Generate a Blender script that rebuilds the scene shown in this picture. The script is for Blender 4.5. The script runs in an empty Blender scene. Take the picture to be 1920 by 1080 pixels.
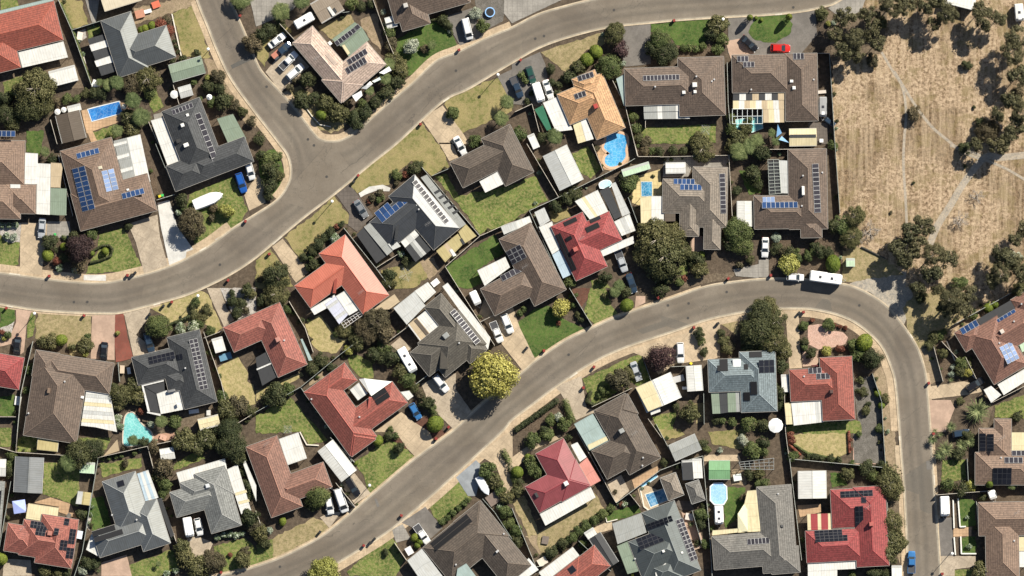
import bpy, math, random
import numpy as np
from mathutils import Matrix, Vector
random.seed(7); np.random.seed(7)
S = 0.125                       # metres per photograph pixel: the frame covers 240 m x 135 m
scn = bpy.context.scene
# ------------------------------------------------------------------ camera, sky, sun, exposure
cam_d = bpy.data.cameras.new("survey_camera"); cam = bpy.data.objects.new("survey_camera", cam_d)
scn.collection.objects.link(cam)
ALT = 1600.0
cam.location = (0, 0, ALT); cam.rotation_euler = (0, 0, 0)
cam_d.sensor_width = 36.0; cam_d.lens = 36.0 * ALT / 240.0
cam_d.clip_start = 10.0; cam_d.clip_end = 6000.0
scn.camera = cam
SUN_ELEV = math.radians(39); SUN_AZ = math.radians(41)      # azimuth clockwise from the top of the photo
w = bpy.data.worlds.new("World"); scn.world = w; w.use_nodes = True
sky = w.node_tree.nodes.new('ShaderNodeTexSky'); sky.sky_type = 'NISHITA'; sky.sun_disc = False
sky.sun_elevation = SUN_ELEV; sky.sun_rotation = SUN_AZ; sky.altitude = 100
bg = w.node_tree.nodes['Background']; bg.inputs[1].default_value = 0.05
w.node_tree.links.new(sky.outputs[0], bg.inputs[0])
sl = bpy.data.lights.new("sun", 'SUN'); sl.energy = 5.0; sl.angle = math.radians(0.5); sl.color = (1.0, 0.935, 0.81)
so = bpy.data.objects.new("sun", sl); scn.collection.objects.link(so)
d = Vector((math.sin(SUN_AZ)*math.cos(SUN_ELEV), math.cos(SUN_AZ)*math.cos(SUN_ELEV), math.sin(SUN_ELEV)))
so.rotation_euler = d.to_track_quat('Z', 'Y').to_euler(); so.location = d*200
vs = scn.view_settings; vs.view_transform = 'Standard'; vs.look = 'None'; vs.gamma = 1.0; vs.exposure = 0.76
vs.use_curve_mapping = False

# ------------------------------------------------------------------ map transform (survey photo sheet -> metres)
OX, OY, K4 = 0.0, 0.0, 4.0
ZN = {c: (480*(i % 4), 270*(i//4)) for i, c in enumerate('ABCDEFGHIJKLMNOP')}
def zone(c):
    global OX, OY, K4
    if c == '*': OX, OY, K4 = 0.0, 0.0, 1.0
    else: OX, OY = ZN[c]; K4 = 4.0
def W2(x, y): return ((OX + x/K4 - 960)*S, (540 - OY - y/K4)*S)
def LN(l): return l/K4*S
def pts(s): return [W2(*map(float, p.split(','))) for p in s.split()]

# ------------------------------------------------------------------ node helpers and materials
MATS = {}
def newmat(name):
    m = bpy.data.materials.new(name); m.use_nodes = True
    nt = m.node_tree; b = nt.nodes['Principled BSDF']
    return m, nt, b
def L(nt, a, b): nt.links.new(a, b)
def noise(nt, vec, scale, detail=4, rough=.6):
    n = nt.nodes.new('ShaderNodeTexNoise'); n.inputs['Scale'].default_value = scale
    n.inputs['Detail'].default_value = detail; n.inputs['Roughness'].default_value = rough
    if vec is not None: L(nt, vec, n.inputs['Vector'])
    return n.outputs[0]
def ramp(nt, fac, stops):
    r = nt.nodes.new('ShaderNodeValToRGB'); e = r.color_ramp.elements
    while len(e) < len(stops): e.new(.5)
    for i, (p, c) in enumerate(stops): e[i].position = p; e[i].color = (*c, 1) if len(c) == 3 else c
    L(nt, fac, r.inputs[0]); return r.outputs[0]
def mixc(nt, fac, a, b, mode='MIX'):
    m = nt.nodes.new('ShaderNodeMix'); m.data_type = 'RGBA'; m.blend_type = mode
    for sock, v in ((m.inputs[0], fac), (m.inputs[6], a), (m.inputs[7], b)):
        if hasattr(v, 'links'): L(nt, v, sock)
        elif isinstance(v, tuple): sock.default_value = (*v, 1) if len(v) == 3 else v
        else: sock.default_value = v
    return m.outputs[2]
def mth(nt, op, a, b=None, c=None):
    m = nt.nodes.new('ShaderNodeMath'); m.operation = op
    for i, v in enumerate((a, b, c)):
        if v is None: continue
        if hasattr(v, 'links'): L(nt, v, m.inputs[i])
        else: m.inputs[i].default_value = v
    return m.outputs[0]
def coords(nt, kind='Object'):
    t = nt.nodes.new('ShaderNodeTexCoord'); return t.outputs[kind]
def wpos(nt):
    g = nt.nodes.new('ShaderNodeNewGeometry'); return g.outputs['Position']
def mapping(nt, vec, scale=(1, 1, 1), rot=(0, 0, 0)):
    m = nt.nodes.new('ShaderNodeMapping'); m.inputs['Scale'].default_value = scale; m.inputs['Rotation'].default_value = rot
    L(nt, vec, m.inputs['Vector']); return m.outputs[0]
def mul(c, k): return tuple(min(1, v*k) for v in c)
def bump(nt, b, h, strength, dist=.05):
    n = nt.nodes.new('ShaderNodeBump'); n.inputs['Strength'].default_value = strength; n.inputs['Distance'].default_value = dist
    L(nt, h, n.inputs['Height']); L(nt, n.outputs[0], b.inputs['Normal'])

def plain(key, c, rough=.6, var=.12, scale=1.5, metal=0.0, spec=.5):
    """solid colour with mottled wear"""
    if key in MATS: return MATS[key]
    m, nt, b = newmat(key); p = wpos(nt)
    n = noise(nt, p, scale, 5, .65)
    col = mixc(nt, ramp(nt, n, [(.3, (0, 0, 0)), (.7, (1, 1, 1))]), mul(c, 1-var), mul(c, 1+var))
    L(nt, col, b.inputs['Base Color']); b.inputs['Roughness'].default_value = rough; b.inputs['Metallic'].default_value = metal
    b.inputs['Specular IOR Level'].default_value = spec
    MATS[key] = m; return m
def tile(key, c, c2=None, rough=.75):
    """concrete roof tiles: courses up the slope, blotchy ageing, lichen streaks"""
    if key in MATS: return MATS[key]
    m, nt, b = newmat(key); uv = coords(nt, 'UV'); p = wpos(nt)
    sep = nt.nodes.new('ShaderNodeSeparateXYZ'); L(nt, uv, sep.inputs[0])
    fv = mth(nt, 'FRACT', mth(nt, 'DIVIDE', sep.outputs[1], .55))
    course = mth(nt, 'LESS_THAN', fv, .3)
    fu = mth(nt, 'FRACT', mth(nt, 'DIVIDE', sep.outputs[0], .33))
    joint = mth(nt, 'LESS_THAN', fu, .2)
    # each tile a slightly different shade
    flo = nt.nodes.new('ShaderNodeCombineXYZ')
    L(nt, mth(nt, 'FLOOR', mth(nt, 'DIVIDE', sep.outputs[0], .33)), flo.inputs[0]); L(nt, mth(nt, 'FLOOR', mth(nt, 'DIVIDE', sep.outputs[1], .42)), flo.inputs[1])
    wn = nt.nodes.new('ShaderNodeTexWhiteNoise'); wn.noise_dimensions = '2D'; L(nt, flo.outputs[0], wn.inputs['Vector'])
    n1 = noise(nt, p, .35, 5, .6); n2 = noise(nt, mapping(nt, uv, (1.6, .35, 1)), 1.2, 5, .7)
    c2 = c2 or mul(c, .8)
    col = mixc(nt, ramp(nt, n1, [(.35, (0, 0, 0)), (.65, (1, 1, 1))]), c, c2)
    col = mixc(nt, mth(nt, 'MULTIPLY', ramp(nt, n2, [(.42, (0, 0, 0)), (.72, (1, 1, 1))]), .5), col, mul(c, .55))
    n4 = noise(nt, p, 2.4, 4, .8); col = mixc(nt, mth(nt, 'MULTIPLY', ramp(nt, n4, [(.58, (0, 0, 0)), (.72, (1, 1, 1))]), .4), col, tuple(v*.6+.14 for v in c))
    col = mixc(nt, 1.0, col, mixc(nt, wn.outputs['Value'], (.78, .78, .78), (1.22, 1.22, 1.22)), 'MULTIPLY')
    col = mixc(nt, mth(nt, 'MULTIPLY', course, .55), col, mul(c, .3))
    col = mixc(nt, mth(nt, 'MULTIPLY', joint, .12), col, mul(c, .3))
    L(nt, col, b.inputs['Base Color']); b.inputs['Roughness'].default_value = rough
    bump(nt, b, mth(nt, 'ADD', fv, mth(nt, 'MULTIPLY', fu, .3)), .5, .04)
    MATS[key] = m; return m
def metal(key, c, rough=.38, spec=.6, rib=.5, depth=.4, var=.1, mt=0.0):
    """ribbed sheet metal, ribs running down the slope (UV v)"""
    if key in MATS: return MATS[key]
    m, nt, b = newmat(key); uv = coords(nt, 'UV'); p = wpos(nt)
    sep = nt.nodes.new('ShaderNodeSeparateXYZ'); L(nt, uv, sep.inputs[0])
    fu = mth(nt, 'FRACT', mth(nt, 'DIVIDE', sep.outputs[0], rib))
    line = mth(nt, 'LESS_THAN', fu, .26)
    n1 = noise(nt, p, .5, 4, .6); n2 = noise(nt, mapping(nt, uv, (2.5, .25, 1)), 1.5, 5, .7)
    col = mixc(nt, ramp(nt, n1, [(.3, (0, 0, 0)), (.7, (1, 1, 1))]), mul(c, 1-var), mul(c, 1+var))
    col = mixc(nt, mth(nt, 'MULTIPLY', ramp(nt, n2, [(.42, (0, 0, 0)), (.7, (1, 1, 1))]), .5), col, tuple(a*b for a, b in zip(c, (.66, .6, .5))))
    lap = mth(nt, 'LESS_THAN', mth(nt, 'FRACT', mth(nt, 'DIVIDE', sep.outputs[1], 3.1)), .06); col = mixc(nt, mth(nt, 'MULTIPLY', lap, .35), col, mul(c, .5))
    col = mixc(nt, mth(nt, 'MULTIPLY', line, depth), col, mul(c, .55))
    L(nt, col, b.inputs['Base Color']); b.inputs['Roughness'].default_value = rough
    b.inputs['Specular IOR Level'].default_value = spec; b.inputs['Metallic'].default_value = mt
    MATS[key] = m; return m
def ground_mat(key, a, bcol, c, s1=.25, s2=2.5, fine=9, rough=.95, stretch=None, contrast=.12):
    """earth / grass: patchy at several scales"""
    if key in MATS: return MATS[key]
    m, nt, b = newmat(key); p = wpos(nt)
    q = mapping(nt, p, stretch) if stretch else p
    n1 = noise(nt, p, s1, 5, .62); n2 = noise(nt, q, s2, 6, .75); n3 = noise(nt, p, fine, 3, .8)
    col = mixc(nt, ramp(nt, n1, [(.5-contrast, (0, 0, 0)), (.5+contrast, (1, 1, 1))]), a, bcol)
    col = mixc(nt, ramp(nt, n2, [(.42, (0, 0, 0)), (.66, (1, 1, 1))]), col, c)
    col = mixc(nt, 1.0, col, mixc(nt, ramp(nt, n3, [(.33, (0, 0, 0)), (.67, (1, 1, 1))]), (.66, .66, .66), (1.34, 1.34, 1.34)), 'MULTIPLY')
    n5 = noise(nt, p, .9, 6, .85); col = mixc(nt, mth(nt, 'MULTIPLY', ramp(nt, n5, [(.52, (0, 0, 0)), (.62, (1, 1, 1))]), .45), col, tuple(v*.5 for v in a)); n6 = noise(nt, p, 3.7, 4, .8); col = mixc(nt, mth(nt, 'MULTIPLY', ramp(nt, n6, [(.62, (0, 0, 0)), (.7, (1, 1, 1))]), .5), col, tuple(min(1, v*1.5+.05) for v in c))
    L(nt, col, b.inputs['Base Color']); b.inputs['Roughness'].default_value = rough
    b.inputs['Specular IOR Level'].default_value = .15
    bump(nt, b, n2, .5, .12)
    MATS[key] = m; return m
def slab_mat(key, c, stain, joint=0.0, rough=.85, ang=0.0):
    """concrete: stains, wear and optional sawn joints"""
    if key in MATS: return MATS[key]
    m, nt, b = newmat(key); p = wpos(nt)
    n1 = noise(nt, p, .3, 6, .65); n2 = noise(nt, p, 2.2, 5, .7); n3 = noise(nt, p, 10, 2, .7)
    col = mixc(nt, ramp(nt, n1, [(.42, (0, 0, 0)), (.6, (1, 1, 1))]), c, mul(c, .74))
    col = mixc(nt, mth(nt, 'MULTIPLY', ramp(nt, n2, [(.46, (0, 0, 0)), (.66, (1, 1, 1))]), .65), col, stain)
    col = mixc(nt, 1.0, col, mixc(nt, n3, (.86, .86, .86), (1.14, 1.14, 1.14)), 'MULTIPLY')
    if joint:
        q = mapping(nt, p, (1, 1, 1), (0, 0, ang)); sep = nt.nodes.new('ShaderNodeSeparateXYZ'); L(nt, q, sep.inputs[0])
        for k in (0, 1):
            f = mth(nt, 'LESS_THAN', mth(nt, 'FRACT', mth(nt, 'DIVIDE', sep.outputs[k], joint)), .14/joint)
            col = mixc(nt, mth(nt, 'MULTIPLY', f, .35), col, mul(c, .45))
    L(nt, col, b.inputs['Base Color']); b.inputs['Roughness'].default_value = rough
    b.inputs['Specular IOR Level'].default_value = .25
    MATS[key] = m; return m
def leaf(key, c1, c2, c3=None, rough=.7):
    if key in MATS: return MATS[key]
    m, nt, b = newmat(key); g = nt.nodes.new('ShaderNodeNewGeometry'); oi = nt.nodes.new('ShaderNodeObjectInfo')
    r = g.outputs['Random Per Island']
    n = noise(nt, wpos(nt), 1.1, 3, .6)
    c3 = c3 or mul(c2, 1.3)
    f = mth(nt, 'ADD', mth(nt, 'MULTIPLY', r, .55), mth(nt, 'MULTIPLY', mth(nt, 'SUBTRACT', n, .25), .9))
    col = ramp(nt, f, [(.12, c1), (.5, c2), (.95, c3)])
    col = mixc(nt, 1.0, col, mixc(nt, oi.outputs['Random'], (.78, .84, .8), (1.2, 1.14, 1.1)), 'MULTIPLY')
    L(nt, col, b.inputs['Base Color']); b.inputs['Roughness'].default_value = rough
    b.inputs['Specular IOR Level'].default_value = .25
    MATS[key] = m; return m

# ------------------------------------------------------------------ object helpers
ROOT = scn.collection
def mesh(name, V, F, mats=(), fm=None, uv=None, smooth=False):
    me = bpy.data.meshes.new(name); me.from_pydata([tuple(v) for v in V], [], F)
    for m in mats: me.materials.append(m)
    if fm is not None: me.polygons.foreach_set('material_index', fm)
    if uv is not None:
        l = me.uv_layers.new(name='UVMap'); l.data.foreach_set('uv', np.array(uv, dtype=np.float32).ravel())
    if smooth: me.polygons.foreach_set('use_smooth', [True]*len(F))
    me.update(); return me
def link(name, me, parent=None, loc=(0, 0, 0), rz=0.0, sc=None):
    o = bpy.data.objects.new(name, me); ROOT.objects.link(o)
    o.location = loc; o.rotation_euler = (0, 0, rz)
    if sc: o.scale = sc
    if parent: o.parent = parent
    return o
def tag(o, label=None, cat=None, group=None, kind=None):
    if label: o['label'] = label
    if cat: o['category'] = cat
    if group: o['group'] = group
    if kind: o['kind'] = kind
    return o
AUTO = []       # (object, look, (x, y)) : labelled at the end from the nearest landmark
LAND = []       # (short phrase, x, y, half size)
def thing(name, loc, cat, look=None, label=None, group=None, rz=0.0):
    o = link(name, None, None, loc, rz); tag(o, label, cat, group)
    if look: AUTO.append((o, look, (loc[0], loc[1])))
    return o
class MB:
    """collects primitives into one mesh"""
    def __init__(s): s.V = []; s.F = []; s.M = []; s.UV = []
    def face(s, P, m=0, uv=None):
        n = len(s.V); s.V += [tuple(p) for p in P]; s.F.append(tuple(range(n, n+len(P)))); s.M.append(m)
        s.UV += uv if uv else [(p[0], p[1]) for p in P]
    def box(s, c, e, m=0, rz=0.0, top=1.0):
        ca, sa = math.cos(rz), math.sin(rz); P = []
        for dz, k in ((-1, 1.0), (1, top)):
            for dx, dy in ((-1, -1), (1, -1), (1, 1), (-1, 1)):
                x, y = dx*e[0]/2*k, dy*e[1]/2*k
                P.append((c[0]+x*ca-y*sa, c[1]+x*sa+y*ca, c[2]+dz*e[2]/2))
        for f in ((3, 2, 1, 0), (4, 5, 6, 7), (0, 1, 5, 4), (1, 2, 6, 5), (2, 3, 7, 6), (3, 0, 4, 7)):
            s.face([P[i] for i in f], m)
    def prism(s, poly, z0, z1, m=0, ms=None):
        poly = ccw(poly); n = len(poly); ms = m if ms is None else ms
        zt = z1 if hasattr(z1, '__len__') else [z1]*n
        s.face([(x, y, zt[i]) for i, (x, y) in enumerate(poly)], m)
        zb = [z - (z1[0]-z0) for z in zt] if hasattr(z1, '__len__') else [z0]*n
        s.face([(poly[i][0], poly[i][1], zb[i]) for i in range(n-1, -1, -1)], m)
        for i in range(n):
            j = (i+1) % n
            s.face([(*poly[i], zb[i]), (*poly[j], zb[j]), (*poly[j], zt[j]), (*poly[i], zt[i])], ms)
    def cyl(s, c, r, h, n=10, m=0, r2=None, caps=True):
        r2 = r if r2 is None else r2
        A = [(c[0]+r*math.cos(6.2832*i/n), c[1]+r*math.sin(6.2832*i/n), c[2]) for i in range(n)]
        B = [(c[0]+r2*math.cos(6.2832*i/n), c[1]+r2*math.sin(6.2832*i/n), c[2]+h) for i in range(n)]
        for i in range(n):
            j = (i+1) % n; s.face([A[i], A[j], B[j], B[i]], m)
        if caps: s.face(B, m); s.face(A[::-1], m)
    def tube(s, a, b, r, r2=None, n=6, m=0):
        a = Vector(a); b = Vector(b); r2 = r if r2 is None else r2; dz = (b-a)
        if dz.length < 1e-6: return
        q = dz.to_track_quat('Z', 'Y'); A = []; B = []
        for i in range(n):
            t = 6.2832*i/n; v = q @ Vector((math.cos(t), math.sin(t), 0)); A.append(a+v*r); B.append(b+v*r2)
        for i in range(n):
            j = (i+1) % n; s.face([A[i], A[j], B[j], B[i]], m)
        s.face(B, m); s.face(A[::-1], m)
    def me(s, name, mats, o=(0, 0, 0), smooth=False):
        V = [(x-o[0], y-o[1], z-o[2]) for x, y, z in s.V]
        return mesh(name, V, s.F, mats, s.M, s.UV, smooth)
    def build(s, name, mats, parent=None, o=(0, 0, 0), **k):
        return link(name, s.me(name, mats if isinstance(mats, (list, tuple)) else [mats], o, **k), parent)
def area(p): return .5*sum(p[i][0]*p[(i+1) % len(p)][1]-p[(i+1) % len(p)][0]*p[i][1] for i in range(len(p)))
def ccw(p): return list(p) if area(p) > 0 else list(p)[::-1]
# ------------------------------------------------------------------ roofs: exact upper envelope of rectangular wings
def clip(poly, h, keep=True):
    """keep the part of a convex polygon where a*x+b*y+c >= 0 (or < 0)"""
    a, b, c = h
    if not keep: a, b, c = -a, -b, -c
    out = []; n = len(poly)
    for i in range(n):
        p, q = poly[i], poly[(i+1) % n]; dp = a*p[0]+b*p[1]+c; dq = a*q[0]+b*q[1]+c
        if dp >= 0: out.append(p)
        if (dp > 0 and dq < 0) or (dp < 0 and dq > 0):
            t = dp/(dp-dq); out.append((p[0]+(q[0]-p[0])*t, p[1]+(q[1]-p[1])*t))
    return out
def subtract(poly, R):
    res = []; cur = poly
    for h in R:
        o = clip(cur, h, False)
        if len(o) > 2 and abs(area(o)) > 1e-3: res.append(o)
        cur = clip(cur, h, True)
        if len(cur) < 3 or abs(area(cur)) < 1e-3: break
    return res
class Wing:
    def __init__(s, cx, cy, du, dv, ang, kind, pitch, z0):
        t = -math.radians(ang); s.u = (math.cos(t), math.sin(t)); s.v = (math.sin(t), -math.cos(t))   # v runs down the photo
        x, y = W2(cx, cy); A = LN(du); B = LN(dv)
        u0 = x*s.u[0]+y*s.u[1]; v0 = x*s.v[0]+y*s.v[1]
        s.r = (min(u0, u0+A), max(u0, u0+A), min(v0, v0+B), max(v0, v0+B)); s.z0 = z0; s.pitch = pitch; s.kind = kind
        r = s.r
        s.rect = [(*s.u, -r[0]), (-s.u[0], -s.u[1], r[1]), (*s.v, -r[2]), (-s.v[0], -s.v[1], r[3])]
        k = {'h': (0, 1, 2, 3), 'gu': (2, 3), 'gv': (0, 1), 'f': ()}[kind]
        s.planes = [(s.rect[i][0]*pitch, s.rect[i][1]*pitch, s.rect[i][2]*pitch+z0) for i in k]
        s.pid = list(k)
        if kind == 'f': s.planes = [(s.v[0]*.04, s.v[1]*.04, -r[2]*.04+z0)]; s.pid = [2]
    def P(s, a, b): return (s.u[0]*a+s.v[0]*b, s.u[1]*a+s.v[1]*b)
    def corners(s, g=0.0):
        r = s.r; return [s.P(r[0]+g, r[2]+g), s.P(r[1]-g, r[2]+g), s.P(r[1]-g, r[3]-g), s.P(r[0]+g, r[3]-g)]
    def H(s, x, y): return min(p[0]*x+p[1]*y+p[2] for p in s.planes)
    def inside(s, x, y, g=0.0): return all(h[0]*x+h[1]*y+h[2] >= g for h in s.rect)
    def lines(s):
        r = s.r; w = r[1]-r[0]; d_ = r[3]-r[2]; out = []
        if s.kind == 'h':
            k = min(w, d_)/2
            if w >= d_: a = s.P(r[0]+k, (r[2]+r[3])/2); b = s.P(r[1]-k, (r[2]+r[3])/2); ends = [(s.P(r[0], r[2]), a), (s.P(r[0], r[3]), a), (s.P(r[1], r[2]), b), (s.P(r[1], r[3]), b)]
            else: a = s.P((r[0]+r[1])/2, r[2]+k); b = s.P((r[0]+r[1])/2, r[3]-k); ends = [(s.P(r[0], r[2]), a), (s.P(r[1], r[2]), a), (s.P(r[0], r[3]), b), (s.P(r[1], r[3]), b)]
            out = ends + [(a, b)]
        elif s.kind == 'gu': out = [(s.P(r[0], (r[2]+r[3])/2), s.P(r[1], (r[2]+r[3])/2))]
        elif s.kind == 'gv': out = [(s.P((r[0]+r[1])/2, r[2]), s.P((r[0]+r[1])/2, r[3]))]
        return out
def seg_minus(p, q, R, iv):
    """remove from the list of parameter intervals the part of segment pq inside convex region R"""
    t0, t1 = 0.0, 1.0
    for a, b, c in R:
        dp = a*p[0]+b*p[1]+c; dq = a*q[0]+b*q[1]+c
        if dp < 0 and dq < 0: return iv
        if dp < 0: t0 = max(t0, dp/(dp-dq))
        elif dq < 0: t1 = min(t1, dp/(dp-dq))
    if t1 <= t0: return iv
    out = []
    for a, b in iv:
        if t0 > a: out.append((a, min(b, t0)))
        if t1 < b: out.append((max(a, t1), b))
    return [(a, b) for a, b in out if b-a > 1e-3]
EPS = 1e-4
def wing_R(wj, plane, tie, dz=0.0):
    e = EPS if tie else -EPS
    return [(p[0]-plane[0], p[1]-plane[1], p[2]-plane[2]+e) for p in wj.planes] + [(h[0], h[1], h[2]-1e-5) for h in wj.rect]
WALLM = {}
class Building:
    def __init__(s, name, wings, ang, roof_m, cap_c=None, look=None, label=None, cat='house', short=None, group=None,
                 pitch=.43, z0=2.7, wall=(.42, .33, .26), overhang=.45, gutter=(.35, .33, .30), windows=True, capw=.22):
        s.w = []
        for wg in wings:
            kind = wg[4] if len(wg) > 4 else 'h'; zz = wg[5] if len(wg) > 5 else z0; pp = wg[6] if len(wg) > 6 else pitch
            s.w.append(Wing(*wg[:4], ang, kind, pp, zz))
        C = [c for g in s.w for c in g.corners()]
        s.c = (sum(c[0] for c in C)/len(C), sum(c[1] for c in C)/len(C)); o = (*s.c, 0); s.o = o
        s.ang = ang
        s.root = thing(name, o, cat, look, label, group); s.z0 = z0
        if short: LAND.append((short, *s.c, [g.corners() for g in s.w]))
        roof = MB(); gab = MB()
        for i, g in enumerate(s.w):
            base = g.corners()
            for k, pl in enumerate(g.planes):
                poly = base
                for m, pm in enumerate(g.planes):
                    if m != k: poly = clip(poly, (pm[0]-pl[0], pm[1]-pl[1], pm[2]-pl[2]))
                    if len(poly) < 3: break
                if len(poly) < 3: continue
                pieces = [poly]
                for j, gj in enumerate(s.w):
                    if j == i: continue
                    R = wing_R(gj, pl, j < i); nxt = []
                    for pc in pieces: nxt += subtract(pc, R)
                    pieces = nxt
                cs = math.sqrt(1+pl[0]**2+pl[1]**2)
                n = g.rect[g.pid[k]]; e = (-n[1], n[0])       # inward horizontal normal and eave direction
                for pc in pieces:
                    pc = ccw(pc)
                    P3 = [(x, y, pl[0]*x+pl[1]*y+pl[2]) for x, y in pc]
                    roof.face(P3, 0, [(x*e[0]+y*e[1], (x*n[0]+y*n[1]+n[2])*cs) for x, y in pc])
            if g.kind in ('gu', 'gv'):
                cc = g.corners(.12)
                for a, b in (((0, 3), (1, 2)) if g.kind == 'gu' else ((0, 1), (3, 2))):
                    A, B = cc[a], cc[b]
                    A, B = (cc[a], cc[b])
                r = g.r; q = .1
                ends = ([(g.P(r[0]+q, r[2]+q), g.P(r[0]+q, r[3]-q)), (g.P(r[1]-q, r[2]+q), g.P(r[1]-q, r[3]-q))] if g.kind == 'gu'
                        else [(g.P(r[0]+q, r[2]+q), g.P(r[1]-q, r[2]+q)), (g.P(r[0]+q, r[3]-q), g.P(r[1]-q, r[3]-q))])
                for A, B in ends:
                    M = ((A[0]+B[0])/2, (A[1]+B[1])/2)
                    gab.face([(*A, g.z0), (*B, g.z0), (*M, g.H(*M)-.05)])
        rt = roof.build('roof', roof_m, s.root, o); s.roof = rt
        # ridge and hip cappings, gutters
        cap = MB(); gut = MB()
        for i, g in enumerate(s.w):
            for (p, q) in g.lines():
                iv = [(0., 1.)]
                for j, gj in enumerate(s.w):
                    if j == i: continue
                    R = []
                    for pm in gj.planes:
                        # plane difference along the segment, as a fake half-plane in xy: compare at both ends
                        R.append(('z', pm))
                    zp, zq = g.H(*p), g.H(*q); t0, t1 = 0., 1.; ok = True; e = 3e-3 if j < i else -3e-3
                    tests = [(pm[0]*p[0]+pm[1]*p[1]+pm[2]-zp+e, pm[0]*q[0]+pm[1]*q[1]+pm[2]-zq+e) for pm in gj.planes]
                    tests += [(h[0]*p[0]+h[1]*p[1]+h[2]+1e-3, h[0]*q[0]+h[1]*q[1]+h[2]+1e-3) for h in gj.rect]
                    for dp, dq in tests:
                        if dp < 0 and dq < 0: ok = False; break
                        if dp < 0: t0 = max(t0, dp/(dp-dq))
                        elif dq < 0: t1 = min(t1, dp/(dp-dq))
                    if not ok or t1 <= t0: continue
                    nv = []
                    for a, b in iv:
                        if t0 > a: nv.append((a, min(b, t0)))
                        if t1 < b: nv.append((max(a, t1), b))
                    iv = [(a, b) for a, b in nv if b-a > 1e-3]
                for a, b in iv:
                    A = Vector((p[0]+(q[0]-p[0])*a, p[1]+(q[1]-p[1])*a, 0)); B = Vector((p[0]+(q[0]-p[0])*b, p[1]+(q[1]-p[1])*b, 0))
                    if (B-A).length < .3: continue
                    za, zb = g.H(A.x, A.y), g.H(B.x, B.y); A.z = za; B.z = zb
                    sd = Vector((-(B-A).y, (B-A).x, 0)).normalized()*capw/2; up = Vector((0, 0, .07)); dn = Vector((0, 0, -.07))
                    cap.face([A-sd+dn, B-sd+dn, B+up, A+up]); cap.face([A+up, B+up, B+sd+dn, A+sd+dn])
            cc = g.corners()
            for k in range(4):
                p, q = cc[k], cc[(k+1) % 4]; iv = [(0., 1.)]
                if g.kind == 'gu' and k in (1, 3) or g.kind == 'gv' and k in (0, 2): continue
                for j, gj in enumerate(s.w):
                    if j != i: iv = seg_minus(p, q, [(h[0], h[1], h[2]+(.02 if j < i else -.02)) for h in gj.rect], iv)
                for a, b in iv:
                    A = (p[0]+(q[0]-p[0])*a, p[1]+(q[1]-p[1])*a); B = (p[0]+(q[0]-p[0])*b, p[1]+(q[1]-p[1])*b)
                    ln = math.hypot(B[0]-A[0], B[1]-A[1])
                    if ln < .2: continue
                    gut.box(((A[0]+B[0])/2, (A[1]+B[1])/2, g.z0-.07), (ln, .13, .14), 0, math.atan2(B[1]-A[1], B[0]-A[0]))
        if cap.F: cap.build('ridge_cap', cap_c or roof_m, rt, o)
        if len(s.w) == 1 and s.w[0].kind != 'h' and len(gut.F) == 12:
            for k in (0, 6):
                g2 = MB()
                for f in gut.F[k:k+6]: g2.face([gut.V[i] for i in f])
                g2.build('gutter', plain('gutter%s' % (gutter,), gutter, .5), rt, o)
        elif gut.F: gut.build('gutter', plain('gutter%s' % (gutter,), gutter, .5), rt, o)
        wm = plain('wall%s' % (wall,), wall, .85)
        wb = MB()
        for i, g in enumerate(s.w):
            cc = ccw(g.corners(overhang + .006*i))
            wb.prism(cc, 0, g.z0+.02-.004*i)
        wb.V += []; wo = wb.build('wall', wm, s.root, o)
        if gab.F: gab.build('gable_end', wm, s.root, o)
        if windows: s.openings(overhang)
    def openings(s, oh):
        fr = plain('window_frame', (.7, .7, .68), .4); gl = glassm(); dn = 0
        for i, g in enumerate(s.w):
            cc = ccw(g.corners(oh + .006*i))
            for k in range(4):
                p, q = Vector(cc[k]), Vector(cc[(k+1) % 4]); ln = (q-p).length
                if ln < 3.5: continue
                t = (q-p)/ln; nrm = Vector((t.y, -t.x)); n = max(1, int(ln/4.5))
                for a in range(n):
                    m = p+t*(ln*(a+.5)/n)
                    t_ = m+nrm*.6
                    if any(gj.inside(t_.x, t_.y, 0.3) for j, gj in enumerate(s.w) if j != i): continue
                    rz = math.atan2(t.y, t.x)
                    if dn == 0 and a == 0:
                        d_ = MB(); c = m+nrm*.02; d_.box((c.x, c.y, 1.05), (.95, .06, 2.1), 0, rz); d_.build('door', plain('door_paint', (.18, .12, .08), .5), s.root, s.o); dn = 1; continue
                    w_ = MB(); c = m+nrm*.02; w_.box((c.x, c.y, 1.45), (1.8, .08, 1.3), 0, rz); fo = w_.build('window', fr, s.root, s.o)
                    w_ = MB(); c = m+nrm*.035; w_.box((c.x, c.y, 1.45), (1.64, .07, 1.14), 0, rz); w_.build('pane', gl, fo, s.o)
    def plane_at(s, x, y):
        best = None
        for g in s.w:
            if g.inside(x, y, -.5):
                pl = min(g.planes, key=lambda p: p[0]*x+p[1]*y+p[2]); z = pl[0]*x+pl[1]*y+pl[2]
                if best is None or z > best[0]: best = (z, pl)
        if best is None: return (s.z0+.3, (0, 0, s.z0+.3))
        return best
    def panels(s, x, y, du, dv, nu, nv=1, style='dark', ang=None, gap=.02, name='solar_panel', z=None):
        ang = s.ang if ang is None else ang
        t = -math.radians(ang); u = Vector((math.cos(t), math.sin(t))); v = Vector((math.sin(t), -math.cos(t)))
        o = Vector(W2(x, y)); A, B = LN(du), LN(dv); c = o+u*A/2+v*B/2
        _, pl = s.plane_at(c.x, c.y)
        if z is not None: pl = (0, 0, z)
        n = Vector((-pl[0], -pl[1], 1)).normalized()
        U = Vector((u.x, u.y, pl[0]*u.x+pl[1]*u.y)).normalized(); Vv = n.cross(U)
        pw, ph = A/nu-gap, B/nv-gap
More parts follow.
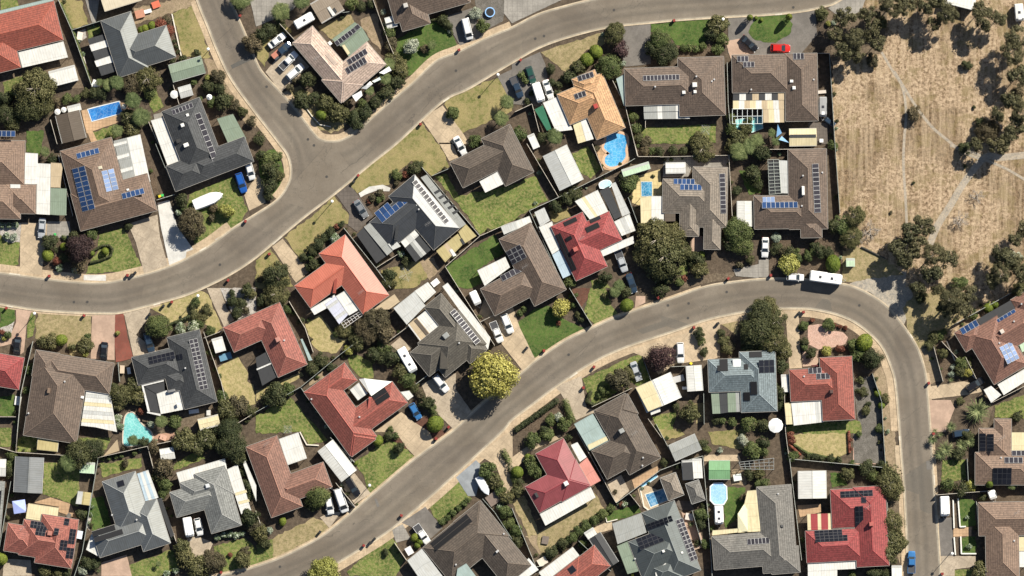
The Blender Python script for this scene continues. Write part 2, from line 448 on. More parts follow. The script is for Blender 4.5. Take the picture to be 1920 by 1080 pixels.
        k = 1/math.sqrt(1+(pl[0]*v.x+pl[1]*v.y)**2); ph = ph/k
        key = ('pm', round(pw, 3), round(ph, 3), style)
        if key not in MATS:
            m = MB(); m.box((0, 0, 0), (pw, ph, .05), 0); f = .05
            m.box((0, 0, .03), (pw-2*f, ph-2*f, .012), 1)
            MATS[key] = m.me(name, [panel_frame(style), panel_glass(style)])
        me = MATS[key]
        for i in range(nu):
            for j in range(nv):
                q = o+u*(A*(i+.5)/nu)+v*(B*(j+.5)/nv)
                zz = pl[0]*q.x+pl[1]*q.y+pl[2]
                M = Matrix.Identity(4)
                for r in range(3): M[r][0] = U[r]; M[r][1] = Vv[r]; M[r][2] = n[r]
                M.translation = Vector((q.x-s.o[0], q.y-s.o[1], zz))+n*.12
                ob = bpy.data.objects.new(name, me); ROOT.objects.link(ob); ob.parent = s.root; ob.matrix_local = M
        return s
    def mat(s, x, y, du, dv, ang=None, n=None, name='pool_heating_mat'):
        """black solar pool-heating strip lying on the roof"""
        n = n or max(1, int(LN(min(du, dv))/1.2))
        if du >= dv: return s.panels(x, y, du, dv, 1, n, 'mat', ang, .08, name)
        return s.panels(x, y, du, dv, n, 1, 'mat', ang, .08, name)
    def box(s, x, y, sx, sy, h=.5, c=(.75, .75, .72), name='roof_cooler', ang=None):
        X, Y = W2(x, y); z, pl = s.plane_at(X, Y); m = MB(); a = -math.radians(s.ang if ang is None else ang)
        m.box((X, Y, z+h*.28), (LN(sx), LN(sy), h), 0, a, .92)
        m.box((X, Y, z+h*.78+.02), (LN(sx)*.8, LN(sy)*.8, .05), 1, a)
        m.build(name, [plain('rb%s' % (c,), c, .5), plain('rbt%s' % (c,), mul(c, .85), .5)], s.root, s.o); return s
    def vent(s, x, y):
        X, Y = W2(x, y); z, _ = s.plane_at(X, Y); m = MB(); m.cyl((X, Y, z-.15), .15, .4, 8); m.cyl((X, Y, z+.25), .24, .14, 10, 0, .16)
        m.build('roof_vent', plain('ventm', (.55, .55, .55), .4, metal=.3), s.root, s.o); return s
    def aerial(s, x, y):
        X, Y = W2(x, y); z, _ = s.plane_at(X, Y); m = MB(); m.tube((X, Y, z-.1), (X, Y, z+1.6), .025); m.tube((X-.6, Y-.4, z+1.5), (X+.6, Y+.4, z+1.5), .018)
        for k in range(6):
            t = -.6+.24*k; m.tube((X+t+.25, Y+t*.7-.35, z+1.5), (X+t-.25, Y+t*.7+.35, z+1.5), .01)
        m.build('aerial', plain('aerialm', (.35, .34, .33), .5), s.root, s.o); return s
    def patio(s, P, cols, z=2.3, tilt=0.0, name='patio_roof', post=True, rib=True, label=None):
        q = pts(P) if isinstance(P, str) else P
        m = MB(); n = len(cols); names = sorted(set(cols)); zz = [z, z, z-tilt, z-tilt]
        for i, ch in enumerate(cols):
            a, b = i/n, (i+1)/n
            p0 = lerp(q[0], q[1], a); p1 = lerp(q[0], q[1], b); p3 = lerp(q[3], q[2], a); p2 = lerp(q[3], q[2], b)
            base = len(m.F); poly = [p0, p1, p2, p3]
            if area(poly) < 0: order = [3, 2, 1, 0]
            else: order = [0, 1, 2, 3]
            uu = math.dist(q[0], q[1]); L3 = math.dist(q[0], q[3]); uvs = {0: (a*uu, 0), 1: (b*uu, 0), 2: (b*uu, L3), 3: (a*uu, L3)}
            k = names.index(ch)
            m.face([(*poly[j], zz[j]) for j in order], k, [uvs[j] for j in order])
            m.face([(*poly[j], zz[j]-.06) for j in order[::-1]], k)
        for i in range(4):
            j = (i+1) % 4; a, b = q[i], q[j]
            m.face([(*a, zz[i]-.10), (*b, zz[j]-.10), (*b, zz[j]+.01), (*a, zz[i]+.01)], 0)
        o_ = m.build(name, [PM[c]() for c in names], s.root, s.o)
        if label: o_['label'] = label
        if post:
            c0 = (sum(p[0] for p in q)/4, sum(p[1] for p in q)/4)
            for i in range(4):
                p = lerp(q[i], c0, .05)
                if any(g.inside(p[0], p[1], .2) for g in s.w): continue
                link('post', post_me(), s.root, (p[0]-s.o[0], p[1]-s.o[1], 0), 0, (1, 1, zz[i]-.07))
        return s
def lerp(a, b, t): return (a[0]+(b[0]-a[0])*t, a[1]+(b[1]-a[1])*t)
def post_me():
    if 'post' not in MATS:
        m = MB(); m.box((0, 0, .5), (.1, .1, 1)); MATS['post'] = m.me('post', [plain('postm', (.6, .58, .54), .5)])
    return MATS['post']
def glassm(): return plain('glass_dark', (.03, .04, .05), .08, .1, spec=.8)
def panel_frame(st): return {'dark': lambda: plain('pf_light', (.42, .42, .42), .35, .05), 'blue': lambda: plain('pf_light', (.42, .42, .42), .35, .05),
     'pale': lambda: plain('pf_light', (.42, .42, .42), .35, .05), 'black': lambda: plain('pf_dark', (.05, .05, .055), .4, .05), 'mat': lambda: plain('pf_mat', (.016, .016, .018), .75, .1)}[st]()
def panel_glass(st):
    key = 'pg_'+st
    if key in MATS: return MATS[key]
    c = {'dark': (.035, .033, .04), 'blue': (.022, .05, .13), 'pale': (.16, .22, .36), 'black': (.012, .013, .018), 'mat': (.012, .012, .014)}[st]
    m, nt, b = newmat(key); oi = nt.nodes.new('ShaderNodeObjectInfo')
    L(nt, mixc(nt, oi.outputs['Random'], mul(c, .8), mul(c, 1.3)), b.inputs['Base Color'])
    b.inputs['Roughness'].default_value = .7 if st == 'mat' else .12; b.inputs['Specular IOR Level'].default_value = .25 if st != 'blue' and st != 'pale' else .5
    MATS[key] = m; return m
PM = {  # sheet-metal and clear-sheet colours for patios and verandahs
 'w': lambda: metal('pm_white', (.60, .60, .575), .5, .4, .62, .30), 'W': lambda: metal('pm_pure', (.62, .62, .60), .5, .4, .8, .2),
 'c': lambda: metal('pm_cream', (.60, .53, .34), .5, .4, .6, .22), 'g': lambda: metal('pm_grey', (.30, .31, .30), .5, .4, .4, .35),
 'l': lambda: metal('pm_lgrey', (.46, .47, .46), .5, .4, .5, .25), 'd': lambda: metal('pm_dark', (.045, .047, .05), .5, .4, .5, .3),
 'G': lambda: metal('pm_green', (.03, .14, .08), .5, .4, .5, .3), 's': lambda: metal('pm_sage', (.20, .25, .19), .5, .4, .5, .3),
 't': lambda: metal('pm_teal', (.29, .37, .36), .5, .4, .5, .2), 'b': lambda: metal('pm_blue', (.38, .48, .56), .5, .4, .5, .2),
 'y': lambda: metal('pm_mustard', (.40, .34, .17), .55, .3, .8, .2), 'n': lambda: metal('pm_tan', (.45, .36, .24), .5, .4, .5, .2),
 'r': lambda: metal('pm_crim', (.30, .05, .055), .5, .4, .5, .2), 'k': lambda: plain('pm_char', (.03, .031, .033), .6),
 'B': lambda: metal('pm_brown', (.10, .08, .062), .6, .3, .5, .3), 'v': lambda: metal('pm_lilac', (.5, .52, .62), .5, .4, .5, .15),
 'p': lambda: metal('pm_salmon', (.55, .24, .20), .5, .4, .5, .2), 'q': lambda: metal('pm_palegreen', (.42, .55, .40), .5, .4, .7, .25),
 'x': lambda: plain('pm_lav', (.42, .48, .78), .7)}
TL = dict(
 brick=((.29, .075, .048), (.24, .065, .045)), brown=((.145, .105, .080), (.115, .084, .065)), brown2=((.175, .118, .085), (.15, .10, .074)),
 dbrown=((.105, .082, .064), (.085, .067, .053)), char=((.056, .059, .063), (.045, .048, .051)), dgrey=((.10, .11, .11), (.082, .09, .09)),
 pink=((.47, .36, .29), (.40, .30, .25)), orange=((.46, .28, .145), (.40, .235, .125)), taupe=((.215, .18, .145), (.17, .145, .12)),
 rose=((.30, .10, .075), (.25, .085, .066)), crim=((.285, .056, .054), (.235, .046, .045)), rasp=((.26, .058, .066), (.21, .05, .055)),
 olive=((.098, .088, .072), (.082, .074, .062)), blueg=((.17, .21, .225), (.135, .17, .185)), grey=((.20, .205, .195), (.16, .165, .16)),
 slate=((.075, .085, .085), (.062, .07, .072)), redbr=((.215, .110, .080), (.18, .092, .068)), salmonb=((.215, .145, .105), (.18, .12, .088)), wgrey=((.17, .16, .145), (.13, .125, .115)),
 scarlet=((.27, .078, .058), (.22, .066, .05)))
def T(k): return tile('tile_'+k, *TL[k])
def TC(k, f=1.25): return plain('cap_%s%s' % (k, f), mul(TL[k][0], f), .8)
HG = 'houses along the streets'
def house(label, short, ang, wings, tk, cap=1.25, ridge=None, **k):
    m = T(tk) if isinstance(tk, str) else tk
    c = ridge or (TC(tk, cap) if isinstance(tk, str) else None)
    return Building('brick_house', wings, ang, m, c, label=label, cat='house', short=short, group=HG, **k)
def shed(ang, x, y, du, dv, kind, col, look, z0=2.1, pitch=.2, name='garden_shed', cat='shed', wall=(.4, .4, .38), extra=()):
    b = Building(name, [(x, y, du, dv, kind)], ang, PM[col]() if isinstance(col, str) else col, look=look, cat=cat, group='sheds and garages in the yards', z0=z0, pitch=pitch, wall=wall, overhang=.08, gutter=(.5, .5, .48), windows=False, capw=.16)
    m = MB(); g = b.w[0]; r = g.r; p = g.P((r[0]+r[1])/2, r[3]-.05); q = g.P((r[0]+r[1])/2, r[3]-.02); a = math.atan2(g.u[1], g.u[0])
    m.box((p[0], p[1], .95), (min(2.2, (r[1]-r[0])*.6), .06, 1.9), 0, a); m.build('door', plain('shed_door', (.35, .34, .32), .5), b.root, b.o)
    return b

# ------------------------------------------------------------------ ground sheets
LAYER = {}
GN = {}
def jitter(P, amp, step=.8):
    out = []; n = len(P)
    for i in range(n):
        a, b = P[i], P[(i+1) % n]; ln = math.dist(a, b); k = max(1, int(ln/step))
        for j in range(k):
            p = lerp(a, b, j/k); f = amp*(1 if j else .4)
            out.append((p[0]+random.uniform(-f, f), p[1]+random.uniform(-f, f)))
    return out
ZB = dict(park=.02, bed=.04, dirt=.03, lawn=.06, slab=.092, path=.075, gravel=.05, foot=.082, road=.13, kerb=.15)
CNT = {}
def sheet(name, P, m, zc, jit=.0, thick=0.0):
    """one flat sheet of ground; its polygon is in metres"""
    CNT[zc] = CNT.get(zc, 0)+1; z = ZB[zc]+.0012*(CNT[zc] % 9)
    P = ccw(P)
    if jit: P = jitter(P, jit)
    cx = sum(p[0] for p in P)/len(P); cy = sum(p[1] for p in P)/len(P)
    import mathutils
    tri = mathutils.geometry.tessellate_polygon([[Vector((p[0], p[1], 0)) for p in P]])
    F = []
    for t in tri:
        a = area([P[i] for i in t]); F.append(tuple(t) if a > 0 else tuple(t[::-1]))
    me = mesh(name, [(p[0]-cx, p[1]-cy, 0) for p in P], F, [m])
    o = link(name, me, None, (cx, cy, z)); o['kind'] = 'structure'; return o
GM = {
 'L': ('lawn', 'lawn', lambda: ground_mat('grass_green', (.055, .095, .02), (.12, .165, .04), (.25, .22, .095), .22, 1.6, contrast=.07), .24),
 'G': ('lawn', 'lawn', lambda: ground_mat('grass_lush', (.03, .068, .015), (.066, .118, .026), (.125, .145, .05), .25, 1.8, contrast=.08), .22),
 'M': ('lawn', 'lawn', lambda: ground_mat('grass_mixed', (.13, .135, .045), (.24, .205, .09), (.33, .26, .13), .16, .9, contrast=.07), .28),
 'D': ('dry_lawn', 'lawn', lambda: ground_mat('grass_dry', (.27, .215, .12), (.34, .27, .155), (.16, .145, .062), .2, 1.1), .3),
 'Y': ('dry_lawn', 'lawn', lambda: ground_mat('grass_straw', (.40, .32, .17), (.34, .28, .14), (.20, .19, .07), .25, 1.2), .2),
 'B': ('garden_bed', 'bed', lambda: ground_mat('mulch', (.058, .04, .028), (.092, .066, .045), (.15, .115, .082), .4, 3.), .28),
 'R': ('garden_bed', 'bed', lambda: ground_mat('red_mulch', (.10, .045, .032), (.13, .06, .042), (.09, .055, .04), .5, 3.), .1),
 'E': ('bare_earth', 'dirt', lambda: ground_mat('earth', (.34, .26, .175), (.26, .195, .135), (.18, .145, .085), .2, 1.4), .25),
 'F': ('bare_earth', 'dirt', lambda: ground_mat('earth_dark', (.13, .096, .066), (.09, .07, .05), (.19, .15, .105), .25, 1.6), .2),
 'S': ('gravel_bed', 'gravel', lambda: ground_mat('gravel_grey', (.13, .12, .105), (.20, .185, .165), (.08, .072, .062), .6, 6.), .08),
 'P': ('gravel_bed', 'gravel', lambda: ground_mat('gravel_pink', (.46, .28, .215), (.38, .24, .185), (.55, .40, .33), .6, 6.), .08),
 'K': ('gravel_bed', 'gravel', lambda: ground_mat('rocks', (.34, .31, .28), (.22, .18, .15), (.5, .48, .45), .8, 4.), .12),
 'C': ('driveway', 'slab', lambda: slab_mat('concrete', (.42, .35, .265), (.25, .20, .15), 2.6, ang=.5), .03),
 'T': ('driveway', 'slab', lambda: slab_mat('concrete_warm', (.47, .37, .255), (.30, .24, .17), 2.4, ang=.7), .03),
 'N': ('driveway', 'slab', lambda: slab_mat('pink_paving', (.44, .31, .235), (.33, .24, .18), .0), .03),
 'X': ('driveway', 'slab', lambda: slab_mat('brick_red_paving', (.215, .07, .05), (.15, .07, .052), .0), .06),
 'W': ('driveway', 'slab', lambda: slab_mat('white_concrete', (.56, .55, .52), (.46, .44, .40), .0), .03),
 'A': ('driveway', 'slab', lambda: slab_mat('old_asphalt', (.17, .155, .14), (.115, .105, .095), .0), .04),
 'H': ('driveway', 'slab', lambda: slab_mat('grey_paving', (.30, .28, .25), (.20, .185, .165), 1.2), .03),
 'Z': ('paving', 'slab', lambda: slab_mat('dark_paving', (.13, .11, .095), (.085, .075, .065), .9), .05),
 'O': ('paving', 'slab', lambda: slab_mat('yellow_paving', (.58, .47, .24), (.5, .4, .2), 1.0), .02),
 'Q': ('paving', 'slab', lambda: slab_mat('terracotta', (.46, .31, .19), (.38, .25, .15), .8), .03),
 'I': ('paving', 'slab', lambda: slab_mat('blue_concrete', (.27, .29, .31), (.22, .235, .25), .0), .02),
}
def G(spec):
    for ln in spec.strip().splitlines():
        t, p = ln.strip()[0], ln.strip()[2:]
        nm, zc, mf, j = GM[t]
        sheet(nm, pts(p), mf(), zc, j)
def smooth(P, n=6):
    out = []
    for i in range(len(P)-1):
        p0 = P[max(i-1, 0)]; p1 = P[i]; p2 = P[i+1]; p3 = P[min(i+2, len(P)-1)]
        for k in range(n):
            t = k/n
            out.append(tuple(.5*((2*p1[c])+(-p0[c]+p2[c])*t+(2*p0[c]-5*p1[c]+4*p2[c]-p3[c])*t*t+(-p0[c]+3*p1[c]-3*p2[c]+p3[c])*t**3) for c in (0, 1)))
    out.append(P[-1]); return out
def offset(P, d):
    out = []
    for i in range(len(P)):
        a = P[max(i-1, 0)]; b = P[min(i+1, len(P)-1)]; t = Vector((b[0]-a[0], b[1]-a[1])).normalized()
        out.append((P[i][0]-t.y*d, P[i][1]+t.x*d))
    return out
def strip(name, P, d0, d1, m, z, h=0.0, kind='structure'):
    A = offset(P, d0); B = offset(P, d1); mb = MB(); n = len(P); s_ = 0
    for i in range(n-1):
        q = [A[i], A[i+1], B[i+1], B[i]]; l = math.dist(P[i], P[i+1]); u = [(s_, 0), (s_+l, 0), (s_+l, 1), (s_, 1)]
        if area(q) < 0: q = q[::-1]; u = u[::-1]
        mb.face([(*p, z+h) for p in q], 0, u); s_ += l
        if h:
            for (C, D) in ((A[i], A[i+1]), (B[i+1], B[i])): mb.face([(*D, z), (*C, z), (*C, z+h), (*D, z+h)], 0)
    c = P[n//2]; o = mb.me(name, [m], (c[0], c[1], 0)); ob = link(name, o, None, (c[0], c[1], 0)); ob['kind'] = kind; return ob
# ------------------------------------------------------------------ vegetation
LF = {
 'o': ('olive green', lambda: leaf('leaf_olive', (.030, .034, .012), (.085, .086, .034), (.19, .175, .085))),
 'E': ('tall olive grey', lambda: leaf('leaf_eucalypt', (.026, .026, .012), (.075, .073, .036), (.175, .16, .088))),
 'd': ('dark green', lambda: leaf('leaf_dark', (.019, .024, .010), (.045, .055, .023), (.105, .105, .047))),
 'g': ('mid green', lambda: leaf('leaf_mid', (.028, .042, .013), (.078, .102, .033), (.175, .19, .075))),
 'l': ('lime', lambda: leaf('leaf_lime', (.05, .075, .010), (.115, .15, .02), (.19, .21, .035))),
 'y': ('golden yellow', lambda: leaf('leaf_gold', (.10, .10, .02), (.27, .262, .062), (.50, .475, .18))),
 'p': ('dark purple', lambda: leaf('leaf_purple', (.018, .012, .014), (.05, .028, .03), (.10, .062, .056))),
 's': ('silver grey', lambda: leaf('leaf_silver', (.13, .15, .11), (.28, .31, .24), (.48, .50, .42))),
 'b': ('brownish', lambda: leaf('leaf_brown', (.036, .031, .018), (.088, .073, .042), (.17, .14, .082))),
 'r': ('reddish', lambda: leaf('leaf_red', (.08, .022, .014), (.17, .055, .035), (.27, .12, .08))),
 'w': ('white-flowering', lambda: leaf('leaf_white', (.05, .08, .03), (.16, .21, .10), (.85, .85, .80))),
 'Y': ('spiky green', lambda: leaf('leaf_spiky', (.035, .05, .02), (.10, .125, .05), (.26, .27, .13))),
 'P': ('feathery green', lambda: leaf('leaf_palm', (.028, .045, .015), (.08, .105, .035), (.18, .20, .09))),
}
bark = lambda: plain('bark', (.16, .125, .095), .9, .3, 4)
barkw = lambda: plain('bark_pale', (.42, .37, .31), .85, .3, 3)
def crown(lobes, nleaf, ls, fill=.35, flat=1.0, dense=False, rng=None):
    """leaf-sized faces spread through several clumps"""
    rng = rng or np.random.RandomState(1)
    w_ = np.array([l[3]**2 for l in lobes]); w_ = w_/w_.sum()
    idx = rng.choice(len(lobes), nleaf, p=w_); Lb = np.array(lobes)[idx]
    dr = rng.normal(size=(nleaf, 3)); dr /= np.linalg.norm(dr, axis=1)[:, None]
    dr[:, 2] = np.where(rng.rand(nleaf) < .72, np.abs(dr[:, 2]), dr[:, 2])
    rad = Lb[:, 3]*(1-fill*rng.rand(nleaf)**(3 if dense else 1.6))
    C = Lb[:, :3]+dr*rad[:, None]*np.array([1, 1, flat]); C[:, 2] = np.maximum(C[:, 2], .02)
    nr = dr+rng.normal(scale=.25 if dense else .42, size=(nleaf, 3)); nr /= np.linalg.norm(nr, axis=1)[:, None]
    a = np.cross(nr, rng.normal(size=(nleaf, 3))); a /= np.linalg.norm(a, axis=1)[:, None]; b = np.cross(nr, a)
    s1 = ls*(.6+.8*rng.rand(nleaf))[:, None]; s2 = s1*(.45+.35*rng.rand(nleaf))[:, None]
    V = np.stack([C-a*s1, C-b*s2, C+a*s1, C+b*s2], 1).reshape(-1, 3)
    return V
def quadmesh(name, V, m):
    n = len(V)//4; me = bpy.data.meshes.new(name)
    me.vertices.add(n*4); me.vertices.foreach_set('co', V.astype(np.float32).ravel())
    me.loops.add(n*4); me.loops.foreach_set('vertex_index', np.arange(n*4, dtype=np.int32))
    me.polygons.add(n); me.polygons.foreach_set('loop_start', np.arange(0, n*4, 4, dtype=np.int32)); me.polygons.foreach_set('loop_total', np.full(n, 4, dtype=np.int32))
    me.materials.append(m); me.update(calc_edges=True); me.validate(); return me
CR = {}
def crown_mesh(kind, cls, var):
    key = (kind, cls, var)
    if key in CR: return CR[key]
    rng = np.random.RandomState(sum(map(ord, kind))*31+cls*7+var)
    lb = []
    if kind == 'l':      # clipped ball
        lb = [(0, 0, .75, .92)]; nl, ls = ((900, .13), (2600, .075), (5000, .05))[cls]; V = crown(lb, nl, ls, .12, 1, True, rng)
    else:
        loose = kind in 'osbE' or var == 3; n = (5, 9, 17)[cls] + (7 if loose and cls == 2 else 0)
        for i in range(n):
            a = rng.rand()*6.283; rr = math.sqrt(rng.rand())*(.66 if not loose else .82); q = .30+.22*rng.rand() if cls else .42+.2*rng.rand()
            if loose and cls == 2: q *= .66
            lb.append((rr*math.cos(a)*(1.08 if i % 2 else .95), rr*math.sin(a), .5+.55*(1-rr*rr)*(.6+.5*rng.rand()), q))
        if not loose or cls < 2: lb.append((0, 0, .72, .5))
        if kind == 'y': lb.append((0, 0, .5, .84)); lb.append((0, 0, .6, .8))
        ax = rng.rand()*3.14
        for i in range(0 if kind == 'y' else (0, 2, 3)[cls]): a = ax+rng.normal()*.5+(3.14 if i % 2 else 0); lb.append((.86*math.cos(a), .86*math.sin(a), .35+.3*rng.rand(), .24+.1*rng.rand()))
        nl, ls = ((620, .16), (2800, .085), (10500, .042))[cls]
        if kind == 'y': nl = int(nl*1.8)
        if kind == 'E': nl = int(nl*.8)
        V = crown(lb, nl, ls, .5, .85, False, rng)
        # stray outer sprays
        k = nl//(14 if kind in 'yE' else 7); st = crown([(0, 0, .7, 1.02)], k, ls*.9, .3, .7, False, rng); V = np.concatenate([V, st])
    nmm = {'w': 'flowering_crown'}.get(kind, 'crown')
    CR[key] = quadmesh(nmm, V, LF[kind][1]()); return CR[key]
def trunk_mesh(var, pale=False):
    key = ('trunk', var, pale)
    if key in CR: return CR[key]
    rng = np.random.RandomState(var+5); m = MB(); p = Vector((0, 0, 0)); r = .075
    for i in range(4):
        q = p+Vector((rng.uniform(-.05, .05), rng.uniform(-.05, .05), .17)); m.tube(p, q, r, r*.82, 7); p = q; r *= .82
        if i > 0:
            for k in range(2):
                a = rng.rand()*6.28; e = p+Vector((math.cos(a)*.42, math.sin(a)*.42, .26+.1*rng.rand())); mid = p.lerp(e, .5)+Vector((0, 0, .04)); m.tube(p, mid, r*.55, r*.4, 5); m.tube(mid, e, r*.4, r*.15, 5)
    CR[key] = m.me('trunk', [barkw() if pale else bark()]); return CR[key]
def palm_meshes(kind, cls):
    key = ('palm', kind, cls)
    if key in CR: return CR[key]
    rng = np.random.RandomState(11+cls); Q = []
    spiky = kind == 'Y'; nf = (34 if spiky else 13)+cls*(86 if spiky else 6)
    for f in range(nf):
        a = 6.283*f/nf+rng.uniform(-.1, .1); ln = 1.0*(.75+.3*rng.rand()); lift = rng.uniform(.1, 1.0) if spiky else rng.uniform(.25, .6); droop = .25 if spiky else .75
        prev = None; N = 9
        if spiky: ln *= (1.05-.55*lift)
        for i in range(N):
            t = i/(N-1); x = ln*t*(1-.12*t); z = lift*t*ln*.9-droop*t*t*ln; c = Vector((math.cos(a)*x, math.sin(a)*x, z))
            if prev is not None:
                sd = Vector((-math.sin(a), math.cos(a), 0)); w0 = (.035 if cls == 0 else .045) if spiky else .02; w0 *= (1.15-t)
                Q += [prev-sd*w0, prev+sd*w0, c+sd*w0*.7, c-sd*w0*.7]
                if not spiky:
                    for sg in (-1, 1):
                        for h in (.0, .5):
                            b = prev.lerp(c, h); l = .30*math.sin(3.14*min(.95, t*.85+.12)); tip = b+sd*sg*l+Vector((math.cos(a), math.sin(a), -.35))*l*.55; dd = Vector((math.cos(a), math.sin(a), 0))*.022
                            Q += [b-dd, b+dd, tip+dd*.3, tip-dd*.3]
            prev = c
    V = np.array([tuple(v) for v in Q]); CR[key] = quadmesh('fronds', V, LF[kind][1]()); return CR[key]
VEG = []
SIZEW = lambda r: 'tiny' if r < 1.0 else 'small' if r < 1.6 else 'medium' if r < 2.6 else 'large' if r < 4.2 else 'very large'
def plant(x, y, rpx, k):
    X, Y = W2(x, y); r = LN(rpx); rz = random.uniform(0, 6.28); v = random.randint(0, 3)
    if k in 'PY':
        cls = 0 if r < 1.6 else 1; h = {'P': (.8+.9*r) if r < 2 else 3.2, 'Y': .5*r if r < 1.6 else 1.4}[k]
        nm = 'palm_tree' if k == 'P' else 'yucca' if r < 2 else 'date_palm'; ct = 'palm' if nm != 'yucca' else 'plant'
        look = '%s %s %s' % (SIZEW(r), LF[k][0], {'palm_tree': 'palm', 'yucca': 'yucca clump', 'date_palm': 'date palm'}[nm])
        t = thing(nm, (X, Y, 0), ct, look, group='palms and spiky plants', rz=rz)
        link('trunk', trunk_c(k), t, (0, 0, 0), 0, (.18+.03*r, .18+.03*r, h)); link('fronds', palm_meshes(k, cls), t, (0, 0, h), 0, (r*1.08,)*3); return
    if k == 'x':
        t = thing('bare_tree', (X, Y, 0), 'tree', '%s leafless branching tree' % SIZEW(r), group='leafless trees', rz=rz); m = bare_mesh(v)
        link('trunk', m, t, (0, 0, 0), 0, (r, r, r*.9)); return
    if k == 'k':
        h = 4.2; t = thing('cypress', (X, Y, 0), 'tree', 'slim upright golden-green cypress', group='column cypresses', rz=rz)
        link('trunk', trunk_c('P'), t, (0, 0, 0), 0, (.14, .14, 1.2)); link('crown', crown_mesh('l', 1, v), t, (0, 0, .1), 0, (r, r, h/1.7)); return
    if r < 1.0:
        h = r*(1.0 if k != 'l' else 1.0)
        o = link('shrub', crown_mesh(k, 0, v), None, (X, Y, 0), rz, (r, r, h)); tag(o, None, 'shrub', LF[k][0]+' garden shrubs'); AUTO.append((o, '%s %s %s' % (SIZEW(r), LF[k][0], 'clipped shrub' if k == 'l' else 'shrub'), (X, Y))); return
    cls = 1 if r < 2.6 else 2
    tree = r >= 1.7 and k != 'l' or r > 2.2
    if tree: h = 1.6+1.25*r; ch = (h*.72)/1.35; z0 = h*.26
    if k == 'E': h = 3.0+2.0*r; ch = h*.34; z0 = h*.5
    else: h = r*1.45; ch = r*.95; z0 = .05
    nm = 'tree' if tree else 'shrub'
    look = '%s %s %s' % (SIZEW(r), LF[k][0], 'tree' if tree else 'clipped shrub' if k == 'l' else 'bush')
    t = thing(nm, (X, Y, 0), nm, look, group=LF[k][0]+(' trees' if tree else ' garden bushes'), rz=rz)
    link('trunk', trunk_mesh(v, k in 'osE' and tree), t, (0, 0, 0), 0, (r*.9, r*.9, h if tree else r))
    link('crown', crown_mesh(k, cls, v), t, (0, 0, z0), 0, (r*random.uniform(.92, 1.16), r*random.uniform(.84, 1.04), ch*random.uniform(.85, 1.15)))
def trunk_c(k):
    key = ('tc', k)
    if key not in CR:
        m = MB(); m.cyl((0, 0, 0), .55, 1.0, 9, 0, .45); CR[key] = m.me('trunk', [bark()])
    return CR[key]
def bare_mesh(v):
    key = ('bare', v)
    if key in CR: return CR[key]
    rng = np.random.RandomState(40+v); m = MB()
    def br(p, d_, l, r, dep):
        q = p+d_*l; m.tube(p, q, r, r*.65, 5)
        if dep:
            for i in range(4 if dep > 1 else 5):
                a = rng.normal(size=3)*.75; nd = (d_+Vector(a)).normalized(); nd.z = abs(nd.z)*.6; br(p+d_*l*rng.uniform(.4, 1), nd.normalized(), l*.68, r*.5, dep-1)
    br(Vector((0, 0, 0)), Vector((.2, .1, 1)).normalized(), .35, .05, 0)
    for k in range(5):
        a = 6.28*k/5+rng.rand(); br(Vector((.07, .035, .35)), Vector((math.cos(a), math.sin(a), .45)).normalized(), .45, .032, 3)
    CR[key] = m.me('trunk', [plain('deadwood', (.33, .29, .25), .85, .3, 4)]); return CR[key]
QUEUE = []
def veg(spec):
    for tk in spec.split():
        a = tk.split(','); x, y, r, k = float(a[0]), float(a[1]), float(a[2]), a[3]; zn = [c for c in ZN if ZN[c] == (OX, OY)][0]
        if k in 'od' and r >= 60 and (zn == 'D' and x > 470 or zn == 'H' and x > 940 or zn == 'L' and 1090 < x < 1500 and y < 200): k = 'E'; r *= .84; x += 14; y -= 14
        QUEUE.append((OX+x/4, OY+y/4, r/4, k))
def grow(limit=285):
    """plants as things; the tiniest beyond the limit become one ground-cover object"""
    zone('*'); sh = sorted([q for q in QUEUE if q[3] not in 'PYxk' and (q[2]*S < 1.7 or q[3] == 'l')], key=lambda q: -q[2]); rest = set(sh[limit:]); ks = sorted({q[3] for q in rest}); Vs = []; mi = []
    for q in QUEUE:
        if q in rest:
            src = crown_mesh(q[3], 0, random.randint(0, 2)); n = len(src.vertices); co = np.empty(n*3, np.float32); src.vertices.foreach_get('co', co); co = co.reshape(-1, 3)*q[2]*S
            a = random.uniform(0, 6.28); R = np.array([[math.cos(a), math.sin(a), 0], [-math.sin(a), math.cos(a), 0], [0, 0, 1]]); x, y = W2(q[0], q[1]); Vs.append(co @ R+np.array([x, y, 0])); mi += [ks.index(q[3])]*(n//4)
        else: plant(*q)
    rr = random.Random(3)
    for q in FENCES:
        for a, b in zip(q, q[1:]):
            n = int(math.dist(a, b)/1.5); t = Vector((b[0]-a[0], b[1]-a[1])).normalized()
            for i in range(n):
                if rr.random() > .38: continue
                p = lerp(a, b, (i+rr.random())/n); s_ = rr.choice((-1, 1))*rr.uniform(.3, 1.1); k = rr.choice('dogobwg'); r = rr.uniform(.22, .62)
                if k not in ks: continue
                src = crown_mesh(k, 0, rr.randint(0, 2)); m_ = len(src.vertices); co = np.empty(m_*3, np.float32); src.vertices.foreach_get('co', co); Vs.append(co.reshape(-1, 3)*r+np.array([p[0]-t.y*s_, p[1]+t.x*s_, 0])); mi += [ks.index(k)]*(m_//4)
    if Vs:
        me = quadmesh('small_plants', np.concatenate(Vs), LF[ks[0]][1]())
        for k in ks[1:]: me.materials.append(LF[k][1]())
        me.polygons.foreach_set('material_index', mi); o = link('small_plants', me); tag(o, 'small garden plants scattered through the beds of all the yards', 'plants', None, 'stuff')
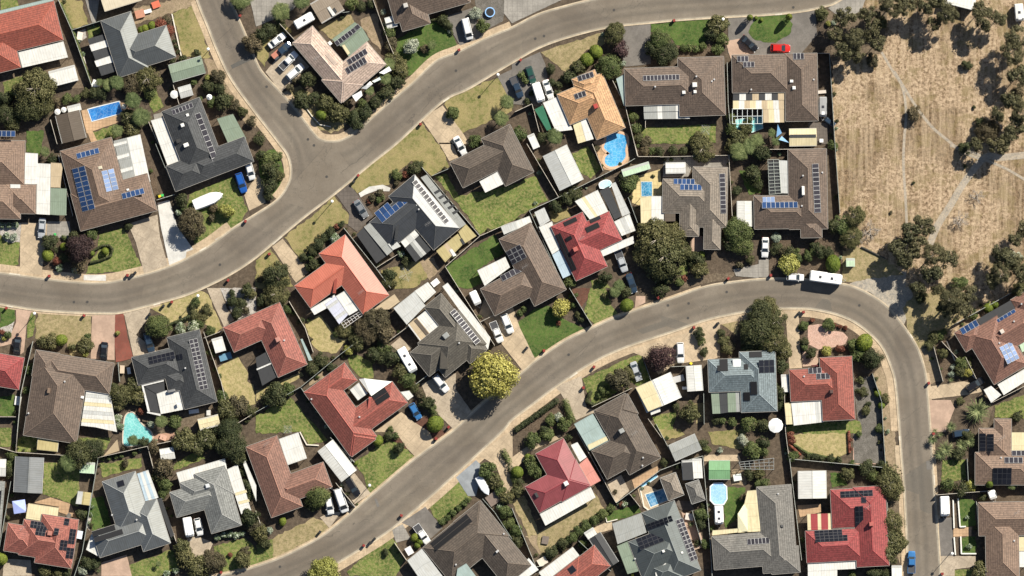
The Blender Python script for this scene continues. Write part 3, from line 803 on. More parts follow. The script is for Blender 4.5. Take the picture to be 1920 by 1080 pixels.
def hedge(P, w_, k='d', h=1.2, look=None):
    q = pts(P); rng = np.random.RandomState(len(P)); L_ = []; wd = LN(w_)/2
    for i in range(len(q)-1):
        n = max(2, int(math.dist(q[i], q[i+1])/(wd*.7)))
        for j in range(n+1):
            p = lerp(q[i], q[i+1], j/n); L_.append((p[0], p[1], h*.5, wd*rng.uniform(.9, 1.1)))
    c = (sum(l[0] for l in L_)/len(L_), sum(l[1] for l in L_)/len(L_)); L_ = [(l[0]-c[0], l[1]-c[1], l[2], l[3]) for l in L_]
    V = crown(L_, int(260*len(L_)*max(.6, wd)), .12, .3, h/2/wd if wd else 1, True, rng)
    me = quadmesh('hedge', V, LF[k][1]()); o = link('hedge', me, None, (*c, 0)); tag(o, None, 'hedge', 'clipped hedges'); AUTO.append((o, look or 'clipped %s hedge' % LF[k][0], c))

# ------------------------------------------------------------------ vehicles
def carpaint(key, c, metal_=.35):
    if key in MATS: return MATS[key]
    m, nt, b = newmat(key); b.inputs['Base Color'].default_value = (*c, 1); b.inputs['Metallic'].default_value = metal_*.4; b.inputs['Roughness'].default_value = .28
    b.inputs['Coat Weight'].default_value = .6; b.inputs['Coat Roughness'].default_value = .08; MATS[key] = m; return m
PAINT = dict(white=(.74, .74, .73), silver=(.42, .44, .46), grey=(.20, .21, .22), black=(.012, .012, .014), blue=(.015, .09, .36), lblue=(.04, .16, .38), red=(.55, .02, .015), green=(.02, .07, .055), navy=(.025, .045, .075), cream=(.68, .62, .48), teal=(.03, .10, .12))
def loft(m, st, k=0, cap=True):
    """stations (x, half width, z low, z shoulder, z crown) -> rounded body shell"""
    rings = []
    for x, w_, zl, zs, zt in st:
        rings.append([(x, -w_*.93, zl), (x, -w_, zl+(zs-zl)*.45), (x, -w_*.96, zs), (x, -w_*.80, zt-.01), (x, 0, zt+.02), (x, w_*.80, zt-.01), (x, w_*.96, zs), (x, w_, zl+(zs-zl)*.45), (x, w_*.93, zl)])
    for a, b in zip(rings, rings[1:]):
        for i in range(8): m.face([a[i], b[i], b[i+1], a[i+1]], k)
    if cap: m.face(rings[0], k); m.face(rings[-1][::-1], k)
KINDS = {   # length, half width, body stations, cabin (x rear base, rear top, front top, front base), belt z, roof z
 'sedan': (4.7, .90, [(-2.35, .70, .35, .72, .86), (-2.2, .82, .3, .82, .98), (-1.3, .89, .25, .88, 1.0), (0, .90, .25, .86, .98), (1.2, .88, .25, .82, .92), (2.0, .80, .28, .70, .80), (2.33, .66, .33, .58, .66)], (-1.75, -1.0, .25, 1.15), .96, 1.44),
 'hatch': (4.1, .88, [(-2.05, .74, .35, .85, .95), (-1.9, .84, .3, .9, 1.0), (-1.0, .88, .25, .9, 1.0), (.3, .88, .25, .86, .98), (1.1, .86, .25, .82, .94), (1.8, .78, .28, .70, .80), (2.05, .66, .33, .58, .66)], (-1.98, -1.55, .15, 1.05), .97, 1.48),
 'wagon': (4.8, .93, [(-2.4, .80, .4, .95, 1.05), (-2.2, .88, .35, 1.0, 1.1), (-1.0, .93, .3, 1.0, 1.1), (.5, .93, .3, .96, 1.08), (1.3, .91, .3, .94, 1.03), (2.1, .84, .35, .85, .93), (2.4, .72, .4, .7, .78)], (-2.3, -2.0, .3, 1.15), 1.07, 1.72),
 'ute': (5.2, .92, [(-2.6, .86, .45, .9, .96), (-1.0, .90, .4, .95, 1.0), (-.8, .92, .4, .98, 1.04), (.6, .92, .4, .98, 1.06), (1.5, .90, .4, .96, 1.04), (2.3, .84, .42, .86, .94), (2.6, .72, .45, .72, .8)], (-.75, -.6, .7, 1.35), 1.03, 1.70),
 'van': (5.2, .96, [(-2.6, .90, .4, 1.15, 1.2), (-2.3, .96, .35, 1.2, 1.25), (1.2, .96, .35, 1.15, 1.22), (2.0, .92, .35, 1.0, 1.08), (2.5, .82, .4, .8, .88), (2.62, .7, .45, .7, .78)], (-2.55, -2.45, 1.1, 1.95), 1.2, 2.0),
}
CM = {}
def car_meshes(kind):
    if kind in CM: return CM[kind]
    ln, hw, st, (rb, rt, ft, fb), zb, zr = KINDS[kind]; D = {}
    P0 = bpy.data.materials.get('paint_base') or plain('paint_base', (.7, .7, .7), .3)
    m = MB(); loft(m, st); cw, tw = hw*.86, hw*.70     # cabin shell under the glass
    B = [(rb, -cw, zb-.03), (fb, -cw, zb-.06), (fb, cw, zb-.06), (rb, cw, zb-.03)]; Tt = [(rt, -tw, zr), (ft, -tw, zr), (ft, tw, zr), (rt, tw, zr)]
    for i in range(4): j = (i+1) % 4; m.face([B[i], B[j], Tt[j], Tt[i]])
    if kind == 'ute':
        for s_ in (-1, 1): m.box((-1.65, s_*.86, 1.03), (1.8, .08, .14))
        m.box((-2.55, 0, 1.02), (.08, 1.7, .14))
    D['body'] = m.me('body', [P0], smooth=False)
    m = MB(); m.face([(x, y, z+.012) for x, y, z in Tt]); c = .07
    m.box(((rt+ft)/2, 0, zr+.02), (ft-rt-.1, tw*1.8, .05), 0, 0, .94); D['roof'] = m.me('roof', [P0])
    gl = glassm()
    def quad(name, P, off):
        n = (Vector(P[1])-Vector(P[0])).cross(Vector(P[2])-Vector(P[0])).normalized(); cc = sum((Vector(p) for p in P), Vector())/4
        if n.dot(cc-Vector((0, 0, .9))) < 0: n = -n
        mm = MB(); mm.face([tuple(cc+(Vector(p)-cc)*.9+n*off) for p in P]); return mm.me(name, [gl])
    D['windscreen'] = quad('windscreen', [B[1], B[2], Tt[2], Tt[1]], .012); D['rear_window'] = quad('rear_window', [B[0], B[3], Tt[3], Tt[0]], .012)
    D['side_window'] = [quad('side_window', [B[0], B[1], Tt[1], Tt[0]], .012), quad('side_window', [B[3], B[2], Tt[2], Tt[3]], .012)]
    m = MB(); N = 12
    for s_ in (-1, 1):
        A = [(.33*math.cos(6.283*i/N), s_*.1, .33*math.sin(6.283*i/N)) for i in range(N)]; m.face(A)
        R = [(.19*math.cos(6.283*i/N), s_*.105, .19*math.sin(6.283*i/N)) for i in range(N)]; m.face(R, 1)
    for i in range(N):
        j = (i+1) % N; a = 6.283*i/N; b = 6.283*j/N; m.face([(.33*math.cos(a), -.1, .33*math.sin(a)), (.33*math.cos(b), -.1, .33*math.sin(b)), (.33*math.cos(b), .1, .33*math.sin(b)), (.33*math.cos(a), .1, .33*math.sin(a))])
    D['wheel'] = m.me('wheel', [plain('rubber', (.015, .015, .015), .8), plain('rim', (.4, .4, .4), .3, metal=.6)])
    m = MB(); m.box((0, 0, 0), (.12, .3, .14)); D['headlight'] = m.me('headlight', [plain('lamp_glass', (.75, .77, .8), .15)])
    m = MB(); m.box((0, 0, 0), (.1, .26, .16)); D['tail_light'] = m.me('tail_light', [plain('lamp_red', (.35, .01, .01), .25)])
    m = MB(); m.box((0, 0, 0), (.14, .2, .13)); D['wing_mirror'] = m.me('wing_mirror', [P0])
    if kind == 'ute': m = MB(); m.box((-1.66, 0, 1.02), (1.72, 1.60, .03)); D['tray'] = m.me('tray', [plain('tray_liner', (.05, .05, .055), .6)])
    CM[kind] = D; return D
def car(x, y, ang, kind, col, label, cover=None, scale=1.0):
    """ang: heading of the nose in the photograph, degrees clockwise from the right"""
    X, Y = W2(x, y); D = car_meshes(kind); ln, hw, st, (rb, rt, ft, fb), zb, zr = KINDS[kind]
    nm = {'sedan': 'parked_car', 'hatch': 'parked_car', 'wagon': 'parked_car', 'ute': 'pickup_truck', 'van': 'parked_van'}[kind]
    t = thing(nm, (X, Y, .10), {'pickup_truck': 'pickup truck', 'parked_van': 'van'}.get(nm, 'car'), None, label, 'cars and vans parked at the houses', -math.radians(ang))
    if scale != 1.0: t.scale = (scale,)*3
    pm = carpaint('paint_'+col, PAINT[col])
    def part(nm_, me, loc=(0, 0, 0), paint=False):
        o = link(nm_, me, t, loc)
        if paint: o.material_slots[0].link = 'OBJECT'; o.material_slots[0].material = pm
        return o
    part('body', D['body'], paint=True); part('roof', D['roof'], paint=True); part('windscreen', D['windscreen']); part('rear_window', D['rear_window'])
    for s_ in D['side_window']: part('side_window', s_)
    for a in (-ln*.31, ln*.31):
        for b in (-hw+.1, hw-.1): part('wheel', D['wheel'], (a, b, .33))
    for s_ in (-1, 1):
        part('headlight', D['headlight'], (ln/2-.1, s_*hw*.66, .62)); part('tail_light', D['tail_light'], (-ln/2+.04, s_*hw*.74, .74)); part('wing_mirror', D['wing_mirror'], (fb-.28, s_*(hw+.02), zb), True)
    if 'tray' in D: part('tray', D['tray'])
    return t
def caravan(x, y, ang, ln, label, wd=2.3, h=2.5, win=2, col=(.78, .78, .76), nm='caravan', cat='caravan', hatch=(.05, .05, .06)):
    X, Y = W2(x, y); t = thing(nm, (X, Y, .1), cat, None, label, 'caravans, boats and trailers', -math.radians(ang)); L_ = LN(ln); m = MB()
    st = [(-L_/2, wd/2*.86, .55, h*.82, h*.9), (-L_/2+.25, wd/2*.98, .5, h*.9, h), (0, wd/2, .5, h*.92, h+.03), (L_/2-.6, wd/2*.98, .5, h*.9, h), (L_/2-.1, wd/2*.84, .55, h*.66, h*.74), (L_/2, wd/2*.78, .6, h*.5, h*.56)]
    loft(m, st); m.build('body', plain('van_shell%s' % (col,), col, .35, .04), t)
    for i in range(win):
        m = MB(); px = -L_*.18+L_*.36*i/max(1, win-1) if win > 1 else 0; m.box((px, 0, h+.07), (.62, .62, .12), 0, 0, .85); m.build('roof_hatch', plain('hatch%s' % (hatch,), hatch, .3), t)
    if ln > 120:
        m = MB(); m.box((L_*.32, 0, h+.04), (.8, .8, .16), 0, 0, .9); m.build('air_conditioner', plain('van_ac', (.7, .7, .7), .4), t)
    for s_ in (-1, 1):
        m = MB(); m.box((0, s_*(wd/2+.005), 1.5), (L_*.4, .03, .5)); m.build('side_window', glassm(), t)
        link('wheel', car_meshes('sedan')['wheel'], t, (-.2, s_*(wd/2-.12), .33))
    m = MB(); m.tube((L_/2, .5, .5), (L_/2+.9, 0, .45), .05); m.tube((L_/2, -.5, .5), (L_/2+.9, 0, .45), .05); m.build('drawbar', plain('steel', (.3, .3, .3), .5), t); return t
def boat(x, y, ang, ln, wd, label, col=(.72, .72, .72), open_=False):
    X, Y = W2(x, y); t = thing('boat', (X, Y, .1), 'boat', None, label, 'caravans, boats and trailers', -math.radians(ang)); L_ = LN(ln); W_ = LN(wd); m = MB()
    st = [(-L_/2, W_/2*.9, .5, 1.1, 1.35), (-L_*.2, W_/2, .45, 1.15, 1.6), (L_*.12, W_/2, .45, 1.2, 1.75), (L_*.33, W_/2*.68, .55, 1.2, 1.5), (L_*.5, .06, .8, 1.25, 1.35)]
    loft(m, st); m.build('cover', plain('boat_cover%s' % (col,), col, .6, .07, 2), t)
    m = MB(); m.box((-L_/2-.15, 0, .95), (.35, .4, .7), 0, 0, .8); m.build('outboard_motor', plain('motor', (.08, .08, .09), .4), t)
    m = MB(); m.box((0, 0, .35), (L_*.9, W_*.5, .12)); m.build('trailer_frame', plain('steel', (.3, .3, .3), .5), t)
    for s_ in (-1, 1): link('wheel', car_meshes('sedan')['wheel'], t, (-.5, s_*W_*.42, .33))
    return t

# ------------------------------------------------------------------ small things
def once(key, f):
    if key not in MATS: MATS[key] = f()
    return MATS[key]
def bin_meshes(lid):
    def f():
        b = MB(); b.box((0, 0, .53), (.48, .5, .94), 0, 0, 1.12); bm = b.me('body', [plain('bin_green', (.018, .03, .022), .5)])
        l = MB(); l.box((0, .02, 1.06), (.58, .64, .09), 0, 0, .92); c = {'red': (.22, .03, .024), 'yellow': (.62, .50, .03), 'green': (.05, .42, .10), 'black': (.02, .02, .02)}[lid]; lm = l.me('lid', [plain('lid_'+lid, c, .5)])
        w_ = MB(); w_.tube((-.27, .22, .12), (.27, .22, .12), .12, .12, 8); wm = w_.me('wheels', [plain('rubber', (.015, .015, .015), .8)])
        return bm, lm, wm
    return once('bin'+lid, f)
def wbin(x, y, lid='red', ang=None):
    X, Y = W2(x, y); t = thing('wheelie_bin', (X, Y, .11), 'bin', '%s-lidded wheelie bin' % lid, group='wheelie bins', rz=random.uniform(0, 6.28)); b, l, w_ = bin_meshes(lid)
    link('body', b, t); link('lid', l, t); link('wheels', w_, t)
def lamp(x, y, hx=None, hy=None):
    """pole foot at the photographed spot with a short outreach"""
    X, Y = W2(x, y); t = thing('street_lamp', (X, Y, .1), 'street lamp', 'pole street lamp with white globe', group='street lamps')
    def f():
        m = MB(); m.tube((0, 0, 0), (0, 0, 5.2), .08, .055, 8); a = m.me('pole', [plain('pole_steel', (.35, .35, .34), .45, metal=.4)])
        h = MB()
        h.cyl((0, 0, 5.2), .2, .14, 14, 0, .36); h.cyl((0, 0, 5.34), .36, .22, 14, 0, .3); h.cyl((0, 0, 5.56), .3, .12, 14, 0, .1); return a, h.me('lamp_globe', [plain('lamp_white', (.85, .85, .82), .3, .03)])
    a, h = once('lamp', f); link('pole', a, t); link('lamp_globe', h, t)
def manhole(x, y, r=9, sq=False, dark=True):
    X, Y = W2(x, y); R = LN(r); m = MB()
    if sq: m.box((0, 0, .01), (R*2, R*2, .03))
    else:
        m.cyl((0, 0, 0), R, .02, 20); m.cyl((0, 0, .02), R*.8, .008, 20, 1)
    c = (.06, .055, .05) if dark else (.34, .31, .27)
    me = once(('mh', r, sq, dark), lambda: m.me('manhole_cover', [plain('mh%s' % dark, c, .7), plain('mh2%s' % dark, mul(c, .7), .7)]))
    o = link('manhole_cover', me, None, (X, Y, .142 if dark else .142)); tag(o, None, 'manhole cover', 'covers in the roads'); AUTO.append((o, 'round dark manhole cover' if not sq else 'square pit cover', (X, Y)))
FENCES = []
def fence(P, h=1.8, c=(.30, .31, .28), look='metal sheet fence'):
    q = pts(P); m = MB(); c0 = q[len(q)//2]; FENCES.append(q)
    for a, b in zip(q, q[1:]):
        ln = math.dist(a, b); rz = math.atan2(b[1]-a[1], b[0]-a[0]); n = max(1, round(ln/2.4)); M = lerp(a, b, .5)
        m.box((*M, h/2), (ln, .05, h), 0, rz); m.box((*M, h+.01), (ln, .09, .06), 1, rz)
        for i in range(n+1): p = lerp(a, b, i/n); m.box((*p, h/2+.02), (.09, .11, h+.04), 1, rz)
    o = m.build('fence', [plain('fence%s' % (c,), c, .6), plain('fencetop%s' % (c,), mul(c, 1.35), .55)], None, (*c0, 0)); o.location = (*c0, 0)
    tag(o, None, 'fence', 'boundary fences'); AUTO.append((o, look, ((q[0][0]+q[-1][0])/2, (q[0][1]+q[-1][1])/2)))
def wall(P, h=.5, w_=.25, c=(.62, .58, .50), look='low pale retaining wall', nm='garden_wall', m=None):
    q = pts(P); mb = MB(); c0 = q[len(q)//2]
    for k, (a, b) in enumerate(zip(q, q[1:])):
        ln = math.dist(a, b); mb.box((*lerp(a, b, .5), h/2+.003*(k % 5)), (ln+w_*.3, w_, h), 0, math.atan2(b[1]-a[1], b[0]-a[0]))
    o = mb.build(nm, [plain('wallm%s' % (c,), c, .8)], None, (*c0, 0)); o.location = (*c0, 0); tag(o, None, 'wall', 'low garden walls'); AUTO.append((o, look, ((q[0][0]+q[-1][0])/2, (q[0][1]+q[-1][1])/2)))
def water_mat(key, c, c2, cau=.25):
    if key in MATS: return MATS[key]
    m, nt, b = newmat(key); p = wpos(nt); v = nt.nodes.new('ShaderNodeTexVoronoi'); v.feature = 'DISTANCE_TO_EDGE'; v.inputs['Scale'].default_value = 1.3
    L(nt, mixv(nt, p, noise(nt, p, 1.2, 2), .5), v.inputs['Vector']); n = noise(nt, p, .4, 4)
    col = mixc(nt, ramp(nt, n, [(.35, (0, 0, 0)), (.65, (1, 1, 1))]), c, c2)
    col = mixc(nt, mth(nt, 'MULTIPLY', ramp(nt, v.outputs[0], [(0, (1, 1, 1)), (.09, (0, 0, 0))]), cau), col, (.75, .9, .95))  # pale caustic light lines painted into the water colour
    L(nt, col, b.inputs['Base Color']); b.inputs['Roughness'].default_value = .06; b.inputs['IOR'].default_value = 1.33
    bump(nt, b, noise(nt, p, 2.5, 3), .15, .05); MATS[key] = m; return m
def mixv(nt, vec, n, k):
    m = nt.nodes.new('ShaderNodeVectorMath'); m.operation = 'ADD'; s_ = nt.nodes.new('ShaderNodeVectorMath'); s_.operation = 'SCALE'; s_.inputs['Scale'].default_value = k
    c = nt.nodes.new('ShaderNodeCombineXYZ'); L(nt, n, c.inputs[0]); L(nt, n, c.inputs[1]); L(nt, c.outputs[0], s_.inputs[0]); L(nt, vec, m.inputs[0]); L(nt, s_.outputs[0], m.inputs[1]); return m.outputs[0]
def pool(P, label, c, c2, cope=(.6, .52, .42), wid=.35, round_=False, above=0.0, cau=.25):
    q = ccw(pts(P))
    if round_: q = smooth(q+[q[0]], 5)[:-1]
    cx = sum(p[0] for p in q)/len(q); cy = sum(p[1] for p in q)/len(q); o = (cx, cy, 0)
    t = thing('swimming_pool', o, 'swimming pool', None, label, 'swimming pools')
    m = MB(); m.prism(q, .0, .13+above); m.build('water', water_mat('water%s' % (c,), c, c2, cau), t, o)
    n = len(q); m = MB(); off = []
    for i in range(n):
        a, b, d_ = q[i-1], q[i], q[(i+1) % n]; t1 = Vector((b[0]-a[0], b[1]-a[1])).normalized(); t2 = Vector((d_[0]-b[0], d_[1]-b[1])).normalized(); nn = Vector((t1.y+t2.y, -t1.x-t2.x)).normalized(); off.append((b[0]+nn.x*wid, b[1]+nn.y*wid))
    h = .17+above
    for i in range(n):
        j = (i+1) % n; m.face([(*q[i], h), (*off[i], h), (*off[j], h), (*q[j], h)]); m.face([(*off[i], 0), (*off[j], 0), (*off[j], h), (*off[i], h)]); m.face([(*q[j], .1), (*q[i], .1), (*q[i], h), (*q[j], h)])
    m.build('coping', plain('cope%s' % (cope,), cope, .7), t, o)
    return t
def umbrella(x, y, r, c=(.8, .8, .78), sq=False, look='white garden umbrella', h=2.4):
    X, Y = W2(x, y); R = LN(r); t = thing('garden_umbrella', (X, Y, 0), 'umbrella', look, group='garden umbrellas'); n = 4 if sq else 10
    m = MB(); a0 = .1 if not sq else .15+math.pi/4
    P = [(R*math.cos(a0+6.283*i/n), R*math.sin(a0+6.283*i/n), h-.5) for i in range(n)]
    for i in range(n): m.face([P[i], P[(i+1) % n], (0, 0, h)])
    m.build('canopy', plain('umb%s' % (c,), c, .8, .05), t); m = MB(); m.tube((0, 0, 0), (0, 0, h-.05), .03); m.build('pole', plain('pole_steel', (.35, .35, .34), .45, metal=.4), t)
def tank(x, y, r, c=(.6, .6, .58), look='round pale water tank', h=1.8):
    X, Y = W2(x, y); R = LN(r); t = thing('water_tank', (X, Y, 0), 'water tank', look, group='water tanks'); m = MB(); m.cyl((0, 0, 0), R, h, 18); m.build('barrel', plain('tk%s' % (c,), c, .5), t)
    m = MB(); m.cyl((0, 0, h), R*1.02, .2, 18, 0, R*.2); m.build('lid', plain('tkl%s' % (c,), mul(c, 1.1), .5), t)
def clothesline(x, y, r=45):
    X, Y = W2(x, y); t = thing('clothesline', (X, Y, 0), 'clothesline', 'rotary clothesline', group='rotary clotheslines', rz=random.random()); R = LN(r); s_ = plain('line_steel', (.4, .4, .4), .5)
    m = MB(); m.tube((0, 0, 0), (0, 0, 1.9), .04); m.build('pole', s_, t); m = MB()
    for k in range(4):
        a = k*math.pi/2; m.tube((0, 0, 1.7), (R*math.cos(a), R*math.sin(a), 2.0), .022)
        for f in (.4, .6, .8, 1.0):
            b = a+math.pi/2; m.tube((R*f*math.cos(a), R*f*math.sin(a), 1.7+.3*f), (R*f*math.cos(b), R*f*math.sin(b), 1.7+.3*f), .012, .012, 4)
    m.build('arms', s_, t)
def trampoline(x, y, r, c=(.25, .45, .75)):
    X, Y = W2(x, y); R = LN(r); t = thing('trampoline', (X, Y, 0), 'trampoline', 'round trampoline with blue edge'); m = MB(); m.cyl((0, 0, .75), R*.82, .03, 20); m.build('bounce_mat', plain('tramp_mat', (.012, .012, .014), .6), t)
    m = MB(); n = 20
    for i in range(n):
        a, b = 6.283*i/n, 6.283*(i+1)/n; m.face([(R*.8*math.cos(a), R*.8*math.sin(a), .8), (R*math.cos(a), R*math.sin(a), .8), (R*math.cos(b), R*math.sin(b), .8), (R*.8*math.cos(b), R*.8*math.sin(b), .8)])
    m.build('edge_pad', plain('tramp_pad', c, .6), t)
    for k in range(4): m = MB(); a = k*1.571+.4; m.tube((R*.95*math.cos(a), R*.95*math.sin(a), 0), (R*.95*math.cos(a), R*.95*math.sin(a), .78), .03); m.build('leg', plain('steel', (.3, .3, .3), .5), t)
def clutter(x, y, w_, d_, h, c, look, nm, ang=0.0, cat=None, legs=True):
    """small garden furniture: table, bench, crate, trailer box"""
    X, Y = W2(x, y); t = thing(nm, (X, Y, 0), cat or nm.replace('_', ' '), look, group='garden furniture and goods in the yards', rz=-math.radians(ang)); A, B = LN(w_), LN(d_); m = MB()
    m.box((0, 0, h-.04), (A, B, .07)); m.build('top', plain('cl%s' % (c,), c, .6), t)
    if legs:
        for sx in (-1, 1):
            for sy in (-1, 1): m = MB(); m.box((sx*A*.42, sy*B*.4, (h-.08)/2), (.07, .07, h-.08)); m.build('leg', plain('cll%s' % (c,), mul(c, .7), .6), t)
    else: m = MB(); m.box((0, 0, (h-.08)/2), (A*.92, B*.92, h-.08)); m.build('body', plain('cll%s' % (c,), mul(c, .8), .6), t)
def sail(P, c, look, h=2.6):
    q = pts(P); c0 = q[0]; t = thing('shade_sail', (*c0, 0), 'shade sail', look, group='shade sails'); m = MB(); Z = [h+(.5 if i % 2 else 0) for i in range(len(q))]
    m.face([(p[0], p[1], z) for p, z in zip(q, Z)]); m.face([(p[0], p[1], z-.02) for p, z in zip(q, Z)][::-1]); m.build('canopy', plain('sail%s' % (c,), c, .8, .06), t, (*c0, 0))
    for p, z in zip(q, Z): m = MB(); m.tube((*p, 0), (*p, z), .05); m.build('post', plain('pole_steel', (.35, .35, .34), .45, metal=.4), t, (*c0, 0))
def lattice(P, nx, ny, c, look, h=2.3):
    """open slatted pergola"""
    q = pts(P); c0 = q[0]; t = thing('pergola', (*c0, 0), 'pergola', look, group='open pergolas'); m = MB(); pm = plain('lat%s' % (c,), c, .5)
    for i in range(nx+1): a, b = lerp(q[0], q[1], i/nx), lerp(q[3], q[2], i/nx); m.tube((*a, h), (*b, h), .06, .06, 4)
    m.build('rafters', pm, t, (*c0, 0)); m = MB()
    for j in range(ny+1): a, b = lerp(q[0], q[3], j/ny), lerp(q[1], q[2], j/ny); m.tube((*a, h+.1), (*b, h+.1), .06, .06, 4)
    m.build('battens', pm, t, (*c0, 0))
    for p in q: link('post', post_me(), t, (p[0]-c0[0], p[1]-c0[1], 0), 0, (1, 1, h))
# ================================================================== GROUND, ROADS
GM['U'] = ('gravel_turnaround', 'gravel', lambda: ground_mat('gravel_sand', (.30, .275, .235), (.22, .205, .18), (.42, .36, .28), .35, 1.2), .25)
GM['V'] = ('dry_field', 'park', lambda: None, .3)
base = ground_mat('ground_earth', (.082, .062, .044), (.056, .044, .033), (.13, .10, .072), .16, 1.2)
mb = MB(); mb.face([(-2500, -2500, 0), (2500, -2500, 0), (2500, 2500, 0), (-2500, 2500, 0)])
g0 = mb.build('ground', base); g0['kind'] = 'structure'
def field_mat():
    m, nt, b = newmat('dry_grass_field'); p = wpos(nt)
    n1 = noise(nt, p, .07, 6, .6); st = noise(nt, mapping(nt, p, (1, .08, 1)), .9, 5, .7); n2 = noise(nt, p, 1.3, 8, .78); n3 = noise(nt, p, 6, 3, .8)
    col = ramp(nt, n2, [(.38, (.08, .052, .032)), (.46, (.20, .14, .088)), (.53, (.36, .265, .175)), (.64, (.51, .395, .275))])
    n7 = noise(nt, p, .22, 7, .7); col = mixc(nt, ramp(nt, n1, [(.48, (0, 0, 0)), (.56, (1, 1, 1))]), col, mixc(nt, ramp(nt, n2, [(.4, (0, 0, 0)), (.6, (1, 1, 1))]), (.075, .05, .03), (.26, .185, .115)))
    col = mixc(nt, ramp(nt, n7, [(.5, (0, 0, 0)), (.6, (.75, .75, .75))]), col, (.17, .13, .06))
    col = mixc(nt, mth(nt, 'MULTIPLY', ramp(nt, st, [(.42, (0, 0, 0)), (.62, (1, 1, 1))]), .45), col, (.49, .385, .265))
    col = mixc(nt, 1.0, col, mixc(nt, ramp(nt, n3, [(.35, (0, 0, 0)), (.65, (1, 1, 1))]), (.66, .66, .66), (1.3, 1.3, 1.3)), 'MULTIPLY')
    L(nt, col, b.inputs['Base Color']); b.inputs['Roughness'].default_value = .95; b.inputs['Specular IOR Level'].default_value = .1
    bump(nt, b, n2, .7, .15); return m
zone('*')
sheet('dry_field', pts('1560,90 1600,-60 2060,-60 2060,760 1990,560 1860,600 1760,640 1720,600 1690,530 1600,528 1575,425 1562,250'), field_mat(), 'park', .3)
def road_mat():
    m, nt, b = newmat('asphalt_road'); p = wpos(nt); uv = coords(nt, 'UV')
    n1 = noise(nt, p, .12, 5, .6); n2 = noise(nt, p, 1.5, 6, .7); n3 = noise(nt, p, 12, 2, .8)
    cr = nt.nodes.new('ShaderNodeTexVoronoi'); cr.feature = 'DISTANCE_TO_EDGE'; cr.inputs['Scale'].default_value = .16; L(nt, mixv(nt, p, noise(nt, p, .5, 5), 6), cr.inputs['Vector'])
    col = mixc(nt, ramp(nt, n1, [(.38, (0, 0, 0)), (.62, (1, 1, 1))]), (.152, .127, .100), (.195, .166, .133))
    col = mixc(nt, mth(nt, 'MULTIPLY', ramp(nt, n2, [(.45, (0, 0, 0)), (.75, (1, 1, 1))]), .35), col, (.115, .103, .088))
    # worn wheel tracks along the carriageway
    sep = nt.nodes.new('ShaderNodeSeparateXYZ'); L(nt, uv, sep.inputs[0])
    w1 = mth(nt, 'ABSOLUTE', mth(nt, 'SUBTRACT', sep.outputs[1], .68)); w2 = mth(nt, 'ABSOLUTE', mth(nt, 'SUBTRACT', sep.outputs[1], .42))
    tr = mth(nt, 'MINIMUM', w1, w2); wv = mth(nt, 'MULTIPLY', ramp(nt, tr, [(.03, (1, 1, 1)), (.15, (0, 0, 0))]), mth(nt, 'MULTIPLY', noise(nt, mapping(nt, uv, (.03, 3, 1)), 1.5, 4), .75))
    col = mixc(nt, wv, col, (.088, .079, .068))
    col = mixc(nt, mth(nt, 'MULTIPLY', mth(nt, 'MULTIPLY', ramp(nt, cr.outputs[0], [(0, (1, 1, 1)), (.011, (0, 0, 0))]), ramp(nt, noise(nt, p, .06, 3), [(.45, (0, 0, 0)), (.55, (1, 1, 1))])), .6), col, (.06, .055, .05))
    ce = nt.nodes.new('ShaderNodeTexVoronoi'); ce.distance = 'CHEBYCHEV'; ce.inputs['Scale'].default_value = .07; L(nt, mapping(nt, uv, (1, 7, 1)), ce.inputs['Vector'])
    cs = nt.nodes.new('ShaderNodeSeparateXYZ'); L(nt, ce.outputs['Color'], cs.inputs[0])
    col = mixc(nt, 1.0, col, mixc(nt, cs.outputs[0], (.91, .91, .92), (1.06, 1.06, 1.05)), 'MULTIPLY')
    col = mixc(nt, mth(nt, 'MULTIPLY', mth(nt, 'GREATER_THAN', cs.outputs[1], .93), .45), col, (.10, .095, .085))
    edge = ramp(nt, mth(nt, 'ABSOLUTE', mth(nt, 'SUBTRACT', sep.outputs[1], .5)), [(.40, (0, 0, 0)), (.5, (1, 1, 1))])
    col = mixc(nt, mth(nt, 'MULTIPLY', edge, mth(nt, 'MULTIPLY', n2, 1.1)), col, (.25, .215, .17))
    oil = ramp(nt, noise(nt, p, .9, 3, .5), [(.70, (0, 0, 0)), (.76, (1, 1, 1))]); col = mixc(nt, mth(nt, 'MULTIPLY', oil, .5), col, (.075, .07, .062))
    col = mixc(nt, 1.0, col, mixc(nt, ramp(nt, n3, [(.3, (0, 0, 0)), (.7, (1, 1, 1))]), (.82, .82, .82), (1.18, 1.18, 1.18)), 'MULTIPLY')
    L(nt, col, b.inputs['Base Color']); b.inputs['Roughness'].default_value = .9; b.inputs['Specular IOR Level'].default_value = .2
    return m
ROADM = road_mat()
BN = smooth(pts('-60,508 0,512 100,525 187,531 250,520 320,499 387,465 435,430 480,402 520,375 541,345 546,320 540,292 525,270 502,240 480,212 435,150 410,100 390,50 370,0 355,-60'), 5)
BS = smooth(pts('-60,562 0,570 62,580 125,585 187,587 230,585 300,567 345,554 380,540 430,515 480,482 560,415 625,365 695,307 745,267 830,190 880,165 960,117 1015,87 1080,65 1145,50 1220,42 1285,36 1370,31 1440,27 1502,21 1545,12 1575,0 1650,-50'), 5)
CE = smooth(pts('415,-60 430,0 440,20 460,65 480,115 495,140 530,177 562,215 590,252 603,262 620,265 642,262 670,245 730,192 775,155 817,115 860,97 905,75 935,62 960,52 1010,27 1060,12 1110,0 1200,-15 1400,-25 1570,-60'), 5)
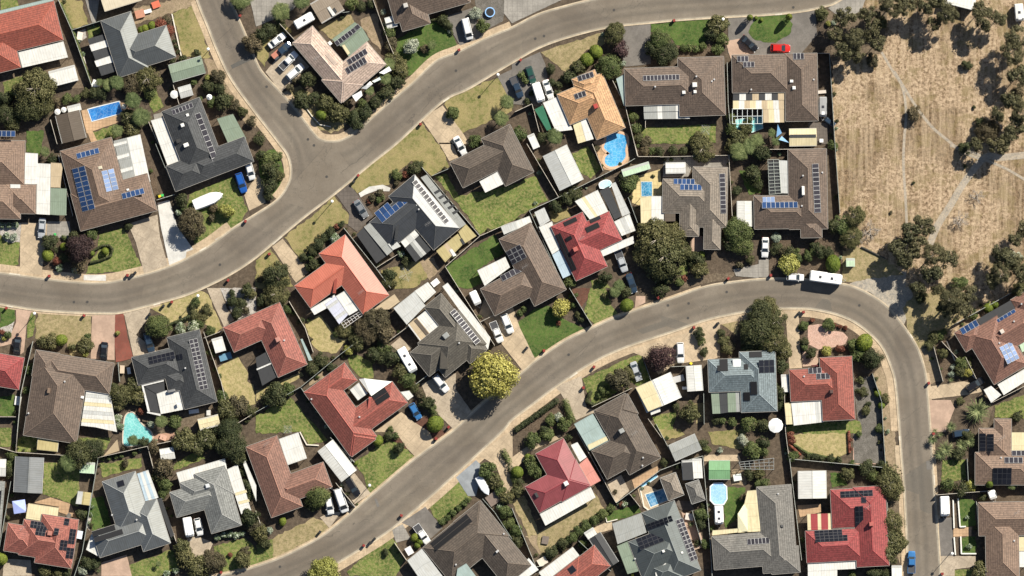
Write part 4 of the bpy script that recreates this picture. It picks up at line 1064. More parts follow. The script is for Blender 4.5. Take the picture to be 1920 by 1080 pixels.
AN = smooth(pts('340,1092 430,1075 480,1062 527,1045 570,1024 615,997 695,930 782,857 847,810 905,757 977,700 1005,676 1060,639 1110,615 1165,591 1257,560 1315,540 1360,531 1440,523 1520,525 1577,532 1610,542 1635,555 1665,577 1700,620 1722,657 1735,700 1739,740 1744,805 1751,910 1757,985 1762,1060 1764,1120'), 5)
AS = smooth(pts('540,1120 580,1088 622,1062 680,1027 735,991 800,937 855,888 940,810 960,787 1000,757 1042,725 1110,680 1175,650 1260,622 1330,598 1400,584 1440,579 1490,578 1527,580 1577,592 1615,612 1652,647 1672,690 1680,725 1687,807 1690,850 1696,922 1701,1022 1704,1120'), 5)
def ribbon(name, A, B, n=260):
    """carriageway between two edge lines, with UV along and across it"""
    def res(P):
        d_ = [0]
        for a, b in zip(P, P[1:]): d_.append(d_[-1]+math.dist(a, b))
        out = []; j = 0
        for i in range(n+1):
            t = d_[-1]*i/n
            while j < len(P)-2 and d_[j+1] < t: j += 1
            out.append(lerp(P[j], P[j+1], (t-d_[j])/max(1e-6, d_[j+1]-d_[j])))
        return out, d_[-1]
    a, la = res(A); b, lb = res(B); m = MB()
    for i in range(n):
        for k in range(4):
            f0, f1 = k/4, (k+1)/4; q = [lerp(a[i], b[i], f0), lerp(a[i+1], b[i+1], f0), lerp(a[i+1], b[i+1], f1), lerp(a[i], b[i], f1)]
            u = [(la*i/n, f0), (la*(i+1)/n, f0), (la*(i+1)/n, f1), (la*i/n, f1)]
            if area(q) < 0: q = q[::-1]; u = u[::-1]
            m.face([(*p, 0) for p in q], 0, u)
    o = m.build(name, ROADM); o.location = (0, 0, ZB['road']); o['kind'] = 'structure'; return o
ribbon('road', AN, AS)
# upper road and its side street, split where they meet
i0 = min(range(len(BN)), key=lambda i: math.dist(BN[i], W2(520, 375)))
j0 = min(range(len(CE)), key=lambda i: math.dist(CE[i], W2(620, 265)))
ribbon('road', BN[:i0+1], BS[:min(range(len(BS)), key=lambda i: math.dist(BS[i], W2(585, 396)))+1], 140)
ribbon('road', CE[j0:], BS[min(range(len(BS)), key=lambda i: math.dist(BS[i], W2(675, 324))):], 220)
ribbon('side_street', BN[i0:][::-1], CE[:j0+1], 120)
sheet('road_junction', [BN[i0], *[BS[i] for i in range(min(range(len(BS)), key=lambda i: math.dist(BS[i], W2(585, 396))), min(range(len(BS)), key=lambda i: math.dist(BS[i], W2(675, 324)))+1)], CE[j0]], ROADM, 'road').data.uv_layers.new(name='UVMap').data.foreach_set('uv', [1.0, .55]*len(bpy.data.objects['road_junction'].data.loops))
kerbm = slab_mat('kerb_concrete', (.52, .43, .31), (.34, .29, .22))
footm = slab_mat('footpath_concrete', (.50, .385, .26), (.27, .205, .135), 1.9)
gutm = slab_mat('gutter_concrete', (.35, .31, .245), (.25, .22, .18))
for P, sg in ((BN, 1), (BS, -1), (CE, 1), (AN, 1), (AS, -1)):
    strip('kerb', P, .02*sg, .34*sg, kerbm, ZB['kerb'], .03); strip('kerb_gutter', P, -.28*sg, .02*sg, gutm, ZB['kerb'])
def foot(P, a, b, d0, d1, sg, m=None):
    A = W2(*a); B = W2(*b); i = min(range(len(P)), key=lambda k: math.dist(P[k], A)); j = min(range(len(P)), key=lambda k: math.dist(P[k], B))
    strip('footpath', P[min(i, j):max(i, j)+1], d0*sg, d1*sg, m or footm, ZB['foot'])
foot(BN, (-60, 508), (435, 430), .34, 2.1, 1); foot(BN, (520, 375), (370, 0), .34, 1.7, 1)
foot(CE, (530, 177), (960, 52), .34, 1.6, 1); foot(AS, (540, 1120), (1400, 584), .34, 1.9, -1)
foot(AS, (1440, 579), (1687, 807), .34, 2.0, -1); foot(AS, (1690, 850), (1704, 1120), .34, 1.5, -1)
foot(AN, (1735, 700), (1764, 1120), .34, .9, 1); foot(BS, (0, 570), (300, 567), .34, .8, -1)
foot(AN, (340, 1092), (1315, 540), .34, .62, 1)
for q_, w_ in ((BN, 1), (BS, -1), (AN, 1), (AS, -1)):        # kerb segments renewed in paler concrete
    for t_ in range(6, len(q_)-8, 23):
        if random.random() < .6: strip('kerb', q_[t_:t_+2], .0, .36*w_, slab_mat('kerb_new', (.60, .54, .44), (.5, .44, .35)), ZB['kerb']+.036)
zone('A'); sheet('road_patch', pts('1730,490 1890,408 1905,440 1742,516'), plain('patch', (.085, .08, .072), .9, .15, 3), 'kerb')
zone('P'); sheet('road_patch', pts('1186,218 1228,216 1232,280 1190,284'), plain('patch2', (.14, .13, .118), .9, .15, 3), 'kerb')
zone('N'); sheet('road_patch', pts('888,502 904,498 928,556 908,564'), plain('patch2', (.14, .13, .118), .9), 'kerb')
pathm = ground_mat('dirt_path', (.32, .285, .24), (.25, .225, .19), (.42, .35, .26), .4, 2)
zone('*')
for P, w_ in (('1655,96 1672,130 1690,165 1697,210 1697,260 1694,310 1698,370 1701,430', .3), ('1676,135 1700,175 1722,205 1748,238 1775,262 1808,285 1846,298', .32), ('1742,458 1760,420 1780,385 1808,345 1845,298 1880,295 1940,290', .8), ('1780,270 1840,290', .35), ('1845,300 1890,320 1940,350', .3)):
    q = smooth([(a+random.uniform(-.25, .25), b+random.uniform(-.25, .25)) for a, b in pts(P)], 6); PZ = globals().get('PZ', 0)+1; strip('dirt_path', q, -w_, w_, pathm, ZB['park']+.015+.006*PZ)
GR = {
'A': """F 0,540 540,440 640,660 60,700
L 0,0 130,0 145,45 0,90
M 440,0 610,0 665,185 540,220
H 640,0 745,0 720,165 690,170
M 1295,100 1450,45 1580,430 1370,430
E 1000,60 1480,-40 1470,40 1290,100 1010,180
B 1180,130 1290,100 1360,420 1290,440 1200,250
L 20,620 180,560 170,700 40,740
L 650,200 740,185 760,240 660,290
K 560,240 640,215 650,280 580,330
Q 610,830 960,740 970,890 650,1000
Q 640,960 680,950 740,1080 690,1080
L 690,990 850,940 900,1010 830,1060 700,1060
L 1080,680 1170,660 1230,800 1150,850
E 1530,440 1600,450 1920,860 1920,960 1840,930 1560,560
H 1150,860 1220,840 1300,1080 1200,1080""",
'B': """H -60,-40 360,-40 280,70 170,130 0,200 -30,60
M 0,330 190,160 270,240 110,330 70,500 10,440
C 70,540 250,330 400,500 190,690
D 190,690 330,640 600,830 720,860 660,960 560,1000 430,960 300,830
B 250,600 640,820 700,880 620,950 480,930 380,800 260,760
D 460,200 700,100 740,170 570,300
E 780,150 900,100 960,330 930,370 840,270 790,200
G 1060,290 1300,160 1440,170 1510,340 1380,430 1200,540 1110,590 1050,400
B 960,230 1060,290 1110,590 1000,520
A 1400,130 1620,60 1700,280 1530,340 1440,190
S 1640,0 1880,0 1850,160 1700,240
M 1410,780 1480,700 1830,580 1920,770 1920,830 1650,960 1540,1000 1490,930
T 1240,890 1400,790 1560,1010 1600,1080 1370,1080
M 1010,1080 1240,920 1370,1080 1360,1300 1100,1180
A 1810,570 1920,520 1920,780""",
'C': """H -60,-30 500,-60 200,80 0,175 -60,100
A 0,480 210,390 250,480 290,720 200,800 0,780
D 215,390 690,240 700,330 560,370 480,500 400,540
B 480,400 700,300 830,500 600,560 400,640
A 835,195 1040,180 1040,480 850,500 830,430
G 1040,180 1500,140 1440,350 1230,340 1180,260 1040,240
B 1230,340 1560,330 1560,420 1240,440
A 1620,128 1925,108 1925,420 1700,420 1620,400
N 1600,310 1700,290 1820,400 1640,440
L 970,960 1530,930 1530,1070 1450,1080 980,1080
B 870,870 960,860 960,1180 900,1180
B 1590,780 1670,780 1690,960 1600,980""",
'D': """A 0,108 180,88 350,70 370,260 250,400 0,400
H 450,60 540,5 740,-30 700,80 560,150
F 440,80 900,60 860,400 480,460
Z 300,920 450,920 450,1080 300,1080""",
'E': """K 0,590 160,590 155,740 50,740 0,680
L 0,680 60,740 150,740 140,900 90,920 0,910
T 160,590 370,590 340,760 310,980 150,960 150,740
H 355,580 520,580 540,720 430,700 350,690
B 310,690 760,620 720,800 640,960 340,980 340,800
L 740,670 930,630 1060,910 1000,950 640,975 680,880 740,800
C 960,600 1180,530 1200,700 1260,910 1080,970 1020,740
W 1180,440 1270,420 1330,620 1450,790 1260,860 1210,640
W 1260,850 1400,800 1390,860 1270,915
L 1420,380 1740,240 1860,500 1790,600 1470,790 1440,650 1400,470
B 1340,500 1680,440 1740,520 1560,650 1440,700
T 1830,380 1930,230 1990,300 1990,440 1870,500
W 1612,718 1742,632 1762,652 1636,745
W 628,982 795,982 795,1026 628,1022
G 200,-100 330,-100 300,90 200,60
B 1130,160 1170,240 1200,370 1150,400""",
'F': """M 760,230 1060,0 1380,0 1450,170 1320,240 1180,120 1020,250 1000,310 900,310 760,370 700,310
B 1000,310 1020,240 1180,120 1240,170 1200,240 1100,260
T 1370,-10 1470,-10 1520,100 1450,130
W 770,370 850,320 950,305 1010,330 1000,355 900,350 820,380 785,400
Z 600,380 700,300 780,400 850,500 880,540 760,660 690,610 700,520
B 780,400 1000,340 980,400 870,510 830,470
M 210,700 400,560 590,390 700,540 690,600 640,590 540,670 330,850
T 120,770 200,710 330,870 400,960 300,1040 270,1000
M 0,870 110,790 240,960 280,1070 0,1080
B 330,850 640,590 680,640 520,730 400,900
L 1340,240 1430,220 1520,390 1920,310 2100,240 2190,420 2040,500 1870,610 1680,680 1600,560
M 940,950 1220,870 1290,1000 1180,1080 960,1080
E 1200,880 1330,850 1380,950 1300,1020
G 1420,920 1790,680 1860,820 1660,940 1700,1040 1620,1080 1500,1080
G 20,60 150,40 210,200 190,350 90,420 30,300""",
'G': """M 270,510 420,480 440,545 310,585
L 450,70 570,20 670,180 590,260 510,210
Q 610,-20 730,-40 880,100 870,150 740,200 690,190 650,110
O 910,250 1110,190 1130,400 950,460 900,440
L 1220,960 1310,860 1320,980 1240,985
N 1350,700 1430,690 1440,820 1340,800
H 1660,940 1850,900 1850,1005 1680,990
H 1850,870 1925,860 1925,1000 1850,1000
F 1300,980 1680,960 1640,1010 1400,1060 1250,1080
G 1700,200 1860,200 1870,370 1780,380
L 590,1020 700,1020 740,1080 600,1080
H 1140,100 1620,90 1620,170 1350,170 1320,250 1130,250""",
'H': """B 0,660 500,720 560,850 560,960 300,950 260,930 0,940
D 560,800 720,770 880,860 1020,980 560,1040
U 560,1060 900,960 1040,960 1030,1080 600,1080""",
'I': """G 0,130 60,140 110,160 120,230 60,280 0,300
K 0,300 60,280 110,250 80,350 0,400
N 120,150 240,165 200,270 180,480 150,500 80,420 0,440 0,400 80,350 120,260
L 240,170 270,170 250,360 205,380 205,280
D 280,180 690,200 690,420 640,520 520,500 500,400 260,380
N 690,205 870,200 860,340 860,540 680,530
X 865,195 925,190 960,380 1000,530 870,555 860,400
C 930,190 1130,140 1110,230 1020,350 1180,480 1000,510
Y 1120,150 1500,20 1560,50 1670,300 1620,340 1500,240 1280,280 1240,210
C 1550,0 1650,0 1700,150 1760,240 1680,290 1600,120
K 1650,0 1920,0 1920,180 1770,240 1700,120
Y 1630,600 1780,510 1860,640 1850,700 1900,720 1920,870 1840,890 1720,830 1660,720
G 0,820 110,800 110,960 0,960
F 1100,980 1640,880 1640,1080 1100,1180""",
'J': """Y 370,270 480,200 620,380 690,380 600,490 480,480 420,420
Y 0,770 340,630 360,660 100,780 0,860
L 690,520 760,500 870,560 880,680 780,670 700,580
L 0,960 260,820 540,1140 400,1180 340,1080 0,1090
T 890,1080 1090,930 1180,1000 1300,1080 1340,1160 1200,1270 1130,1200 1050,1080
R 1180,1000 1280,960 1440,1100 1340,1160
C 1240,720 1370,660 1500,640 1500,760 1620,930 1640,960 1480,1060 1300,880
C 1010,430 1080,370 1170,450 1100,500
E 400,690 560,600 600,620 400,730""",
'K': """T -200,60 -60,-50 60,300 180,545 80,620 -30,480 -250,200
G 40,270 150,170 280,130 330,210 440,260 560,300 190,540 80,420
R 450,0 590,0 580,60 530,130 520,160 470,80
L 590,0 700,0 760,150 800,200 620,280 540,180
N 930,60 1000,60 1000,110 920,150
L 530,680 960,490 1040,690 950,740 880,700 700,850 600,870 560,780
C 320,740 520,660 560,900 650,920 480,990 360,780
T 870,470 1400,310 1430,280 1720,190 1700,240 1560,270 1560,520 1470,540 1230,570 1100,650 1000,520
D 1560,260 1700,240 1690,360 1640,320
B 1530,320 1640,300 1700,400 1690,510 1560,500
B 1380,310 1460,310 1470,530 1410,530
B 40,1060 330,850 450,1000 480,1080
L 1050,960 1230,930 1210,1080 1080,1080
D 1340,860 1430,860 1430,1000 1380,1020""",
'L': """T 130,172 230,180 240,460 255,600 160,605
N 255,480 380,470 375,580 260,590
B 230,220 500,240 780,400 640,480 380,500 240,470
P 300,280 400,270 470,320 560,330 600,370 580,420 470,450 380,460 300,420
E 790,640 880,560 980,800 1000,1080 860,1080 850,850
S 640,700 790,650 850,850 860,1080 700,1080 670,980
U 640,-10 1080,-10 1090,80 1010,300 960,250 870,120 760,30
D 1090,60 1400,0 1550,100 1400,280 1200,430 1130,460 1060,330 1010,150
E 1130,460 1240,430 1310,700 1200,720
B 1240,400 1310,380 1400,530 1470,520 1560,680 1340,730
T 1200,740 1470,700 1620,740 1600,780 1500,800 1210,835
N 1210,840 1370,840 1400,900 1330,1080 1225,1080
F 1350,840 1700,860 1640,1060
L 1700,880 1920,800 1920,980 1700,970
L 140,1010 690,1000 700,1090 150,1090""",
'M': """L 0,-30 80,-30 80,110 0,110
L 130,50 280,10 280,150 130,150
L 330,230 600,230 590,560 400,490 320,470
Q 250,530 380,490 530,540 580,650 440,600 440,560
L 600,40 830,40 800,130 700,170 600,150
L 745,240 1060,190 1070,260 770,340
G 670,500 770,480 840,700 690,740
C 30,950 230,960 240,1080 20,1080
N 760,980 950,920 990,1080 760,1080
L 970,1000 1290,880 1350,1020 1210,1080 980,1080
L 1300,250 1500,130 1540,200 1300,290
C 1400,800 1480,780 1600,830 1530,980 1450,960
L 1600,860 1840,790 1920,880 1920,1000 1720,1060 1640,1040
K 680,460 700,560 670,740 640,700""",
'N': """D 130,800 430,640 550,690 540,740 200,930 130,950
L 0,850 130,800 160,940 0,1000
L 740,220 1000,60 1140,130 1200,190 860,460 830,400 790,300
R 1000,40 1110,40 1130,120 1060,170 1020,150
C 620,370 680,330 740,310 860,460 740,540 640,400
C 480,640 560,600 640,600 550,720
A 1090,680 1270,560 1400,720 1310,800 1180,720
I 1500,340 1650,210 1700,260 1650,480 1590,480
L 1280,540 1500,350 1620,500 1380,700
T 1660,170 1900,0 1925,0 1925,420 1880,480 1800,250
L 680,1050 1010,760 1110,960 1050,1080 700,1080
H 1020,730 1100,690 1160,800 1050,830""",
'O': """T 0,190 150,80 360,20 380,40 130,150 0,320
D 0,520 90,470 200,750 130,800
D 180,760 620,460 690,570 320,860 220,940
E 100,780 220,760 220,930
C 710,380 820,320 880,440 780,530
Q 900,360 1100,250 1090,310 920,430
G 700,620 940,540 970,600 720,680
T 610,720 750,660 750,730 640,760
T 940,420 1010,400 1200,480 1190,530 1030,590 980,560
T 1440,170 1700,170 1720,220 1440,220
G 1610,415 1750,415 1740,540 1690,640 1600,720 1590,560
Z 1200,510 1350,520 1370,600 1260,580
N 1270,600 1380,640 1440,850 1330,800
M 1100,-20 1260,-20 1300,20 1150,60
M 1470,0 1750,-20 1760,130 1500,90
E 1640,280 1740,290 1760,400 1650,400""",
'P': """P 640,40 700,0 850,0 870,240 640,240
S 640,0 850,0 868,236 644,236
Y 190,20 600,-30 610,150 500,200 250,160 190,90
G 465,305 560,305 600,400 480,415
Q 220,550 400,540 400,600 240,640
T 950,100 990,100 1010,270 960,270
L 1310,210 1480,210 1490,350 1300,390
A 1280,650 1380,640 1390,930 1290,930
G 1430,500 1550,510 1560,700 1440,710
G 1450,790 1560,780 1560,910 1460,910
Q 1390,725 1525,710 1525,780 1390,785
C 1300,930 1560,930 1560,1010 1400,1030 1400,1080 1300,1080
L 1395,1040 1540,1030 1540,1080 1395,1080
E 870,0 950,0 960,290 880,270
F 890,490 975,490 995,640 900,640
E 905,640 985,640 1005,900 990,1000""",
}
for z_, t_ in GR.items():
    zone(z_); G(t_)
zone('D'); GM['G'] = GM['G'][:1]+('path',)+GM['G'][2:]; ZB['path'] = .115; G("G -150,240 -130,190 -90,130 0,115 150,100 185,180 160,260 60,320 0,322 -90,300")
# ================================================================== HOUSES (corner x, y, length along the street axis, length across; in crop pixels of their zone)
zone('A')
h = house('brick-red tiled house with cream verandah at the top left corner', 'red house at top left', -13.7, [(410, 10, -700, 300), (165, 510, -500, -300)], 'brick')
h.patio('142,392 480,312 515,432 172,510', 'wwwwww'); h.patio('0,82 400,-14 408,6 0,106', 't', post=False)
h = house('dark grey metal-roofed house with a white and dark striped patio', 'dark grey house with striped patio', -17.5, [(760, 160, 236, 446), (1325, 430, -400, -250)], metal('roof_dgrey', (.16, .17, .17), .42, .5, mt=.55), ridge=plain('cap_dg', (.14, .145, .145), .4))
h.patio('880,535 765,572 660,295 778,260', 'd', 2.2, post=False); h.patio('674,340 800,302 818,352 692,388', 'W', 2.27, post=False); h.patio('712,460 836,418 856,468 730,504', 'W', 2.27, post=False)
house('cream metal-roofed house cut by the top edge of the photo', 'cream-roofed house on top edge', -17, [(790, 90, 293, -250, 'gu')], metal('roof_cream', (.60, .53, .40), .5, .4, .5, .1), wall=(.5, .45, .38), pitch=.15)
shed(-16, 1265, 492, 256, 132, 'gu', 's', 'sage green gabled garage', z0=2.4, pitch=.22, name='garage', cat='garage')
shed(-16, 1337, 660, 98, 82, 'gu', 'l', 'small light grey shed')
shed(-14, 420, 870, 185, 215, 'gv', 'B', 'dark brown gabled workshop', z0=2.4, name='workshop'); shed(-14, 508, 802, 98, 48, 'f', 'w', 'narrow white lean-to shed')
shed(-14.5, 368, 540, 200, 118, 'f', 'w', 'white slatted carport', z0=2.2, name='carport', cat='carport')
tank(1310, 710, 30); tank(435, 840, 22); tank(482, 825, 20); clutter(720, 630, 55, 55, .75, (.75, .75, .72), 'square white garden table', 'garden_table', 20); umbrella(935, 800, 20, (.62, .6, .5), look='small beige umbrella by the pool')
umbrella(1572, 730, 22); clutter(1050, 105, 70, 60, .7, (.42, .2, .13), 'red-brown garden trailer', 'garden_trailer', -15, legs=False); clutter(1110, 85, 55, 28, .6, (.7, .7, .7), 'white outdoor bench', 'bench', -15); clutter(1170, 35, 60, 50, .5, (.55, .13, .07), 'orange-red play table', 'play_table', -20); clutter(600, 270, 40, 60, .7, (.7, .6, .52), 'pale patio table', 'patio_table', 10); clutter(625, 440, 22, 80, .45, (.5, .46, .4), 'long pale bench', 'bench', -15)
h = house('charcoal tiled house with a row of panels, sage carport and white patio', 'charcoal house with sage carport', -21, [(1216, 840, 304, 500), (1908, 1212, -460, -200), (1248, 1248, 276, 204)], 'char', ridge=plain('cap_char', (.055, .058, .062), .6))
h.panels(1290, 832, 165, 38, 6); h.panels(1462, 862, 46, 400, 1, 9, 'dark'); h.box(1375, 942, 28, 28, .35); h.box(1412, 866, 22, 22, .3); h.box(1345, 1060, 40, 30, .25, (.04, .04, .04), 'skylight'); h.box(1402, 1090, 40, 30, .45)
h.patio('1135,905 1225,880 1362,1210 1262,1248', 'w'); h.patio('1630,892 1750,856 1850,1040 1712,1072', 's'); h.patio('1320,1405 1415,1365 1430,1400 1330,1436', 'g', 2.35)
zone('E')
h = house('brown tiled house with three blue solar arrays and a grey and white patio', 'brown house with blue solar arrays', -15.1, [(455, 55, 400, 600), (610, 655, 595, -290)], 'brown2')
h.panels(578, 76, 172, 42, 5, 1, 'blue'); h.panels(545, 190, 105, 330, 2, 9, 'blue', ang=-14); h.panels(765, 208, 96, 160, 2, 5, 'pale', ang=-14); h.panels(918, 376, 170, 44, 5, 1, 'blue'); h.box(760, 180, 30, 24, .3, (.6, .55, .42))
h.patio('1030,302 945,326 856,-22 955,-46', 'g'); h.patio('955,-46 1056,-72 1132,284 1030,302', 'W', 2.3); 
for y_ in (85, 185, 283): h.patio('%d,%d %d,%d %d,%d %d,%d' % (875+(y_-85)*.25, y_+8, 970+(y_-85)*.28, y_-18, 974+(y_-85)*.28, y_+8, 880+(y_-85)*.25, y_+36), 'w', 2.36, name='clear_sheet', post=False)
h.patio('855,0 955,-26 958,-4 858,22', 'w', 2.36, name='clear_sheet', post=False); h.box(965, 345, 20, 16, .3)
h = house('brown tiled house cut by the left edge, cream and grey verandahs', 'brown house on left edge', 1, [(-200, -30, 395, 330), (160, 565, -400, -260), (275, 525, -230, -220)], 'salmonb')
h.patio('90,70 188,66 186,300 86,296', 'c'); h.patio('188,66 290,72 286,302 186,300', 'W', 2.33); h.patio('90,120 188,118 188,150 90,152', 'l', 2.36, name='clear_sheet', post=False); h.patio('88,210 188,208 188,246 88,248', 'l', 2.36, name='clear_sheet', post=False)
h.patio('85,302 160,304 160,364 85,360', 'W', 3.1, post=False, name='skylight'); h.patio('285,145 385,150 380,532 278,526', 'w'); h.patio('386,140 478,146 456,328 384,326', 'n'); h.patio('384,330 442,332 440,535 380,530', 's'); h.patio('442,332 505,336 502,536 440,535', 's', 2.25)
h.panels(-10, -98, 135, 44, 4, 1, 'blue', z=4.0)
zone('B')
h = house('pale pink tiled house on the street corner with two rows of solar panels', 'pale pink corner house', -40.5, [(275, 325, 199, 585), (640, 775, 446, -225)], 'pink', ridge=plain('cap_pk', (.52, .42, .36), .7))
h.panels(682, 455, 165, 44, 5, ang=-32); h.panels(670, 520, 170, 50, 6, ang=-32); h.box(565, 445, 34, 120, .35, (.5, .4, .33), 'roof_vent_box'); h.box(556, 328, 26, 30, .4); h.aerial(458, 440)
h.patio('570,298 742,168 800,212 640,352', 's', 2.5); h.patio('640,352 800,212 852,300 700,430', 's', 2.35); h.panels(588, 318, 180, 40, 6, ang=-37, z=2.7); h.panels(735, 205, 40, 36, 1, ang=-37, z=2.7); h.patio('645,345 665,335 708,400 690,415', 'c', 2.6, name='clear_sheet', post=False)
for a, b in (((720, 722), (800, 690)), ((795, 668), (835, 650)), ((865, 605), (930, 585)), ((930, 545), (975, 525)), ((975, 520), (1020, 505))):
    pass
sail('722,720 792,682 800,718 752,765', (.78, .78, .76), 'white sail below the pink roof'); sail('790,665 830,640 858,612 878,632 830,672', (.78, .78, .76), 'white sail in the garden hedge'); sail('870,612 930,580 940,598 890,622', (.7, .78, .76), 'pale narrow sail in the hedge'); sail('925,548 1000,500 1018,530 960,560', (.78, .78, .76), 'white sail by the pink roof tip')
shed(-31, 495, 180, 200, -170, 'gu', metal('roof_tanb', (.25, .205, .16), .6, .3), 'tan-brown metal garage', z0=2.6, pitch=.1, name='garage', cat='garage').patio('535,62 555,50 600,112 578,126', 'W', 2.95, post=False, name='clear_sheet').patio('575,72 592,60 612,92 597,104', 'd', 2.97, post=False, name='skylight')
h = house('brown tiled house above the road bend with a square chimney', 'brown house at top centre', -16, [(1100, 240, 215, -400), (1610, 20, -590, -300), (1215, 205, 100, -120)], 'brown'); h.box(1124, 46, 34, 34, 1.3, (.5, .48, .45), 'chimney')
shed(-16, 964, 140, 82, 82, 'gu', 'w', 'small white shed with dark stripe', z0=2.0).patio('972,180 1050,158 1054,170 976,192', 'd', 2.32, post=False, name='clear_sheet')
trampoline(1755, 92, 38); 
zone('C')
h = house('orange tiled house with a red chimney beside the kidney pool', 'orange tiled house', -23, [(850, 960, -235, -450), (445, 597, 190, 150), (335, 710, 350, 250)], 'orange', ridge=plain('cap_or', (.55, .33, .18), .7))
h.panels(488, 577, 122, 42, 4, ang=-18); h.panels(462, 713, 88, 42, 3, ang=-20); h.box(625, 800, 32, 36, 1.0, (.42, .06, .05), 'chimney')
h.patio('232,772 345,725 455,975 330,990', 'W'); h.patio('168,822 232,790 296,968 262,982', 'G', 2.1); h.patio('455,932 512,905 555,1060 495,1078', 'c'); h.patio('512,905 556,890 612,1044 555,1060', 'W', 2.33)
h = house('brown tiled house with ten panels in a row and grey verandah', 'brown house with grey verandah', -2, [(840, 517, 560, 280), (1240, 437, 345, 440)], 'brown')
h.panels(980, 572, 272, 40, 10); h.box(1366, 640, 36, 36, 1.0); h.box(1285, 696, 26, 26, .25); h.box(1369, 692, 24, 24, .25); h.vent(1070, 655); h.vent(1378, 578); h.vent(1495, 614); h.vent(1512, 600)
h.patio('985,792 1330,780 1330,834 986,842', 'gggwgggwgw', 2.4); h.patio('986,842 1330,834 1332,892 990,895', 'gggwgggwgw', 2.28); h.patio('780,592 838,560 848,792 838,796', 't')
zone('D')
h = house('brown tiled house beside the red car with striped cream patio', 'brown house beside red car', -1, [(-275, 415, 430, 285), (120, 405, 245, 508)], 'brown')
h.panels(-235, 425, 84, 44, 3); h.panels(-190, 470, 84, 40, 3); h.panels(184, 403, 82, 48, 3); h.box(190, 662, 26, 26, .25); h.box(172, 612, 26, 22, .3); h.vent(-130, 675); h.vent(338, 600)
h.patio('-265,702 120,700 120,752 -265,755', 'kwknkwkn', 2.45, post=False); h.patio('-265,755 120,752 122,818 -265,822', 'cwncwncwn', 2.4); h.patio('-40,819 122,818 128,920 -38,922', 'ncwn', 2.38)  # charcoal stripes of the upper band paint the shade on the patio
lattice('-270,820 -45,815 -45,930 -270,930', 6, 2, (.7, .75, .74), 'white-framed pergola over the spa'); pool('-240,900 -50,870 -40,960 -120,990 -240,980', 'small turquoise spa pool under the white lattice pergola', (.12, .42, .44), (.3, .62, .6), (.5, .6, .58), .2)
shed(-1, 155, 968, 205, 130, 'gu', 'c', 'cream gabled shed by the field fence', z0=2.4).patio('160,1012 356,1010 356,1030 160,1032', 'd', 2.95, post=False, name='clear_sheet')
sail('70,935 100,1000 60,1030', (.22, .45, .72), 'light blue triangular sail'); sail('100,1022 152,1072 78,1050', (.30, .52, .78), 'small blue triangular sail')
caravan(410, 802, 90, 150, 'grey covered trailer squeezed beside the field fence', 1.9, 1.7, 1, (.30, .30, .30), 'covered_trailer', 'trailer')
clutter(400, 690, 70, 24, .5, (.5, .45, .4), 'timber offcuts pile', 'timber_stack', -5, legs=False); clutter(400, 1055, 28, 26, .7, (.75, .75, .73), 'white garden box', 'storage_box')
zone('F')
h = house('charcoal house with solar rows, flat dark garage and mustard patio', 'charcoal house with mustard patio', -40, [(1190, 230, -255, 526), (850, 590, 480, 260)], metal('roof_char_sheen', (.085, .09, .098), .44, .5, .5, .3, mt=.5), ridge=plain('cap_char2', (.075, .078, .08), .6))
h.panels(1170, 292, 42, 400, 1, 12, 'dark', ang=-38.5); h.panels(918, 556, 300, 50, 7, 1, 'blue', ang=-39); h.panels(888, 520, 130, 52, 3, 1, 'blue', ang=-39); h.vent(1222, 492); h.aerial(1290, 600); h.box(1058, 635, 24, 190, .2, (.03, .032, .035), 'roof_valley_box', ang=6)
h.patio('862,586 810,622 985,836 1030,800', 'g', 2.75, post=False); h.patio('810,622 755,680 905,895 985,836', 'k', 2.6, .2, post=False, name='garage_roof'); h.patio('990,752 1045,716 1088,768 1028,796', 'l', 2.9, post=False)
h.patio('1085,732 1190,640 1225,684 1120,778', 'wlw', 2.45); h.patio('1120,778 1225,684 1318,790 1198,886', 'dkglkd', 2.4); h.patio('1236,252 1282,230 1576,602 1526,636', 'g'); 
for i in range(5): x_ = 1335+i*34; y_ = 350+i*38; h.patio('%d,%d %d,%d %d,%d %d,%d' % (x_, y_+12, x_+45, y_-14, x_+57, y_, x_+12, y_+28), 'k', 2.36, name='clear_sheet', post=False)
h.patio('1352,802 1515,672 1560,745 1420,888', 'yynyyy', 2.2); h.patio('1520,660 1575,600 1655,690 1560,750', 'yyy', 2.25); h.patio('1530,715 1545,705 1572,748 1552,755', 'k', 2.3, name='clear_sheet', post=False); h.patio('1450,795 1470,785 1505,835 1480,845', 'W', 2.28, name='clear_sheet', post=False)
h = house('brown tiled house with a square white awning on its lower side', 'brown house with white awning', -27, [(2085, 210, -240, -400), (1455, 140, 500, 215)], 'dbrown', cap=1.5)
h.patio('1676,282 1815,206 1858,300 1720,366', 'W', 2.6)
h = house('salmon orange metal-roofed house with white and lilac verandahs', 'salmon orange metal-roofed house', -36, [(670, 680, -243, 562), (290, 1065, 480, 204), (475, 825, 240, 120)], metal('roof_salmon', (.46, .145, .10), .48, .4, .5, .45), ridge=plain('cap_sal', (.45, .11, .07), .5), wall=(.45, .4, .35))
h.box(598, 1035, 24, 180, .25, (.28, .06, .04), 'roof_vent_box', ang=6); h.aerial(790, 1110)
zone('J')
h.patio('410,156 590,50 625,100 440,202', 'W'); h.patio('518,120 600,60 700,192 626,272', 'v', 2.35); h.patio('600,60 676,15 778,160 700,206', 'W', 2.42); h.patio('530,140 610,85 622,104 545,160', 'l', 2.42, name='clear_sheet', post=False); h.patio('590,220 668,165 682,184 606,240', 'l', 2.42, name='clear_sheet', post=False); h.patio('872,165 1040,45 1080,102 1000,160', 'n')
lattice('640,262 775,180 800,205 665,300', 6, 2, (.6, .58, .55), 'grey slatted pergola below the salmon roof')
